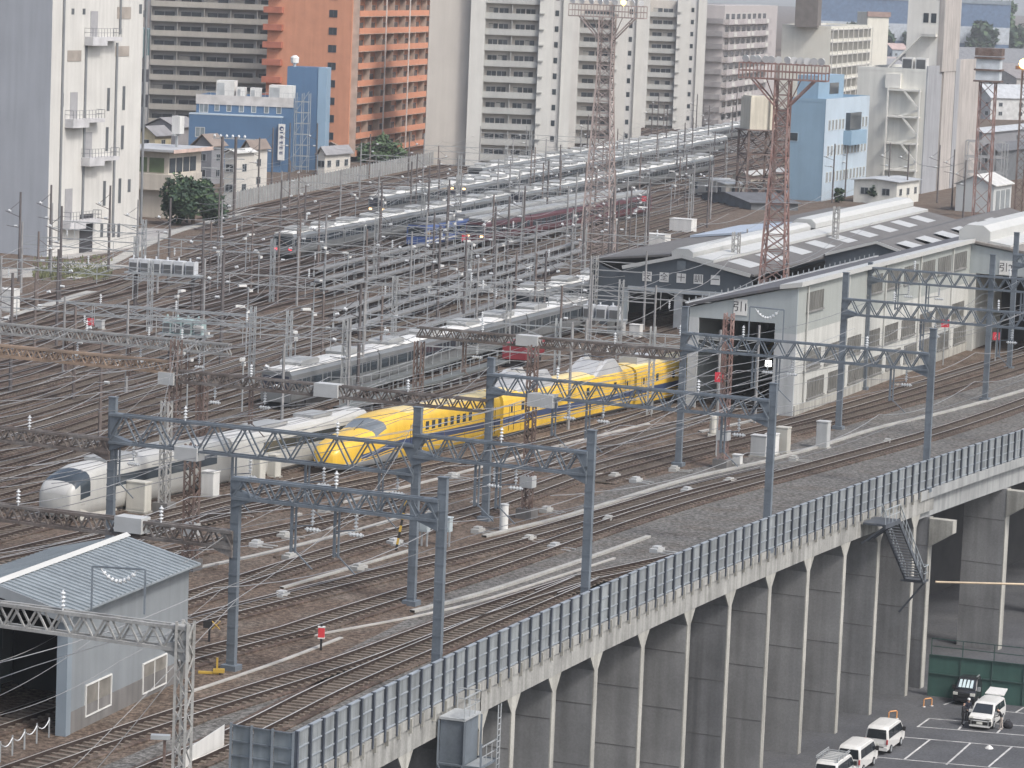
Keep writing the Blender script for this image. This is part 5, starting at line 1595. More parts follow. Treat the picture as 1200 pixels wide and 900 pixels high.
class Gantry:
    def __init__(g, label, px, py, th=24, name='line_gantry', mat=steel, edge_px=None):
        g.O = at(px, py, 0); g.s = side(th)
        if edge_px:      # keep the outer post just inside the barrier
            for _ in range(60):
                q = g.O + g.s * fpx(g.O, g.s, edge_px, 0)
                if EX(q.y) - q.x > .95: break
                g.O = g.O + Vector((g.O.x, g.O.y, 0)).normalized() * .12
        if True: pass
        g.th = th; g.rz = -R(th); g.mat = mat
        g.t = thing(name, label, 'gantry', g.O, g.rz, 'line gantries spanning the bullet train yard')
    def P(g, px, z=0):
        u = fpx(g.O, g.s, px, z); return g.O + g.s * u
    def post(g, px, ytop=None, zt=None, lattice=False, mat=None, w=.52):
        P = g.P(px, 5)
        z = zt or zpx(P, ytop)
        P = g.P(px, z * .6)
        mb = MB()
        (latpost if lattice else boxpost)(mb, P, z, w, g.rz)
        o = mb.build('post', mat or g.mat, g.t, world=True); g.last = P
        return P, z
    def beam(g, px0, y0, px1, y1, h, mat=None, depth=.5, gus=(True, True), pitch=None):
        A = g.P(px0, 9); B = g.P(px1, 9); zt = (zpx(A, y0) + zpx(B, y1)) / 2
        A = g.P(px0, zt); B = g.P(px1, zt)
        mb = MB(); truss(mb, A, B, zt, h, depth, pitch=pitch)
        o = mb.build('truss_beam', mat or g.mat, g.t, world=True)
        for P, q, on in ((A, 1, gus[0]), (B, -1, gus[1])):
            if on:
                gm = MB(); d = g.s * q
                pl = [P + Vector((0, 0, zt - h - .55)), P + d * 1.5 + Vector((0, 0, zt - h)), P + d * 1.5 + Vector((0, 0, zt - h + .12)), P + Vector((0, 0, zt - h + .5))]
                nn = Vector((-g.s.y, g.s.x, 0))
                gm.extrude([p - nn * .25 for p in pl], nn * .5); pl2 = [P + Vector((0, 0, zt + .1)), P + d * .9 + Vector((0, 0, zt + .1)), P + d * .5 + Vector((0, 0, zt - .5)), P + Vector((0, 0, zt - h * .8))]
                gm.extrude([p - nn * .25 for p in pl2], nn * .5)
                gm.build('gusset', mat or g.mat, g.t, world=True)
        return A, B, zt
    def panel(g, px, y, w=1.5, h=.8):
        P = g.P(px, 9); z = zpx(P, y)
        P = g.P(px, z)
        mb = MB(); mb.cbox((P.x, P.y, z), (w, 1.0, h), rz=g.rz); mb.build('junction_panel', M('panel_grey', (.40, .41, .41), .6, .08, 1), g.t, world=True)
    def hang(g, A, B, zt, h, names, rusty=False):
        d = (B - A); L = d.length; d.normalize(); inv = MW[g.t.name].inverted()
        for nme in names:
            P = TRACKS[nme]
            for a, b in zip(P, P[1:]):
                # intersection in plan
                r_ = b - a; den = d.x * r_.y - d.y * r_.x
                if abs(den) < 1e-9: continue
                w_ = a - A
                t_ = (w_.x * r_.y - w_.y * r_.x) / den; u_ = (w_.x * d.y - w_.y * d.x) / den
                if 0 <= u_ < 1 and .8 < t_ < L - .6:
                    Q = A + d * t_; l = inv @ Vector((Q.x, Q.y, zt - h - .02))
                    place(arm2_me if rusty else arm_me, 'hanger_arm', g.t, l - Vector((.9, 0, 0)))
                    place(ins_me, 'insulator', g.t, l + Vector((.35, 0, -.1)))
                    place(insh_me, 'insulator', g.t, l + Vector((.5 - .9 + .3, 0, -1.25)))
                    break
        n = int(L / 9)
        for k in range(n):
            Q = A + d * (L * (k + .5) / n); l = inv @ Vector((Q.x, Q.y, zt + .98)); place(ins_me, 'insulator', g.t, l)
SH = ['A', 'B', 'AB', 'C', 'D', 'E', 'F', 'G', 'Y', 'W']
old = M('steel_oldgrey', (.30, .30, .29), .6, .18, .7, streak=.2, fine=.1)
brown = M('steel_brown', (.12, .10, .09), .75, .25, .8, fine=.15, dirt=(.2, .19, .18))

g = Gantry('weathered pale grey gantry ending in a lattice post, before the ribbed roof shed', 212, 955, mat=old)
g.post(215, 728, lattice=True, w=.58); g.post(-70, 728, lattice=True, w=.58)
a, b, z = g.beam(-70, 706, 222, 727, 1.0, gus=(False, True)); g.hang(a, b, z, 1.0, ['C', 'D', 'E', 'F'])
g = Gantry('blue grey gantry beyond the ribbed roof shed, nearest of the two post kind', 270, 797, edge_px=510)
g.post(275, 563, w=.5); g.post(516, 560, w=.5); a, b, z = g.beam(275, 569, 516, 578, 1.05); g.hang(a, b, z, 1.05, SH)
a, b, z = g.beam(-60, 594, 275, 613, .85, mat=brown, gus=(False, True)); g.hang(a, b, z, .85, ['F', 'G', 'Y', 'W'], True); g.panel(155, 614, 1.7, .85)
g = Gantry('blue grey three post gantry spanning across the nose of the yellow train', 482, 718, edge_px=683)
g.post(131, 466, w=.5); g.post(487, 478, w=.5); g.post(690, 505, w=.5)
a, b, z = g.beam(131, 492, 487, 515, 1.75, depth=.6); g.hang(a, b, z, 1.75, SH); a, b, z = g.beam(487, 515, 690, 525, 1.3); g.hang(a, b, z, 1.3, SH)
a, b, z = g.beam(-60, 497, 131, 512, .85, mat=brown, gus=(False, True)); g.hang(a, b, z, .85, ['W', 'M14', 'M13'], True); g.panel(222, 531, 1.6, .8)
g = Gantry('blue grey gantry over the middle of the yellow train, with rusty side beam', 566, 630, edge_px=897)
g.post(205, 398, mat=rust, lattice=True, w=.6); g.post(573, 420, w=.5); g.post(903, 450, w=.5)
a, b, z = g.beam(573, 446, 903, 462, 1.25, depth=.55); g.hang(a, b, z, 1.25, SH)
a, b, z = g.beam(205, 439, 573, 464, .8, mat=brown, gus=(False, False)); g.hang(a, b, z, .8, ['W', 'Y', 'M14'], True); g.panel(198, 443, 1.3, .9); g.panel(385, 457, 1.9, .95); g.panel(636, 469, 1.9, .9)
a, b, z = g.beam(-60, 403, 205, 420, .8, mat=M('steel_rust_bright', (.30, .22, .16), .8, .3, .6, dirt=(.2, .16, .13)), gus=(False, False))
g = Gantry('blue grey gantry before the mouth of the shed that swallows the yellow train', 795, 562, edge_px=1083)
g.post(490, 400, mat=rust, lattice=True, w=.6); g.post(800, 360, w=.5); g.post(1090, 386, w=.5)
a, b, z = g.beam(800, 394, 1090, 411, 1.25, depth=.55); g.hang(a, b, z, 1.25, SH + ['Eb'])
a, b, z = g.beam(490, 388, 800, 406, .75, mat=brown, gus=(False, False)); g.hang(a, b, z, .75, ['W', 'Y', 'M14', 'M13'], True); g.panel(620, 399, 1.9, .85)
a, b, z = g.beam(-60, 379, 270, 398, .85, mat=old, gus=(False, False)); g.hang(a, b, z, .85, ['M8', 'M10', 'M12'], True)
g = Gantry('blue grey gantry crossing in front of the long wall of the pale shed', 983, 503)
g.post(988, 320, w=.5); g.post(1232, 345, w=.5); a, b, z = g.beam(988, 352, 1232, 368, 1.3, depth=.55); g.hang(a, b, z, 1.3, SH + ['Eb'])
g = Gantry('farther blue grey gantry standing against the pale shed below its white eave', 1157, 470)
g.post(1017, 308, w=.42); g.post(1160, 299, w=.5); a, b, z = g.beam(1017, 316, 1240, 328, 1.2, depth=.55); g.hang(a, b, z, 1.2, SH + ['Eb'])
g = Gantry('last blue grey gantry post in front of the shed mouth signed 引2', 1183, 433)
g.post(1188, 273, w=.5); a, b, z = g.beam(1188, 298, 1260, 304, 1.1); g.hang(a, b, z, 1.1, ['AB', 'C'])

# insulator frames on beams: a thin goal shaped frame with a sagging string
def ins_frame(label, px0, px1, yb, yt, D, name='goal_frame'):
    A = atd(px0, yb, D); B = atd(px1, yb + 4, D - .5)
    h = (yb - yt) / (FPX / D)
    t = thing(name, label, 'frame', A)
    mb = MB(); up = Vector((0, 0, h))
    mb.bar(A, A + up, .09); mb.bar(B, B + up, .09); mb.bar(A + up, B + up, .09)
    mb.build('frame', steel, t, world=True)
    pts = [A + up * .98 + (B - A) * .15 + (B - A) * .7 * k / 9 - Vector((0, 0, 1.0)) * (h * .28 * (1 - ((k - 4.5) / 4.5)**2)) for k in range(10)]
    mb = MB()
    for k, p in enumerate(pts[1:-1]):
        d = (pts[k + 2] - pts[k]).normalized() * .05
        mb.tube([p - d, p + d], .11, 8)
    mb.tube(pts, .03, 5); mb.build('insulator_string', porcelain, t, world=True)
ins_frame('goal shaped frame with a white insulator string in front of the ribbed roof', 107, 169, 716, 662, 152)
ins_frame('goal shaped frame with a white insulator string at the pale shed mouth', 877, 917, 397, 359, 240)

# lattice columns
def column(label, px, yb, yt, mat, w=.6, boxed=True):
    P = at(px, yb, 0); z = zpx(P, yt)
    t = thing('lattice_column', label, 'column', P, -R(24))
    mb = MB(); latpost(mb, P, z, w, -R(24), ch=.13, pitch=.55); mb.build('lattice', mat, t, world=True)
    mb = MB(); mb.cbox((P.x, P.y, .35), (1.2, 1.2, .7), rz=-R(24)); mb.build('footing', conc_dark, t, world=True)
    if boxed:
        mb = MB(); mb.cbox((P.x, P.y, 2.6), (.95, .8, .8), rz=-R(24)); mb.build('junction_box', grey_p, t, world=True)
column('rusty lattice column in front of the pale shed mouth', 846, 548, 367, rust_pink)
column('rusty lattice column rising before the rear half of the yellow train', 617, 607, 405, rust, .55)
column('rusty lattice column with a grey box beside the ribbed roof', 222, 668, 520, rust, .7)
column('grey lattice column standing by the white train', 192, 600, 470, old, .55, False)
column('brown lattice column among the sidings at the brown beam', 234, 560, 440, rust, .6, False)
column('grey lattice column by the dark signed shed', 694, 380, 300, old, .6, False)
column('tall slim lattice post with one bracket arm before the white roof ridge', 858, 380, 272, old, .7, False)
column('slim lattice post on the skylit roof between the sheds', 975, 350, 242, old, .6, False)

# ------------------------------------------------------------------ floodlight towers
def flood(label, P, zt, wb, wt, mat, plat_w, lamps, lit=(), arms=True, ph=1.6):
    t = thing('floodlight_tower', label, 'tower', P, -R(15))
    th = -R(15); X = Vector((math.cos(th), math.sin(th), 0)); Y = Vector((-math.sin(th), math.cos(th), 0))
    P = Vector((P.x, P.y, 0))
    def cs(z):
        f = min(1, z / (zt * .75)); w_ = (wb + (wt - wb) * f) / 2
        return [P - X * w_ - Y * w_ + Vector((0, 0, z)), P + X * w_ - Y * w_ + Vector((0, 0, z)), P + X * w_ + Y * w_ + Vector((0, 0, z)), P - X * w_ + Y * w_ + Vector((0, 0, z))]
    mb = MB(); n = int(zt / 1.6)
    for k in range(n):
        a, c = cs(zt * k / n), cs(zt * (k + 1) / n)
        for i in range(4):
            j = (i + 1) % 4
            mb.bar(a[i], c[i], .2); mb.bar(a[i], c[j], .09); mb.bar(a[j], c[i], .09); mb.bar(c[i], c[j], .09)
    mb.build('lattice_mast', mat, t, world=True)
    mb = MB(); T = Vector((0, 0, zt)); h = plat_w / 2
    for s_ in (-1, 1):
        for z in (0, ph * .5, ph):
            mb.bar(P - X * h + Y * s_ + T + Vector((0, 0, z)), P + X * h + Y * s_ + T + Vector((0, 0, z)), .14)
        for k in range(13):
            q = P - X * h + X * (plat_w * k / 12) + Y * s_ + T; mb.bar(q, q + Vector((0, 0, ph)), .12)
    for k in range(13):
        q = P - X * h + X * (plat_w * k / 12) + T; mb.bar(q - Y, q + Y, .12)
    if arms:
        for s_ in (-1, 1):
            for o in (-.9, .9): mb.bar(P + X * s_ * h * .72 + Y * o + T, P + X * s_ * wt * .4 + Y * o + T - Vector((0, 0, h * .62)), .17)
            mb.bar(P + X * s_ * h * .4 + T, P + X * s_ * wt * .4 + T - Vector((0, 0, h * .62)), .1)
    mb.build('platform', mat, t, world=True)
    for k in range(lamps):
        q = P - X * h * .86 + X * (plat_w * .86 * (k + random.uniform(-.25, .25)) / (lamps - 1)) + T + Vector((0, 0, ph + .5)) - Y * .7
        aim = random.choice((-1, 1))
        m_ = MB(); ax = (X * random.uniform(-.5, .5) - Y + Vector((0, 0, -.35))).normalized()
        m_.tube([q - ax * .35, q - ax * .08, q + ax * .18], [.12, .32, .42], 10); m_.bar(q - Vector((0, 0, .6)), q, .1)
        m_.build('floodlight', lamp_y if k in lit else M('lamp_shell', (.66, .67, .67), .35, .1, 1), t, world=True)
PL1 = at(700, 300, 0); flood('tall faded lattice floodlight mast rising among the sidings before the white towers', PL1, zpx(PL1, 20), 4.2, 1.9, M('mast_faded', (.30, .25, .235), .8, .2, .8, fine=.1), 10.5, 9, lit=(6,))
PL2 = at(903, 402, 0); PL2 = Vector((PL2.x, PL2.y, 0)); flood('tall brown lattice floodlight mast rising from the shed roofs before the light blue office', PL2, zpx(PL2, 93), 3.2, 1.5, rust_pink, 9.3, 12)
PL3 = at(1149, 255, 0); flood('rusty floodlight mast with a boxed platform beside the ribbed concrete works', PL3, zpx(PL3, 112), 3.6, 3.0, rust_pink, 6.0, 0, arms=False, ph=4.5) if False else None
t = thing('signal_mast', 'rusty lattice mast carrying a white boxed cabin beside the ribbed concrete works', 'mast', PL3)
mb = MB(); z = zpx(PL3, 95); latpost(mb, PL3, z, 2.6, -R(15), ch=.22, pitch=2.4); mb.build('lattice_mast', rust_pink, t, world=True)
mb = MB(); mb.cbox((PL3.x, PL3.y, z + 1.9), (4.0, 3.6, 3.6), rz=-R(15)); mb.build('cabin', M('cabin_pale', (.46, .50, .53), .6), t, world=True)
mb = MB(); 
for zz_ in (0.0, 1.9, 3.9): mb.cbox((PL3.x, PL3.y, z + zz_), (4.6, 4.2, .3), rz=-R(15))
mb.cbox((PL3.x, PL3.y, z + 4.9), (4.5, 4.1, 1.3), rz=-R(15)); mb.build('cabin_frame', rust, t, world=True)
PL4 = at(1190, 300, 0); t = thing('floodlight_tower', 'slim brown lattice mast with one lit orange floodlight at the right border', 'tower', PL4)
mb = MB(); z = zpx(PL4, 82); latpost(mb, PL4, z, 1.1, -R(15), ch=.14, pitch=1.1); mb.build('lattice_mast', rust, t, world=True)
mb = MB(); mb.cbox((PL4.x + 1, PL4.y, z + .3), (5.0, 1.6, .5), rz=-R(15)); mb.build('platform', rust, t, world=True)
mb = MB(); mb.tube([(PL4.x - .3, PL4.y - .2, z + 1.0), (PL4.x - .5, PL4.y - .9, z + .9)], [.3, .75], 10); mb.build('floodlight', emis('lamp_sodium', (1, .5, .12), 9), t, world=True)
# water tower
PW = at(884, 237, 0); zt_ = zpx(PW, 152); sW = FPX / PW.y
wt_ = thing('water_tower', 'cream square water tank on tall rusty legs beside the brown floodlight mast', 'water tower', PW)
mb = MB(); mb.cbox((PW.x, PW.y, zt_ + 2.9), (5.0, 4.2, 5.6), rz=R(20)); 
for k in (-1.2, 1.2): mb.cbox((PW.x + k, PW.y, zt_ + 2.9), (.15, 4.5, 5.7), rz=R(20))
mb.cbox((PW.x, PW.y, zt_ + 5.8), (4.6, 3.8, .3), rz=R(20)); mb.build('tank', M('tank_cream', (.52, .49, .41), .6, .08, .5, streak=.2), wt_, world=True)
mb = MB(); c, s_ = math.cos(R(20)), math.sin(R(20))
cs_ = [Vector((PW.x + (x * c - y * s_), PW.y + (x * s_ + y * c), 0)) for x, y in ((-2.6, -2.2), (2.6, -2.2), (2.6, 2.2), (-2.6, 2.2))]
for q in cs_: mb.bar(q, q + Vector((0, 0, zt_)), .4)
for i in range(4):
    a, b = cs_[i], cs_[(i + 1) % 4]
    for k in range(3):
        z0, z1 = Vector((0, 0, zt_ * k / 3)), Vector((0, 0, zt_ * (k + 1) / 3))
        mb.bar(a + z0, b + z1, .16); mb.bar(b + z0, a + z1, .16); mb.bar(a + z1, b + z1, .25)
mb.build('legs', rust, wt_, world=True)
mb = MB(); mb.cbox((PW.x, PW.y, zt_ + .02), (6.4, 5.4, .2), rz=R(20)); mb.build('platform', rust, wt_, world=True)

# twin pole pylon by the signal office
PP = at(266, 256, 0); zt_ = zpx(PP, 160)
t = thing('utility_pylon', 'dark twin pole utility pylon with many cross arms before the blue office', 'pylon', PP)
mb = MB()
for dx in (-1.0, 1.0): mb.tube([(PP.x + dx, PP.y, 0), (PP.x + dx, PP.y, zt_)], .24, 6)
mb.build('poles', M('pole_dark', (.11, .10, .10), .8, .2, 1), t, world=True)
mb = MB()
for k in range(5): mb.bar((PP.x - 2.4 - (1.5 if k > 2 else 0), PP.y, zt_ - .3 - k * 1.5), (PP.x + 2.4 + (1.5 if k == 0 else 0), PP.y, zt_ - .3 - k * 1.5), .16)
for k in range(8): mb.bar((PP.x - 1, PP.y, 1 + k * 1.2), (PP.x + 1, PP.y, 2.2 + k * 1.2), .1)
mb.build('cross_arms', galv, t, world=True)
for k in range(6): 
    mb = MB(); mb.lathe((PP.x - 2.2 + k * .9, PP.y, zt_ - .2), [(.06, 0), (.2, .15), (.2, .3), (.06, .5)], 6); mb.build('insulator', porcelain, t, world=True)
# ------------------------------------------------------------------ slim portals over the ordinary yard
def portal(px, ytop, span, th, label, zb=7.2, mat=None, posts=3, pitch=2.6, h=.95, hang=True):
    mat = mat or galv
    A = at(px, ytop, zb); A.z = 0; s_ = side(th); B = A + s_ * span
    t = thing('slim_portal', label, 'portal', A, -R(th), 'slim portals over the ordinary yard')
    mb = MB(); d = s_; n = int(span / pitch)
    for z in (zb, zb - h): mb.bar(A + Vector((0, 0, z)), B + Vector((0, 0, z)), .10)
    for k in range(n):
        a = A + d * (span * k / n); b = A + d * (span * (k + 1) / n)
        if k % 2: mb.bar(a + Vector((0, 0, zb)), b + Vector((0, 0, zb - h)), .06)
        else: mb.bar(a + Vector((0, 0, zb - h)), b + Vector((0, 0, zb)), .06)
        if k % 3 == 1: mb.bar(a + Vector((0, 0, zb)), a + Vector((0, 0, zb - h - 1.0)), .07)
    mb.build('truss_beam', mat, t, world=True)
    for k in range(posts):
        P = A + d * (span * k / (posts - 1)); mb = MB()
        if k % 2: latpost(mb, P, zb + .8, .42, -R(th), ch=.09, pitch=.9)
        else: mb.tube([P, P + Vector((0, 0, zb + random.uniform(.6, 2.2)))], [.16, .11], 6)
        mb.build('post', mat if k % 2 else M('pole_grey', (.24, .24, .24), .7, .2, 1), t, world=True)
    if hang:
        inv = MW[t.name].inverted()
        for k in range(int(span / 9)):
            P = A + d * (2.0 + k * 9.0); place(ins_me, 'insulator', t, inv @ (P + Vector((0, 0, zb + .95 if k % 2 else zb - h))))
far_l = 'slim pale portal over the far train roads, one of a long row'
mid_l = 'slim pale portal over the middle sidings, with thin posts and white insulators'
lef_l = 'slim pale portal over the curving roads near the big white building'
pale_d = M('portal_grey', (.30, .31, .31), .6, .15, .8)
for px, y, sp in ((563, 155, 20), (497, 170, 30), (423, 181, 34), (330, 212, 42), (772, 168, 26), (640, 172, 30), (400, 204, 36), (700, 204, 30)):
    portal(px, y, sp, 12, far_l, posts=3, mat=pale_d, hang=False)
for px, y, sp in ((260, 252, 40), (500, 262, 40), (350, 284, 40), (240, 318, 40), (560, 326, 30), (430, 322, 30), (150, 368, 40), (427, 368, 36), (687, 388, 12)):
    portal(px, y, sp, 15, mid_l, posts=3, mat=pale_d if px != 427 else galv)
for px, y, sp in ((26, 276, 14), (61, 258, 12), (186, 279, 14), (-10, 302, 18), (76, 355, 22), (-10, 347, 26)):
    portal(px, y, sp, 17, lef_l, posts=2, zb=6.5)

# ------------------------------------------------------------------ single poles
pole_dark = M('pole_dark', (.11, .10, .10), .8, .2, 1)
def pole_mesh(h, m, arm=1, r=.15):
    mb = MB(); mb.tube([(0, 0, 0), (0, 0, h)], [r, r * .7], 6)
    mb.bar((0, 0, h * .72), (1.9 * arm, 0, h * .78), .07); mb.bar((0, 0, h * .9), (1.5 * arm, 0, h * .78), .05); mb.bar((0, 0, h * .6), (1.7 * arm, 0, h * .62), .06)
    mb.tube([(1.2 * arm, 0, h * .78), (1.5 * arm, 0, h * .79)], .14, 6, 1)
    mb.tube([(.3 * arm, 0, h * .62), (.7 * arm, 0, h * .62)], .13, 6, 1)
    return mb.data('catenary_pole', [m, porcelain])
pm = [pole_mesh(9.5, pole_dark, 1), pole_mesh(8.8, M('pole_grey', (.24, .24, .24)), -1), pole_mesh(8.2, M('pole_brown', (.15, .125, .115), .8, .2, 1), 1), pole_mesh(10.5, pole_dark, -1, .17)]
def put_pole(P, rz, label, group, k=None):
    o = bpy.data.objects.new('catenary_pole', random.choice(pm) if k is None else pm[k]); COL.objects.link(o)
    o.location = (P.x, P.y, 0); o.rotation_euler = (0, 0, rz)
    tag(o, label, 'pole', group)
random.seed(5)
for j in list(range(0, 15)) + ['N0', 'N1', 'N2']:
    P = offset(resample(TRACKS['M%d' % j if isinstance(j, int) else j], 2.0), 2.1)
    k = random.randint(4, 14)
    while k < len(P):
        x, y = proj(P[k])
        if -20 < x < 850 and y < 560 and not (x < 420 and y > 375 and k % 3): put_pole(P[k], -R(15), 'thin catenary pole with a bracket arm among the middle sidings', 'catenary poles among the middle sidings')
        k += random.randint(20, 36)
for j in range(0, 13, 2):
    P = offset(resample(TRACKS['X%d' % j], 2.0), 2.2)
    k = random.randint(6, 22)
    while k < len(P):
        x, y = proj(P[k])
        if 240 < x < 900: put_pole(P[k], -R(12), 'thin catenary pole with a bracket arm beside the far train roads', 'catenary poles of the far train roads')
        k += random.randint(28, 46)
for px, py in ((22, 330), (58, 318), (127, 318), (70, 352), (160, 318), (40, 420), (12, 460), (66, 405), (86, 470)):
    put_pole(at(px, py), -R(17), 'dark catenary pole on the gravel near the big white building', 'catenary poles by the white building')
for px, py, k in ((737, 300, 0), (712, 330, 3), (722, 322, 0), (716, 312, 3), (640, 262, 0), (756, 290, 1)):
    put_pole(at(px, py), -R(15), 'dark catenary pole clustered at the foot of the faded floodlight mast', 'dark poles at the floodlight mast', k)
for px, py in ((507, 172), (526, 178), (474, 176), (555, 186), (603, 180), (645, 176), (662, 172), (725, 158), (652, 190), (770, 160), (950, 225), (975, 238), (990, 232), (1040, 236), (1062, 238), (1098, 238), (1115, 245), (1128, 262), (930, 232), (438, 180), (370, 214), (338, 214), (318, 222)):
    put_pole(at(px, py), -R(15), 'dark utility pole standing before the buildings beyond the yard', 'utility poles beyond the yard', 3)

# small lamp standards with white heads
lm = MB(); lm.tube([(0, 0, 0), (0, 0, 4.6)], .07, 5); lm.bar((-.1, 0, 4.6), (.9, 0, 4.75), .08); lm.cbox((.7, 0, 4.8), (.9, .4, .22), 1); lm.cbox((-.25, 0, 4.3), (.4, .35, .3), 1)
lamp_me = lm.data('yard_lamp', [galv, white_p])
random.seed(9)
for j in range(0, 15):
    P = offset(resample(TRACKS['M%d' % j], 2.0), -2.0); k = random.randint(20, 50)
    while k < len(P):
        x, y = proj(P[k])
        if 200 < x < 820:
            o = bpy.data.objects.new('yard_lamp', lamp_me); COL.objects.link(o); o.location = P[k]; o.rotation_euler = (0, 0, random.uniform(0, 6))
            tag(o, 'short yard lamp with a white head between the middle sidings', 'lamp', 'yard lamps of the middle sidings')
        k += random.randint(26, 48)

# raised inspection walkways between the middle sidings
walk_m = M('walkway_grey', (.19, .193, .193), .8, .12, .5, streak=.1)
for j in (3, 4, 5, 7, 8, 9, 11, 12):
    P = offset(TRACKS['M%d' % j], 1.95)
    Q = [p for p in P if 350 + 5 * j < proj(p)[0] < (690 - (6 if j < 9 else 20))]
    if len(Q) < 3: continue
    t = thing('inspection_walkway', 'long raised grey walkway with thin rail posts between the middle sidings', 'walkway', Q[0], 0, 'walkways between the middle sidings')
    mb = MB(); strip(mb, Q, 1.1, .9, 1.1); mb.build('deck', walk_m, t, world=True)
    mb = MB()
    rp_ = MB(); rp_.bar((0, 0, 0), (0, 0, .9), .2); rp_.bar((0, 0, .9), (0, 0, 2.1), .06); rp_me = rp_.data('rail_post', galv) if 'rp_me' not in globals() else rp_me
    for q in resample(Q, 4.0): place(rp_me, 'rail_post', t, MW[t.name].inverted() @ q)

for nm, x0, x1 in (('N0', 395, 590), ('N1', 395, 640), ('N2', 380, 650)):
    Q = [p for p in offset(TRACKS[nm], -1.95) if x0 < proj(p)[0] < x1]
    t = thing('inspection_walkway', 'long raised grey walkway with thin rail posts between the middle sidings', 'walkway', Q[0], 0, 'walkways between the middle sidings')
    mb = MB(); strip(mb, Q, 1.2, .95, 1.15); mb.build('deck', M('walkway_dark', (.11, .12, .118), .8, .15, .5), t, world=True)
    for q in resample(Q, 2.5): place(rp_me, 'rail_post', t, MW[t.name].inverted() @ q)
    mb = MB(); strip(mb, [p + Vector((0, 0, 2.05)) for p in Q], .07, 0, .07); mb.build('handrail', galv, t, world=True)
# ------------------------------------------------------------------ overhead lines and cables
def sagline(pts3, sag, n=8):
    out = []
    for a, b in zip(pts3, pts3[1:]):
        for k in range(n):
            f = k / n; out.append(a + (b - a) * f - Vector((0, 0, sag * 4 * f * (1 - f))))
    return out + [pts3[-1]]
def overhead(name, group, label, per=26.0, zc=5.0, zm=6.3, rr=.028, drop=True):
    P = resample(TRACKS[name], 3.25)
    if len(P) < 3: return
    o = P[len(P) // 2]
    t = thing('overhead_line', label, 'overhead line', (o.x, o.y, 0), 0, group)
    mb = MB(); mb.tube([p + Vector((.15 * math.sin(k * .6), 0, zc)) for k, p in enumerate(P)], rr, 3); mb.build('contact_wire', wire_m, t, world=True)
    M_ = []
    for k, p in enumerate(P):
        f = (k * 3.25 % per) / per; M_.append(p + Vector((0, 0, zm - .8 * 4 * f * (1 - f))))
    mb = MB(); mb.tube(M_, rr, 3); mb.build('messenger_wire', wire_l, t, world=True)
    if drop:
        mb = MB()
        for k in range(1, len(P) - 1, 2): mb.tube([P[k] + Vector((0, 0, zc)), M_[k]], .013, 3, caps=False)
        mb.build('droppers', wire_m, t, world=True)
for n_ in ['N0', 'N1', 'N2', 'A', 'AB', 'C', 'D', 'E', 'F', 'G', 'Y', 'W', 'Eb']:
    overhead(n_, 'overhead lines of the bullet train yard', 'thin grey overhead line above a bullet train track, hung from the blue grey gantries', drop=False)
for j in range(0, 15):
    overhead('M%d' % j, 'overhead lines of the middle sidings', 'thin grey overhead line above the crowded middle sidings', rr=.03, drop=False)
for j in range(0, 13, 2):
    overhead('X%d' % j, 'overhead lines of the far roads', 'thin grey overhead line above the far train roads', rr=.024, drop=False)
def cable(pix, r_, label, sag=.0, m=wire_l, group=None, n=8):
    """pix: list of (px, py, distance)"""
    P = [atd(*q) for q in pix]
    mb = MB(); mb.tube(sagline(P, sag, n), r_, 4)
    o = mb.build('feeder_cable', m, None, world=True, loc=P[0]); tag(o, label, 'cable', group)
cable([(105, 520, 214), (243, 385, 262), (273, 361, 285), (313, 335, 305), (400, 305, 340)], .02, 'pale feeder cable climbing from the white train towards the middle sidings', .5)
cable([(465, 300, 420), (507, 281, 440), (633, 263, 480), (718, 234, 520)], .05, 'thick white cable draped past the blue fronted train', .7)
cable([(0, 470, 200), (205, 440, 225), (330, 398, 250), (430, 352, 290)], .024, 'pale cable crossing the sidings behind the brown beam', .4)
cable([(0, 775, 158), (107, 716, 166), (275, 620, 178), (487, 500, 205)], .02, 'pale cable rising over the ribbed roof to the yellow nose gantry', .3)
cable([(222, 735, 150), (430, 585, 180), (487, 490, 202), (573, 430, 228)], .02, 'pale cable rising from the lattice gantry post past the yellow nose', .4)
cable([(80, 905, 150), (280, 700, 165)], .02, 'steep pale stay wire before the ribbed roof shed', .1)
cable([(110, 905, 150), (228, 760, 152)], .02, 'steep pale stay wire ending at the lattice gantry post', .1)
cable([(0, 815, 150), (120, 740, 160), (222, 742, 152)], .016, 'slack thin wire across the open gable of the ribbed roof shed', .2)
cable([(0, 838, 150), (140, 775, 158), (260, 690, 168), (420, 605, 182)], .016, 'thin wire running from the open gable out over the near tracks', .3)
cable([(573, 500, 226), (800, 430, 258), (903, 480, 222)], .02, 'slack pale wire looped under the gantry over the yellow train', .6)
cable([(487, 555, 204), (690, 540, 206), (800, 470, 254), (988, 400, 285), (1160, 350, 312)], .02, 'pale wire strung from gantry to gantry above the grey ballast', .4)
cable([(690, 512, 206), (903, 455, 224), (1090, 392, 255), (1232, 350, 275)], .02, 'pale feeder wire linking the outer gantry posts along the barrier', .7)
cable([(516, 566, 172), (690, 512, 206)], .02, 'pale feeder wire between the two nearest posts on the barrier', .5)
cable([(0, 560, 200), (131, 540, 208), (190, 480, 225), (205, 410, 240)], .02, 'pale wire descending to the white train from the rusty beam', .3)
cable([(820, 262, 330), (905, 235, 345), (1000, 222, 380)], .028, 'pale cable over the white roof ridge', .8)
cable([(680, 420, 300), (700, 385, 320), (800, 340, 330), (858, 300, 345)], .028, 'pale cable looping across the front of the dark signed shed', .9)
cable([(1070, 190, 520), (1150, 182, 470), (1200, 170, 440)], .028, 'pale cable below the boxed cabin mast', 1.2)
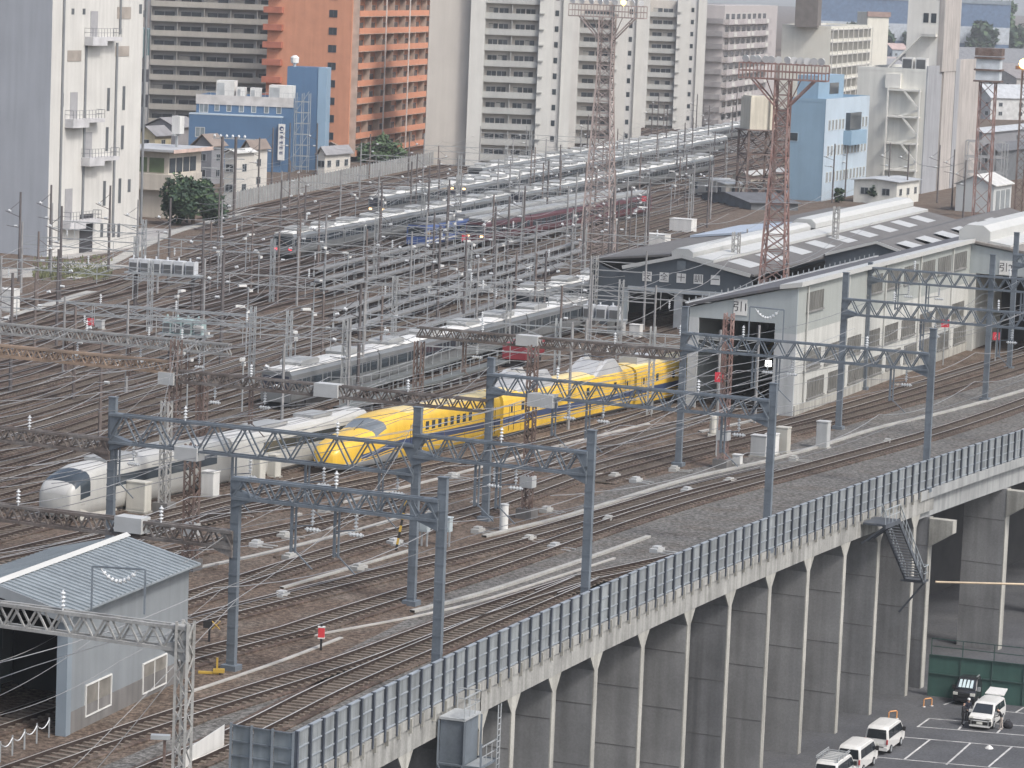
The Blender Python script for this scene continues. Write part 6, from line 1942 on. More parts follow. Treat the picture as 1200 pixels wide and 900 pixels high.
cable([(0, 347, 270), (60, 330, 290), (130, 300, 320), (200, 262, 360)], .024, 'pale cable along the curving roads by the white building', .5)
cable([(0, 396, 250), (100, 372, 270), (300, 310, 330), (480, 258, 420)], .024, 'long pale cable over the curving roads and middle sidings', .8)
# more thin wires between successive gantries
random.seed(21)
GA = heading(24)
for k in range(46):
    px = random.uniform(-20, 1100); 
    if k < 32: py = 690 - .30 * px + random.uniform(-150, 60); D = random.uniform(185, 235); th = 24; L_ = random.uniform(40, 75); rr = .024
    else: py = 420 - .22 * px + random.uniform(-90, 60); D = random.uniform(270, 380); th = 15; L_ = random.uniform(60, 120); rr = .03
    A = atd(px, py, D)
    if A.z < 5.5 or A.z > 12.5: A.z = random.uniform(6.5, 11)
    if EX(min(A.y, 300)) - A.x < 1: continue
    B = A + heading(th + random.uniform(-4, 4)) * L_; B.z = A.z + random.uniform(-.6, .6)
    mb = MB(); mb.tube(sagline([A, (A + B) / 2, B], .5, 6), rr, 3)
    o = mb.build('feeder_wire', wire_l if k % 2 else wire_m, None, world=True, loc=A); tag(o, 'fine feeder wire strung high over the yard between gantries', 'wire', 'fine feeder wires over the yard')

# ------------------------------------------------------------------ lineside equipment
def cabinet(label, px, py, wd, h, dp=.9, mat=None, th=24, legs=False, z=0.0):
    P = at(px, py, z)
    t = thing('lineside_cabinet', label, 'cabinet', P, -R(th))
    m = mat or M('cabinet_cream', (.52, .51, .46), .6, .07, 1, streak=.15)
    z0 = .12 if not legs else 1.0
    mb = MB(); mb.box(-wd / 2, wd / 2, -dp / 2, dp / 2, z0, h); mb.build('case', m, t)
    mb = MB(); mb.box(-wd / 2 - .05, wd / 2 + .05, -dp / 2 - .05, dp / 2 + .05, h + .002, h + .08); mb.build('lid', m, t)
    mb = MB(); n = max(1, int(wd / .8))
    for k in range(n):
        x0 = -wd / 2 + wd * k / n; mb.box(x0 + .05, x0 + wd / n - .05, -dp / 2 - .02, -dp / 2 - .002, z0 + .12, h - .1)
    mb.build('doors', m, t)
    mb = MB()
    if legs:
        for x in (-wd / 2 + .1, wd / 2 - .1): mb.bar((x, 0, 0), (x, 0, 1.0), .1)
        mb.build('legs', galv, t)
    else:
        mb.box(-wd / 2 - .1, wd / 2 + .1, -dp / 2 - .1, dp / 2 + .1, 0, .117); mb.build('base', conc, t)
cg_ = M('cabinet_grey', (.42, .43, .43), .6, .07, 1, streak=.15)
cabinet('tall cream cabinet pair beside the white train', 162, 600, 1.5, 2.1); cabinet('cream cabinet just beyond the yellow nose, nearer to the white train', 297, 563, 1.5, 1.7)
cabinet('cream cabinet touching the yellow nose', 316, 559, 1.4, 1.7); cabinet('small white cabinet at the front of the white train', 82, 600, .7, .9, mat=white_p)
cabinet('pale cabinet with sloped side by the white train front', 106, 606, 1.0, 1.3, mat=white_p); cabinet('white cabinet in the shade of the junction panel', 246, 582, 1.0, 1.8, mat=white_p)
cabinet('pale blue grey box on legs by the yellow nose gantry post', 497, 640, .6, 1.9, .5, M('box_paleblue', (.36, .41, .43), .6), legs=True)
cabinet('pale blue grey box on legs behind the barrier side gantry post', 523, 640, .6, 1.9, .5, M('box_paleblue', (.36, .41, .43), .6), legs=True)
cabinet('broad grey cabinet nearest the pale shed corner', 890, 535, 1.3, 1.7, mat=cg_); cabinet('white fronted cabinet at the pale shed corner', 904, 533, .9, 1.7, mat=white_p)
cabinet('tall buff cabinet before the pale shed corner', 917, 531, 1.0, 2.1, mat=M('cabinet_buff', (.42, .41, .37), .6, .08, 1)); cabinet('tall grey cabinet with a shadow line along the pale shed wall', 964, 525, .95, 2.2, mat=cg_)
cabinet('small white box on the grey ballast by the rusty column', 864, 545, .65, .8, .6, white_p); cabinet('grey cabinet at the dark shed front', 722, 392, 1.8, 1.6, mat=cg_)
cabinet('white cabinet leaning row at the dark shed front corner', 745, 396, 1.2, 1.4, mat=white_p); cabinet('grey box at the foot of the faded floodlight mast', 690, 330, 1.6, 1.6, mat=cg_)
cabinet('low white relay hut in the sidings beside the dark poles', 770, 290, 3.2, 1.9, 2.2, white_p); cabinet('pale relay hut nearer the dark signed shed', 800, 272, 3.6, 2.0, 2.2, white_p)
cabinet('grey relay box by the curving roads at the edge of the gravel', 8, 365, 2.2, 2.4, 1.6, white_p); cabinet('small grey box beside the red cross sign', 117, 386, .8, .9, .6, cg_, z=0)
P = at(590, 622); t = thing('cable_drum_post', 'short white round cable terminal post by the trough end', 'terminal post', P)
mb = MB(); mb.lathe((0, 0, 0), [(.3, 0), (.3, 1.7), (.26, 1.8)], 14); mb.build('casing', white_p, t); mb = MB(); mb.lathe((0, 0, 1.8), [(.33, 0), (.33, .07), (.1, .12)], 14); mb.build('cap', grey_p, t)
P = at(817, 520); t = thing('insulator_stand', 'cream pressure tank on a stand by the pale shed mouth', 'tank', at(836, 512))
mb = MB(); mb.lathe((0, 0, .3), [(.3, 0), (.38, .1), (.38, 1.5), (.2, 1.7)], 12); mb.build('tank', M('cabinet_cream', (.52, .51, .46)), t); mb = MB(); mb.box(-.5, .5, -.5, .5, 0, .3); mb.build('base', conc, t)

def redsign(label, px, yb, ys, sz=.7, mark='x'):
    P = at(px, yb); z = zpx(P, ys)
    t = thing('stop_sign', label, 'sign', P)
    mb = MB(); mb.tube([(0, .06, 0), (0, .06, z + .3)], .06, 5); mb.build('post', galv, t)
    mb = MB(); mb.box(-sz / 2, sz / 2, -.02, .02, z - sz / 2, z + sz / 2); bd = mb.build('board', M('sign_red', (.48, .04, .06), .5, .05, 1), t)
    mb = MB(); k = sz * .3
    mb.bar((-k, -.024, z - k), (0, -.024, z + k), .1, .02); mb.bar((k, -.024, z - k), (0, -.024, z + k), .1, .02); mb.bar((-k * .5, -.024, z - k * .2), (k * .5, -.024, z - k * .2), .08, .02)
    mb.build('mark', white_p, bd)
redsign('small red board with white mark by the curving roads', 106, 396, 377); redsign('small red board hung before the pale shed mouth', 839, 535, 442, .8)
redsign('small red board beside the blue fronted train', 544, 300, 279, .85); redsign('small red board on a post among the far sidings near the dark poles', 754, 262, 233, .85)
redsign('small red board against the long pale shed wall', 1105, 428, 379, .8); redsign('small red board before the shed mouth signed 引2', 1166, 425, 394, .8)
# red and white marker post on the near tracks
P = at(376, 762); t = thing('marker_post', 'short dark post with a red and white box beside the near tracks', 'marker', P)
mb = MB(); mb.bar((0, 0, 0), (0, 0, 1.5), .12); mb.build('post', black, t)
mb = MB(); mb.box(-.18, .18, -.14, .14, .75, 1.3); b_ = mb.build('box', red_p, t); mb = MB(); mb.box(-.2, .2, -.15, .15, .68, .75); mb.box(-.2, .2, -.15, .15, 1.3, 1.36); mb.build('edge', white_p, b_)
yel_s = M('sign_yellow', (.42, .28, .05), .6, .15, 1)
P = at(245, 752); t = thing('point_indicator', 'dark point indicator with a yellow cross board near the ribbed roof shed', 'indicator', P)
mb = MB(); mb.bar((0, 0, 0), (0, 0, 1.3), .12); mb.box(-.35, .15, -.1, .1, .8, 1.2); mb.build('post', black, t)
mb = MB(); mb.bar((.15, -.05, .75), (.6, -.05, 1.2), .14, .04); mb.bar((.15, -.08, 1.2), (.6, -.08, .75), .14, .03); mb.build('cross_board', yel_s, t)
P = at(464, 645); t = thing('striped_stay', 'leaning black and yellow striped stay by the yellow nose gantry post', 'stay', P)
mb = MB(); mb2 = MB()
for k in range(8): mb.bar((k * .07, 0, k * .42), ((k + 1) * .07, 0, (k + 1) * .42), .16, m=k % 2)
mb.build('bar', [black, yel_s], t)
P = at(252, 790); t = thing('yellow_fitting', 'low orange yellow rail fitting on the ballast by the near tracks', 'rail fitting', P)
mb = MB(); mb.box(-.9, .2, -.1, .1, .02, .14); mb.bar((.1, 0, .1), (.1, 0, .9), .1); mb.box(-.1, .5, -.15, .15, .1, .3); mb.build('frame', yel_s, t)

# switch machines and small concrete boxes
sm = MB(); sm.box(-.55, .55, -.3, .3, 0, .28); sm.box(-.3, .3, -.22, .22, .281, .42); sm.box(.55, .9, -.1, .1, .05, .2); sm.bar((-.5, -.3, .1), (-.5, -1.4, .1), .07); sm.bar((.3, -.3, .1), (.3, -1.4, .1), .07)
sm_me = sm.data('switch_machine', M('machine_pale', (.36, .36, .345), .6, .12, 1)); sm_g = sm.data('switch_machine', grey_p)
for i, (px, py) in enumerate(((462, 638), (333, 630), (340, 655), (650, 690 - 47), (620, 660 - 26), (713, 611), (805, 560 + 17), (855, 566), (1040, 520), (300, 640), (560, 640 - 16), (420, 668), (770, 652 - 5), (640, 600), (720, 560), (745, 565), (930, 540), (380, 600), (110, 660), (150, 640), (60, 690), (330, 700), (275, 605), (505, 605), (900, 530), (790, 552), (690, 545), (530, 560))):
    o = bpy.data.objects.new('switch_machine', sm_me if i % 3 else sm_g); COL.objects.link(o); o.location = at(px, py); o.rotation_euler = (0, 0, R(66 + random.uniform(-10, 10)))
    tag(o, 'low pale switch machine lying on the ballast beside a bullet train track', 'switch machine', 'switch machines on the ballast')

# pole mounted transformer platforms
def transformer(label, px, yb, pxs, ytop, ybox, mat, n, wd):
    A = at(px, yb); z = zpx(A, ytop)
    t = thing('transformer_platform', label, 'transformer', A, -R(15))
    mb = MB()
    for x in (0, wd): mb.tube([(x, 0, 0), (x, 0, z + 1.5)], .2, 6)
    mb.build('poles', pole_dark, t)
    mb = MB(); mb.box(-1, wd + 1, -.9, .9, z - .2, z)
    mb.bar((-1, -.9, z - .8), (wd + 1, -.9, z - .8), .14)
    for k in range(6): mb.bar((-1 + k * (wd + 2) / 6, -.9, z - .8), (-1 + (k + 1) * (wd + 2) / 6, -.9, z - .1), .08)
    mb.build('platform', galv, t)
    for k in range(n):
        mb = MB(); x = -.6 + k * (wd + 1.2) / n; w_ = (wd + 1.2) / n * .78
        mb.box(x, x + w_, -.6, .6, z + .02, z + 1.4); mb.box(x + .1, x + w_ - .1, -.68, -.6, z + .1, z + 1.0, 1); mb.tube([(x + w_ * .3, 0, z + 1.4), (x + w_ * .3, 0, z + 1.75)], .1, 6)
        mb.build('transformer', [mat, acdark], t)
transformer('platform of grey transformers on two poles near the white building', 158, 372, 0, 318, 305, M('transformer_pale', (.50, .52, .54), .5, .1, 1), 6, 6.5)
transformer('platform of pale teal transformers on two poles above the rusty beam', 199, 425, 0, 390, 374, M('transformer_teal', (.30, .40, .40), .5, .1, 1), 4, 3.0)
transformer('low platform of grey transformers by the dark signed shed', 690, 392, 0, 372, 360, M('transformer_pale', (.50, .52, .54)), 3, 3.0)
# rope fence beside the near shed, buffer posts
mb = MB(); fp = [at(x, y) for x, y in ((0, 893), (35, 875), (62, 862))]
t = thing('rope_fence', 'low rope fence on short posts at the open gable of the ribbed roof shed', 'fence', fp[0])
Q = resample(fp, 1.4); mb = MB()
for q in Q: mb.bar(q, q + Vector((0, 0, 1)), .07)
mb.build('posts', galv, t, world=True); mb = MB(); mb.tube(sagline([q + Vector((0, 0, .9)) for q in Q], .3, 5), .03, 4); mb.build('rope', porcelain, t, world=True)
# stack of red crates seen over the yellow train
P = at(602, 432); t = thing('red_wagon', 'low red service wagon behind the yellow train roof', 'wagon', P, -R(15))
mb = MB(); mb.box(-1.2, 1.2, 0, 7, .9, 2.4); mb.build('body', M('wagon_red', (.24, .035, .045), .5, .12, .8), t); mb = MB(); mb.box(-1, 1, .4, 6.6, .2, .9); mb.build('underframe', under_m, t)
# white half wall near the barrier end
a, b = at(215, 905, 0), at(262, 878, 0)
mb = MB(); nn = Vector((0, .2, 0)); mb.hexa([a, b, b + nn, a + nn, a + Vector((0, 0, 1.0)), b + Vector((0, 0, 1.2)), b + nn + Vector((0, 0, 1.2)), a + nn + Vector((0, 0, 1.0))])
tag(mb.build('screen_board', white_p, None, world=True, loc=a), 'plain white screen board beside the end of the noise barrier', 'screen')
P = at(192, 905, 0); t = thing('lamp_post', 'short post with a pale flat lamp before the lattice gantry post', 'lamp', P)
mb = MB(); mb.bar((0, 0, 0), (0, 0, 1.6), .12); mb.build('post', rust, t); mb = MB(); mb.cbox((-.2, 0, 1.7), (.9, .4, .2)); mb.build('lamp_head', galv, t)

# low cream wall along the near side of the white train
wl = [at(x, y) for x, y in ((92, 612), (160, 594), (240, 573), (330, 550))]
t = thing('platform_wall', 'low cream wall running along the near side of the white train', 'wall', wl[0])
mb = MB(); strip(mb, spline(wl, 4), .25, 0, 1.15); mb.build('wall', M('cabinet_cream', (.52, .51, .46)), t, world=True)
mb = MB(); strip(mb, spline([p + Vector((0, 0, 1.153)) for p in wl], 4), .34, 0, .1); mb.build('coping', trough_m, t, world=True)
# loose fittings, sleepers and cable ends scattered by the tracks
fit = MB(); fit.box(-.5, .5, -.12, .12, 0, .14); fit.bar((-.5, .2, .05), (.9, .35, .06), .06); fit_me = fit.data('track_fitting', M('fitting_pale', (.30, .29, .27), .8, .2, 1))
fit2 = MB(); fit2.box(-.9, .9, -.11, .11, 0, .13); fit2_me = fit2.data('track_fitting', M('fitting_brown', (.10, .08, .065), .9, .2, 1))
rnd = random.Random(17)
for k in range(90):
    px = rnd.uniform(100, 1180); py = 735 - .30 * px + rnd.uniform(-140, 40)
    if not (440 < py < 800): continue
    P = at(px, py)
    if EX(min(P.y, 300)) - P.x < 2: continue
    o = bpy.data.objects.new('track_fitting', fit_me if rnd.random() < .6 else fit2_me); COL.objects.link(o); o.location = P; o.rotation_euler = (0, 0, R(66) + rnd.uniform(-.5, .5))
    tag(o, 'small loose track fitting lying on the ballast of the bullet train yard', 'track fitting', 'loose fittings on the ballast')
# ------------------------------------------------------------------ trees and greenery
def tree(label, px, py, ytop, wpx, m=leaf_a, n=2600, sz=.5, group=None, D=None, cat='tree', trunk=True, name='broadleaf_tree'):
    P = at(px, py); h = zpx(P, ytop); w_ = wpx / (FPX / P.y) / 2
    t = thing(name, label, cat, P, random.uniform(0, 6), group)
    rnd = random.Random(px * 7 + py)
    if trunk:
        mb = MB(); mb.tube([(0, 0, 0), (.1, 0, h * .3), (0, .1, h * .6)], [h * .035 + .1, h * .025 + .06, .06], 7)
        for k in range(6):
            a = rnd.uniform(0, 2 * PI); r_ = w_ * rnd.uniform(.4, .75); z = h * rnd.uniform(.25, .45)
            mb.tube([(0, 0, z), (r_ * .5 * math.cos(a), r_ * .5 * math.sin(a), z + h * .16), (r_ * math.cos(a), r_ * math.sin(a), z + h * .25)], [.12, .07, .03], 5)
        mb.build('trunk', bark, t)
    cl = []
    for k in range(26):
        a = rnd.uniform(0, 2 * PI); zz = rnd.uniform(.2, .95); rr = w_ * math.sqrt(max(.05, 1 - ((zz - .45) / .6)**2)) * rnd.uniform(.25, .9)
        cl.append((rr * math.cos(a), rr * math.sin(a), zz * h, rnd.uniform(.22, .42) * w_))
    mb = MB()
    for k in range(n):
        c = rnd.choice(cl); v = Vector((rnd.gauss(0, 1), rnd.gauss(0, 1), rnd.gauss(0, 1))).normalized() * c[3] * rnd.uniform(.55, 1.08)
        p = Vector(c[:3]) + v
        if p.z < .1: continue
        u = Vector((rnd.gauss(0, 1), rnd.gauss(0, 1), rnd.gauss(0, .6))).normalized(); q = u.cross(v.normalized() + Vector((0, 0, .4)))
        if q.length < .1: continue
        q.normalize(); s_ = sz * rnd.uniform(.5, 1.2)
        mb.face([p - u * s_, p + q * s_ * .6, p + u * s_, p - q * s_ * .6], 0 if rnd.random() < .75 else 1)
    mb.build('crown', [m, leaf_b], t)
tree('wide dark green tree beside the cream signal office', 226, 264, 212, 76, n=8500, sz=.36)
tree('green tree between the orange and beige apartment towers', 452, 192, 162, 40, leaf_b, 1800, .5)
tree('rounded green tree at the foot of the orange block', 428, 190, 170, 26, leaf_b, 1200, .5)
tree('green shrubby tree at the foot of the first tall tower', 585, 178, 148, 34, leaf_b, 1500, .6)
tree('low green tree before the beige end wall of the first tower', 520, 186, 166, 30, leaf_b, 1200, .5)
tree('dark shrub by the light blue office entrance', 983, 238, 220, 12, leaf_a, 500, .4); tree('dark shrub against the low pale annex of the concrete works', 1024, 238, 216, 14, leaf_a, 500, .4)
tree('dark tree between the banded office and the blue building', 217, 150, 118, 22, leaf_a, 900, .5)
tree('big rounded green tree at the end of the far factory', 1168, 64, 4, 52, leaf_b, 2500, 2.4)
for i, (x, y, yt, w_) in enumerate(((1000, 64, 28, 34), (1030, 66, 30, 30), (1060, 66, 28, 36), (1090, 68, 30, 34), (1120, 68, 28, 36), (1150, 70, 28, 38), (1185, 70, 30, 40), (965, 74, 42, 26))):
    tree('dark green tree in the row before the far blue factory', x, y, yt, w_, leaf_a, 1100, 2.2, 'trees before the far factory')
# weeds by the tracks
mb = MB(); rnd = random.Random(3)
for k in range(1200):
    px = rnd.uniform(40, 130); py = rnd.uniform(316, 326) if rnd.random() < .7 else rnd.uniform(302, 330); P = at(px, py); s_ = rnd.uniform(.15, .5)
    a = rnd.uniform(0, 6); mb.face([P, P + Vector((math.cos(a) * s_, math.sin(a) * s_, s_ * .4)), P + Vector((math.cos(a) * s_ * .5, math.sin(a) * s_ * .5, s_ * 1.2))])
tag(mb.build('weeds', M('weeds', (.14, .15, .08), .9, .3, .6)), 'dry green weeds on the gravel by the white building', 'weeds', kind='stuff')

# line-side fence of pale boards behind the far roads
A = [at(x, y) for x, y in ((262, 248), (330, 232), (420, 212), (500, 195), (560, 183))]
t = thing('board_fence', 'long grey board fence along the far edge of the yard', 'fence', A[0])
Q = resample(spline(A, 3), 2.0); mb = MB()
for a, b in zip(Q, Q[1:]): mb.hexa([a, b, b + Vector((0, .12, 0)), a + Vector((0, .12, 0)), a + Vector((0, 0, 2.6)), b + Vector((0, 0, 2.6)), b + Vector((0, .12, 2.6)), a + Vector((0, .12, 2.6))])
mb.build('boards', M('fence_board', (.26, .26, .255), .8, .14, .6, streak=.2), t, world=True)
bp_ = MB(); bp_.bar((0, -.1, 0), (0, -.1, 2.8), .16); bp_me = bp_.data('post', galv)
for q in Q[:98]: place(bp_me, 'post', t, q - A[0])

# ------------------------------------------------------------------ car park: green wall, vehicles, people
gm = M('green_hoarding', (.045, .10, .085), .6, .1, .5, streak=.15)
a, b = at(1087, 815, LOT), at(1235, 832, LOT)
hh = zpx(a + Vector((0, 0, 0)), 766) - LOT if False else None
def zlot(P, py): return zpx(P, py) - LOT
hgt = zlot(a, 767)
t = thing('green_wall', 'dark green panelled wall at the back of the car park', 'wall', a)
d = (b - a).normalized(); nn = Vector((-d.y, d.x, 0)) * .15
mb = MB(); mb.hexa([a, b, b + nn, a + nn] + [p + Vector((0, 0, hgt)) for p in (a, b, b + nn, a + nn)]); mb.build('panel', gm, t, world=True)
mb = MB(); L_ = (b - a).length; n = int(L_ / 2.2)
for k in range(n + 1):
    q = a + d * (L_ * k / n) - nn * .25; mb.bar(q, q + Vector((0, 0, hgt)), .07)
for z in (hgt * .55, hgt): mb.bar(a - nn * .3 + Vector((0, 0, z)), b - nn * .3 + Vector((0, 0, z)), .1)
mb.build('frame', M('green_frame', (.03, .06, .055), .6), t, world=True)
mb = MB()
for k in range(n + 1):
    q = a + d * (L_ * k / n) + nn * 3; mb.bar(q, q + Vector((0, 0, hgt + 1.2)), .07)
for z in (.6, 1.2): mb.bar(a + nn * 3 + Vector((0, 0, hgt + z)), b + nn * 3 + Vector((0, 0, hgt + z)), .06)
mb.build('upper_rail', M('green_frame', (.03, .06, .055)), t, world=True)
# lit interior bits behind the wall
mb = MB(); q = at(1215, 800, LOT); 

tyre_p = [(.30 * math.cos(2 * PI * k / 16), .30 * math.sin(2 * PI * k / 16)) for k in range(16)]
def vehicle(label, cat, name, P, hd, prof, hw, paint_, wins, inset=.13, belt=1.05, wheels=(.9, 3.7), wr=.31):
    """profile in x (rear to front) and z; hd: heading of the front as a world vector"""
    rz = math.atan2(hd.y, hd.x)
    t = thing(name, label, cat, P, rz)
    W_ = lambda z: hw - (0 if z < belt else inset * min(1, (z - belt) / .9)) - (.05 if z < .45 else 0)
    mb = MB(); n = len(prof)
    cols = []
    for f in (-1, -.55, 0, .55, 1):
        row = []
        for x, z in prof:
            fr = 1 - abs(f) ** 4 * .0
            xm = sum(q[0] for q in prof) / n
            row.append(Vector((x - (.10 if x > xm + 1.6 else (-.05 if x < xm - 1.6 else 0)) * abs(f) ** 3, f * W_(z), z - (.05 * abs(f) ** 4 if z > 1.7 else 0))))
        cols.append(row)
    i0 = 0
    for row in cols: mb.v += row
    for c in range(4):
        for k in range(n):
            j = (k + 1) % n
            mb.f.append((c * n + k, (c + 1) * n + k, (c + 1) * n + j, c * n + j)); mb.m.append(0)
    mb.f.append(tuple(range(n))); mb.m.append(0); mb.f.append(tuple(4 * n + k for k in reversed(range(n)))); mb.m.append(0)
    body = mb.build('body', paint_, t)
    bv = body.modifiers.new('bevel', 'BEVEL'); bv.width = .045; bv.segments = 2; bv.limit_method = 'ANGLE'; bv.angle_limit = R(25)
    for x in wheels:
        for sy in (-1, 1):
            m_ = MB(); m_.extrude([(x + wr * math.cos(2 * PI * k / 18), sy * (hw + .012), wr + wr * math.sin(2 * PI * k / 18)) for k in range(18)], (0, -sy * .22, 0)); o = m_.build('wheel', black, t)
            m_ = MB(); m_.extrude([(x + wr * .62 * math.cos(2 * PI * k / 14), sy * (hw + .028), wr + wr * .62 * math.sin(2 * PI * k / 14)) for k in range(14)], (0, -sy * .02, 0)); m_.build('rim', galv, o)
    for x, zz_ in (('', 0),): pass
    for nm, kind, poly, mat in wins:
        m_ = MB()
        if kind == 'side':
            for sy in (-1, 1):
                m_ = MB(); pts = [Vector((x, sy * (W_(z) + .012), z)) for x, z in poly]
                if sy > 0: pts = pts[::-1]
                m_.extrude(pts, (0, -sy * .05, 0)); m_.build(nm, mat, t)
        elif kind == 'end':      # poly: (x,z) low, (x,z) high, half widths
            (x0, z0), (x1, z1), h0, h1, off = poly
            dv = Vector((off, 0, .0))
            p = [Vector((x0, -h0, z0)), Vector((x0, h0, z0)), Vector((x1, h1, z1)), Vector((x1, -h1, z1))]
            m_.hexa([p[0] - dv, p[1] - dv, p[2] - dv, p[3] - dv, p[0] + dv, p[1] + dv, p[2] + dv, p[3] + dv]); m_.build(nm, mat, t)
        elif kind == 'box':
            m_.box(*poly); m_.build(nm, mat, t)
    return t
carw = M('car_white', (.60, .60, .58), .25, .05, 1, spec=.6); cark = M('car_black', (.022, .023, .026), .22, .1, 1, spec=.6)
cg2 = M('car_glass', (.018, .022, .026), .08, .1, 1, spec=.8); red_l = M('tail_red', (.35, .02, .02), .3, .1, 1); trim_k = M('trim_black', (.02, .02, .02), .5, .1, 1)
HI = [(0, .30), (-.02, .8), (.02, 1.1), (.12, 1.78), (.28, 1.96), (.6, 2.0), (3.3, 1.98), (3.62, 1.88), (4.28, 1.18), (4.62, 1.02), (4.70, .6), (4.66, .28)]
lot_d = (at(1089.5, 866.5, LOT) - at(1059, 890, LOT)).normalized()
lot_s = Vector((lot_d.y, -lot_d.x, 0))
def hiwins(): return [
    ('rear_window', 'end', ((.03, 1.14), (.13, 1.78), .72, .64, .018), cg2), ('windscreen', 'end', ((4.25, 1.22), (3.66, 1.86), .76, .66, .02), cg2),
    ('side_window', 'side', [(.3, 1.15), (1.4, 1.15), (1.4, 1.72), (.4, 1.72)], cg2), ('side_window', 'side', [(1.5, 1.15), (2.65, 1.15), (2.65, 1.72), (1.5, 1.72)], cg2),
    ('door_window', 'side', [(2.75, 1.15), (4.05, 1.12), (3.55, 1.72), (2.75, 1.72)], cg2),
    ('tail_light', 'box', (-.045, .08, -.84, -.74, .78, 1.12), red_l), ('tail_light', 'box', (-.045, .08, .74, .84, .78, 1.12), red_l),
    ('bumper', 'box', (-.09, .05, -.82, .82, .32, .56), carw), ('number_plate', 'box', (-.05, -.0, -.2, .2, .68, .84), M('plate', (.6, .6, .55), .5)),
    ('mirror', 'box', (3.85, 4.0, .86, 1.06, 1.05, 1.35), trim_k), ('mirror', 'box', (3.85, 4.0, -1.06, -.86, 1.05, 1.35), trim_k), ('rear_step', 'box', (-.1, .0, -.55, .55, .56, .60), trim_k)]
c0 = at(1026, 884, LOT)
for lab, px, py in (('white delivery van at the back of the line of three', 1026, 884), ('white delivery van with bare roof between two other white vans', 993, 908), ('white delivery van carrying a roof rack', 966, 927)):
    P = at(px, py, LOT); v = vehicle(lab, 'van', 'delivery_van', P, lot_d, HI, .86, carw, hiwins(), wheels=(.95, 3.6))
    if 'rack' in lab:
        mb = MB()
        for k in range(7): mb.bar((.3 + k * .45, -.75, 2.16), (.3 + k * .45, .75, 2.16), .045)
        for y in (-.75, .75): mb.bar((.2, y, 2.16), (3.2, y, 2.16), .05); mb.bar((.2, y, 2.28), (3.2, y, 2.28), .04)
        for x in (.4, 1.7, 3.0):
            for y in (-.7, .7): mb.bar((x, y, 1.93), (x, y, 2.28), .05)
        mb.build('roof_rack', galv, v)
# white minivan facing the camera, tailgate up
MV = [(0, .30), (-.02, .75), (.03, 1.1), (.25, 1.72), (.5, 1.80), (2.9, 1.80), (3.25, 1.70), (3.95, 1.10), (4.50, .95), (4.66, .68), (4.66, .26)]
fd = -lot_d
P = at(1148, 855, LOT) - fd * 4.5
v = vehicle('white minivan with its tailgate raised, two people beside it', 'minivan', 'minivan', P, fd, MV, .86, carw, [
    ('windscreen', 'end', ((3.93, 1.13), (3.28, 1.69), .74, .62, .02), cg2), ('side_window', 'side', [(.5, 1.12), (1.6, 1.12), (1.6, 1.6), (.6, 1.6)], cg2),
    ('side_window', 'side', [(1.7, 1.12), (2.7, 1.12), (2.7, 1.6), (1.7, 1.6)], cg2), ('door_window', 'side', [(2.78, 1.12), (3.75, 1.1), (3.2, 1.6), (2.78, 1.6)], cg2),
    ('grille', 'box', (4.60, 4.69, -.60, .60, .40, .64), trim_k), ('number_plate', 'box', (4.69, 4.715, -.22, .22, .44, .60), M('plate', (.6, .6, .55))),
    ('upper_grille', 'box', (4.55, 4.66, -.72, .72, .74, .80), trim_k), ('headlight', 'box', (4.35, 4.60, -.84, -.50, .80, .92), M('lamp_glass', (.6, .6, .55))), ('headlight', 'box', (4.35, 4.60, .50, .84, .80, .92), M('lamp_glass', (.6, .6, .55))),
    ('fog_recess', 'box', (4.50, 4.67, -.84, -.68, .36, .68), trim_k), ('fog_recess', 'box', (4.50, 4.67, .68, .84, .36, .68), trim_k), ('lip', 'box', (4.6, 4.74, -.75, .75, .24, .33), carw),
    ('mirror', 'box', (3.55, 3.72, .86, 1.08, 1.05, 1.25), carw), ('mirror', 'box', (3.55, 3.72, -1.08, -.86, 1.05, 1.25), carw)], wheels=(.85, 3.7))
mb = MB(); mb.hexa([(.35, -.72, 1.80), (.35, .72, 1.80), (-.95, .66, 2.02), (-.95, -.66, 2.02), (.35, -.72, 1.88), (.35, .72, 1.88), (-.95, .66, 2.12), (-.95, -.66, 2.12)]); mb.build('tailgate', carw, v)
# black van with a sunshade
P = at(1129, 827, LOT) - fd * 4.6
v = vehicle('black van with a silver sunshade inside its windscreen', 'van', 'black_van', P, fd, HI, .86, cark, [
    ('windscreen', 'end', ((4.25, 1.22), (3.66, 1.86), .74, .64, .02), cg2), ('side_window', 'side', [(.3, 1.15), (1.9, 1.15), (1.9, 1.72), (.4, 1.72)], cg2), ('door_window', 'side', [(2.3, 1.15), (4.05, 1.12), (3.55, 1.72), (2.3, 1.72)], cg2),
    ('headlight', 'box', (4.5, 4.70, -.83, -.48, .80, 1.0), M('lamp_glass', (.6, .6, .55))), ('headlight', 'box', (4.5, 4.70, .48, .83, .80, 1.0), M('lamp_glass', (.6, .6, .55))),
    ('mirror', 'box', (3.9, 4.05, .86, 1.08, 1.1, 1.4), galv), ('mirror', 'box', (3.9, 4.05, -1.08, -.86, 1.1, 1.4), trim_k), ('roof_rail', 'box', (.4, 3.2, .55, .62, 2.0, 2.07), galv), ('grille', 'box', (4.62, 4.73, -.4, .4, .7, .95), trim_k)], wheels=(.95, 3.6))
shade = M('sunshade_silver', (.55, .66, .68), .3, .1, 2)
for k in range(4):
    y0 = -.56 + k * .29
    mb = MB(); p = [(4.25 - .06, y0, 1.28), (4.25 - .06, y0 + .23, 1.28), (3.74, y0 + .20, 1.80), (3.74, y0 + .03, 1.80)]
    p = [Vector(q) + Vector((.045, 0, .04)) for q in p]; mb.hexa(p + [q + Vector((.02, 0, .015)) for q in p]); mb.build('sunshade', shade, v)

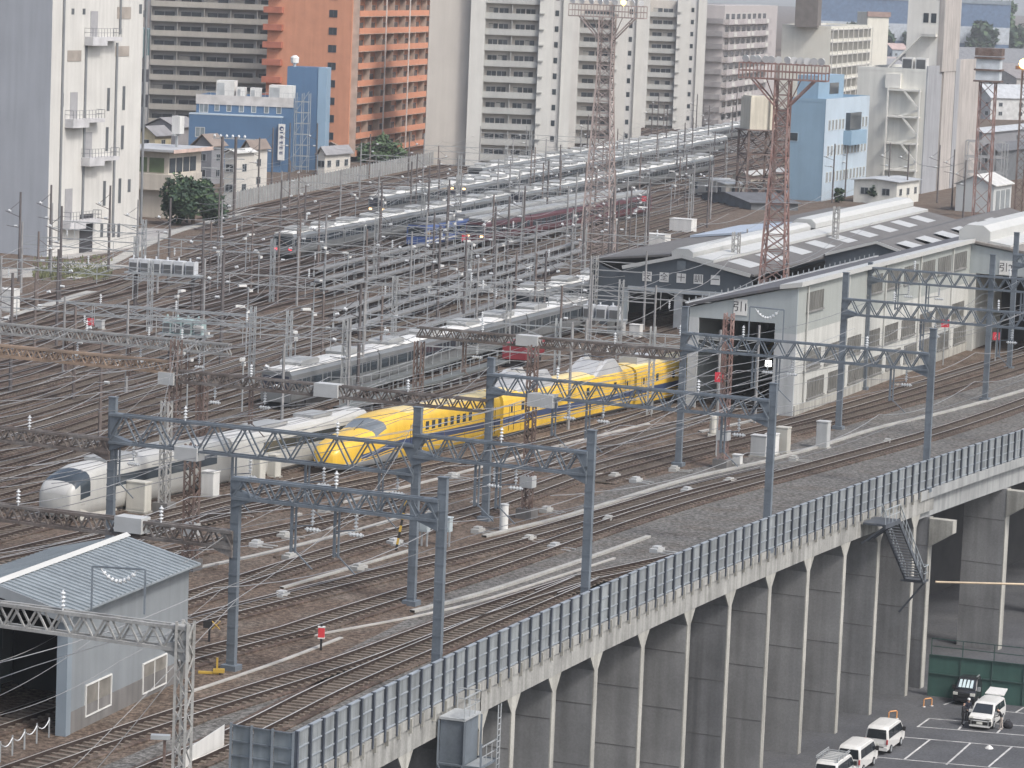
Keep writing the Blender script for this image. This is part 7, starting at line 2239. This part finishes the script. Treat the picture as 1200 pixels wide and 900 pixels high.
def person(label, P, rz, joints, radii, cols, name='person'):
    """one continuous skinned body; cols: function of vertex -> material index"""
    names = list(joints)
    E = [('pelvis', 'belly'), ('belly', 'chest'), ('chest', 'neck'), ('neck', 'head'), ('head', 'crown')]
    for s_ in 'LR':
        E += [('pelvis', 'hip' + s_), ('hip' + s_, 'knee' + s_), ('knee' + s_, 'ankle' + s_), ('ankle' + s_, 'toe' + s_), ('chest', 'sh' + s_), ('sh' + s_, 'el' + s_), ('el' + s_, 'wr' + s_), ('wr' + s_, 'ha' + s_)]
        for f in range(4): E += [('ha' + s_, 'f%d' % f + s_)]
        E += [('wr' + s_, 'th' + s_)]
    for s_ in 'LR':
        w_, e_ = Vector(joints['wr' + s_]), Vector(joints['el' + s_]); d = (w_ - e_).normalized(); sd = d.cross(Vector((0, 1, .2))).normalized()
        joints['ha' + s_] = w_ + d * .07
        for f in range(4): joints['f%d' % f + s_] = w_ + d * (.15 - abs(f - 1.4) * .012) + sd * (f - 1.5) * .022
        joints['th' + s_] = w_ + d * .07 + sd * .055
    names = list(joints); idx = {n_: i for i, n_ in enumerate(names)}
    me = bpy.data.meshes.new('person'); me.from_pydata([tuple(joints[n_]) for n_ in names], [(idx[a], idx[b]) for a, b in E], [])
    tmp = bpy.data.objects.new('person_tmp', me); COL.objects.link(tmp)
    tmp.modifiers.new('skin', 'SKIN')
    if not me.skin_vertices: me.skin_vertices.new() if hasattr(me.skin_vertices, 'new') else None
    RD = dict(pelvis=.145, belly=.13, chest=.155, neck=.06, head=.095, crown=.085, hip=.095, knee=.062, ankle=.045, toe=.04, sh=.065, el=.048, wr=.032, ha=.035, th=.012)
    if len(me.skin_vertices):
        for n_ in names:
            k = n_.rstrip('LR') if n_ not in RD else n_
            r_ = RD.get(k, .010); me.skin_vertices[0].data[idx[n_]].radius = (r_, r_ * (.8 if k in ('chest', 'belly', 'pelvis') else 1)); me.skin_vertices[0].data[idx[n_]].use_root = (n_ == 'pelvis')
    ss = tmp.modifiers.new('sub', 'SUBSURF'); ss.levels = 1; ss.render_levels = 1
    bpy.context.view_layer.update()
    ev = tmp.evaluated_get(bpy.context.evaluated_depsgraph_get()); m2 = bpy.data.meshes.new_from_object(ev)
    bpy.data.objects.remove(tmp)
    o = bpy.data.objects.new(name, m2); COL.objects.link(o); o.location = P; o.rotation_euler = (0, 0, rz)
    m2.materials.clear()
    for c in cols[0]: m2.materials.append(c)
    for p in m2.polygons:
        p.use_smooth = True; p.material_index = cols[1](p.center)
    MW[o.name] = Matrix.Translation(P) @ Matrix.Rotation(rz, 4, 'Z')
    return tag(o, label, 'person')
skin = M('skin', (.50, .33, .25), .6, .05, 2); cl_k = M('cloth_black', (.018, .018, .022), .9, .2, 3); cl_n = M('cloth_navy', (.03, .035, .055), .9, .2, 3); cl_b = M('cloth_beige', (.38, .33, .29), .9, .1, 3); hair_m = M('hair_black', (.015, .013, .012), .8, .2, 5); cap_m = M('cap_white', (.6, .6, .6), .8, .1, 3)
def standing(lean=0.0, bend=0.0, arm=.0):
    J = dict(pelvis=(0, 0, .95), belly=(0, -bend * .3, 1.12), chest=(0, -bend * .75, 1.36 - bend * .2), neck=(0, -bend * 1.0, 1.52 - bend * .33), head=(0, -bend * 1.15 - .02, 1.62 - bend * .42), crown=(0, -bend * 1.25 - .01, 1.71 - bend * .46))
    for s_, q in (('L', -1), ('R', 1)):
        J['hip' + s_] = (.09 * q, 0, .90); J['knee' + s_] = (.11 * q, -.03 + .06 * q * lean, .50); J['ankle' + s_] = (.12 * q, .02 + .12 * q * lean, .08); J['toe' + s_] = (.13 * q, -.15 + .12 * q * lean, .04)
        J['sh' + s_] = (.19 * q, -bend * .78, 1.42 - bend * .22); J['el' + s_] = (.25 * q, -bend * .8 - .04 - arm * .1, 1.14 - bend * .3); J['wr' + s_] = (.22 * q, -bend * .9 - .12 - arm * .22, .92 - bend * .25 + arm * .2)
    return J
def cols_fn(top, bot, hairz, neckz, armz=None):
    return ([skin, top, bot, hair_m], lambda c: 3 if c.z > hairz else (0 if c.z > neckz else (1 if c.z > .95 else (0 if abs(c.x) > .17 and c.z > .7 else 2))))
p1 = person('person in black clothes with dark trousers standing at the front corner of the white minivan', at(1127.5, 850, LOT), R(60), standing(.5, .05, .6), None, cols_fn(cl_k, cl_k, 1.66, 1.50))
p2 = person('person wearing a white cap behind the standing person in black', at(1133, 845, LOT), R(20), standing(.2, .1, .4), None, cols_fn(cl_n, cl_k, 1.60, 1.46))
mb = MB(); mb.lathe((0, -.13, 1.64), [(.115, 0), (.12, .05), (.10, .11), (.04, .14)], 12); mb.box(-.07, .07, -.32, -.2, 1.64, 1.66); mb.build('cap', cap_m, p2)
p3 = person('person in black top and beige trousers bending into the side of the white minivan', at(1173, 855, LOT), R(100) + PI, standing(.4, .28, .8), None, cols_fn(cl_k, cl_b, 1.52, 1.40))
P = at(1181, 853, LOT); t = thing('bag', 'black bag lying on the ground beside the person in beige trousers', 'bag', P)
mb = MB(); mb.lathe((0, 0, 0), [(.28, 0), (.38, .12), (.36, .32), (.2, .5), (.08, .54)], 12); mb.build('body', cl_k, t, smooth=True); mb = MB(); mb.tube([(-.2, 0, .42), (-.1, 0, .62), (.1, 0, .62), (.2, 0, .42)], .025, 5); mb.build('handle', black, t)
for px, py in ((1176, 862 - 2), (1187, 871)):
    pass
o = MB(); o.lathe((0, 0, 0), [(.32, 0), (.28, .06), (.12, .2), (.04, .24)], 7)
tag(o.build('plastic_bag', white_p, None, loc=at(1159, 877, LOT)), 'white crumpled plastic bag lying in an empty parking bay', 'litter')
# orange barriers by the piers
orb = M('barrier_orange', (.62, .30, .12), .6, .1, 1)
for lab, px, py in (('low orange hoop barrier at the foot of the last bracketed pier', 1087, 828), ('low orange hoop barrier beside the black van', 1107, 813), ('low orange hoop barrier before the back van of the three', 1046, 843)):
    P = at(px, py, LOT); t = thing('hoop_barrier', lab, 'barrier', P, R(35))
    mb = MB(); mb.tube([(-.4, 0, 0), (-.4, 0, .55), (-.3, 0, .62), (.3, 0, .62), (.4, 0, .55), (.4, 0, 0)], .05, 6); mb.build('hoop', orb, t); mb = MB(); mb.cbox((-.4, 0, .03), (.2, .2, .06)); mb.build('foot', white_p, t); mb = MB(); mb.cbox((.4, 0, .03), (.2, .2, .06)); mb.build('foot', white_p, t)
# dim things stored in the open bays
P = at(1190, 742, LOT + 4); 
# ------------------------------------------------------------------ air
hz = bpy.data.materials.new('haze_air'); hz.use_nodes = True
nt = hz.node_tree; nt.nodes.clear()
out = nt.nodes.new('ShaderNodeOutputMaterial'); pv = nt.nodes.new('ShaderNodeVolumePrincipled')
pv.inputs['Color'].default_value = (.90, .92, .94, 1); pv.inputs['Density'].default_value = .00015; pv.inputs['Anisotropy'].default_value = .2
nt.links.new(pv.outputs[0], out.inputs['Volume'])
mb = MB(); mb.box(-9500, 9500, -900, 14500, LOT - 1.1, 95)
tag(mb.build('haze', hz), 'pale thin haze lying over the yard and town', 'haze', kind='stuff')
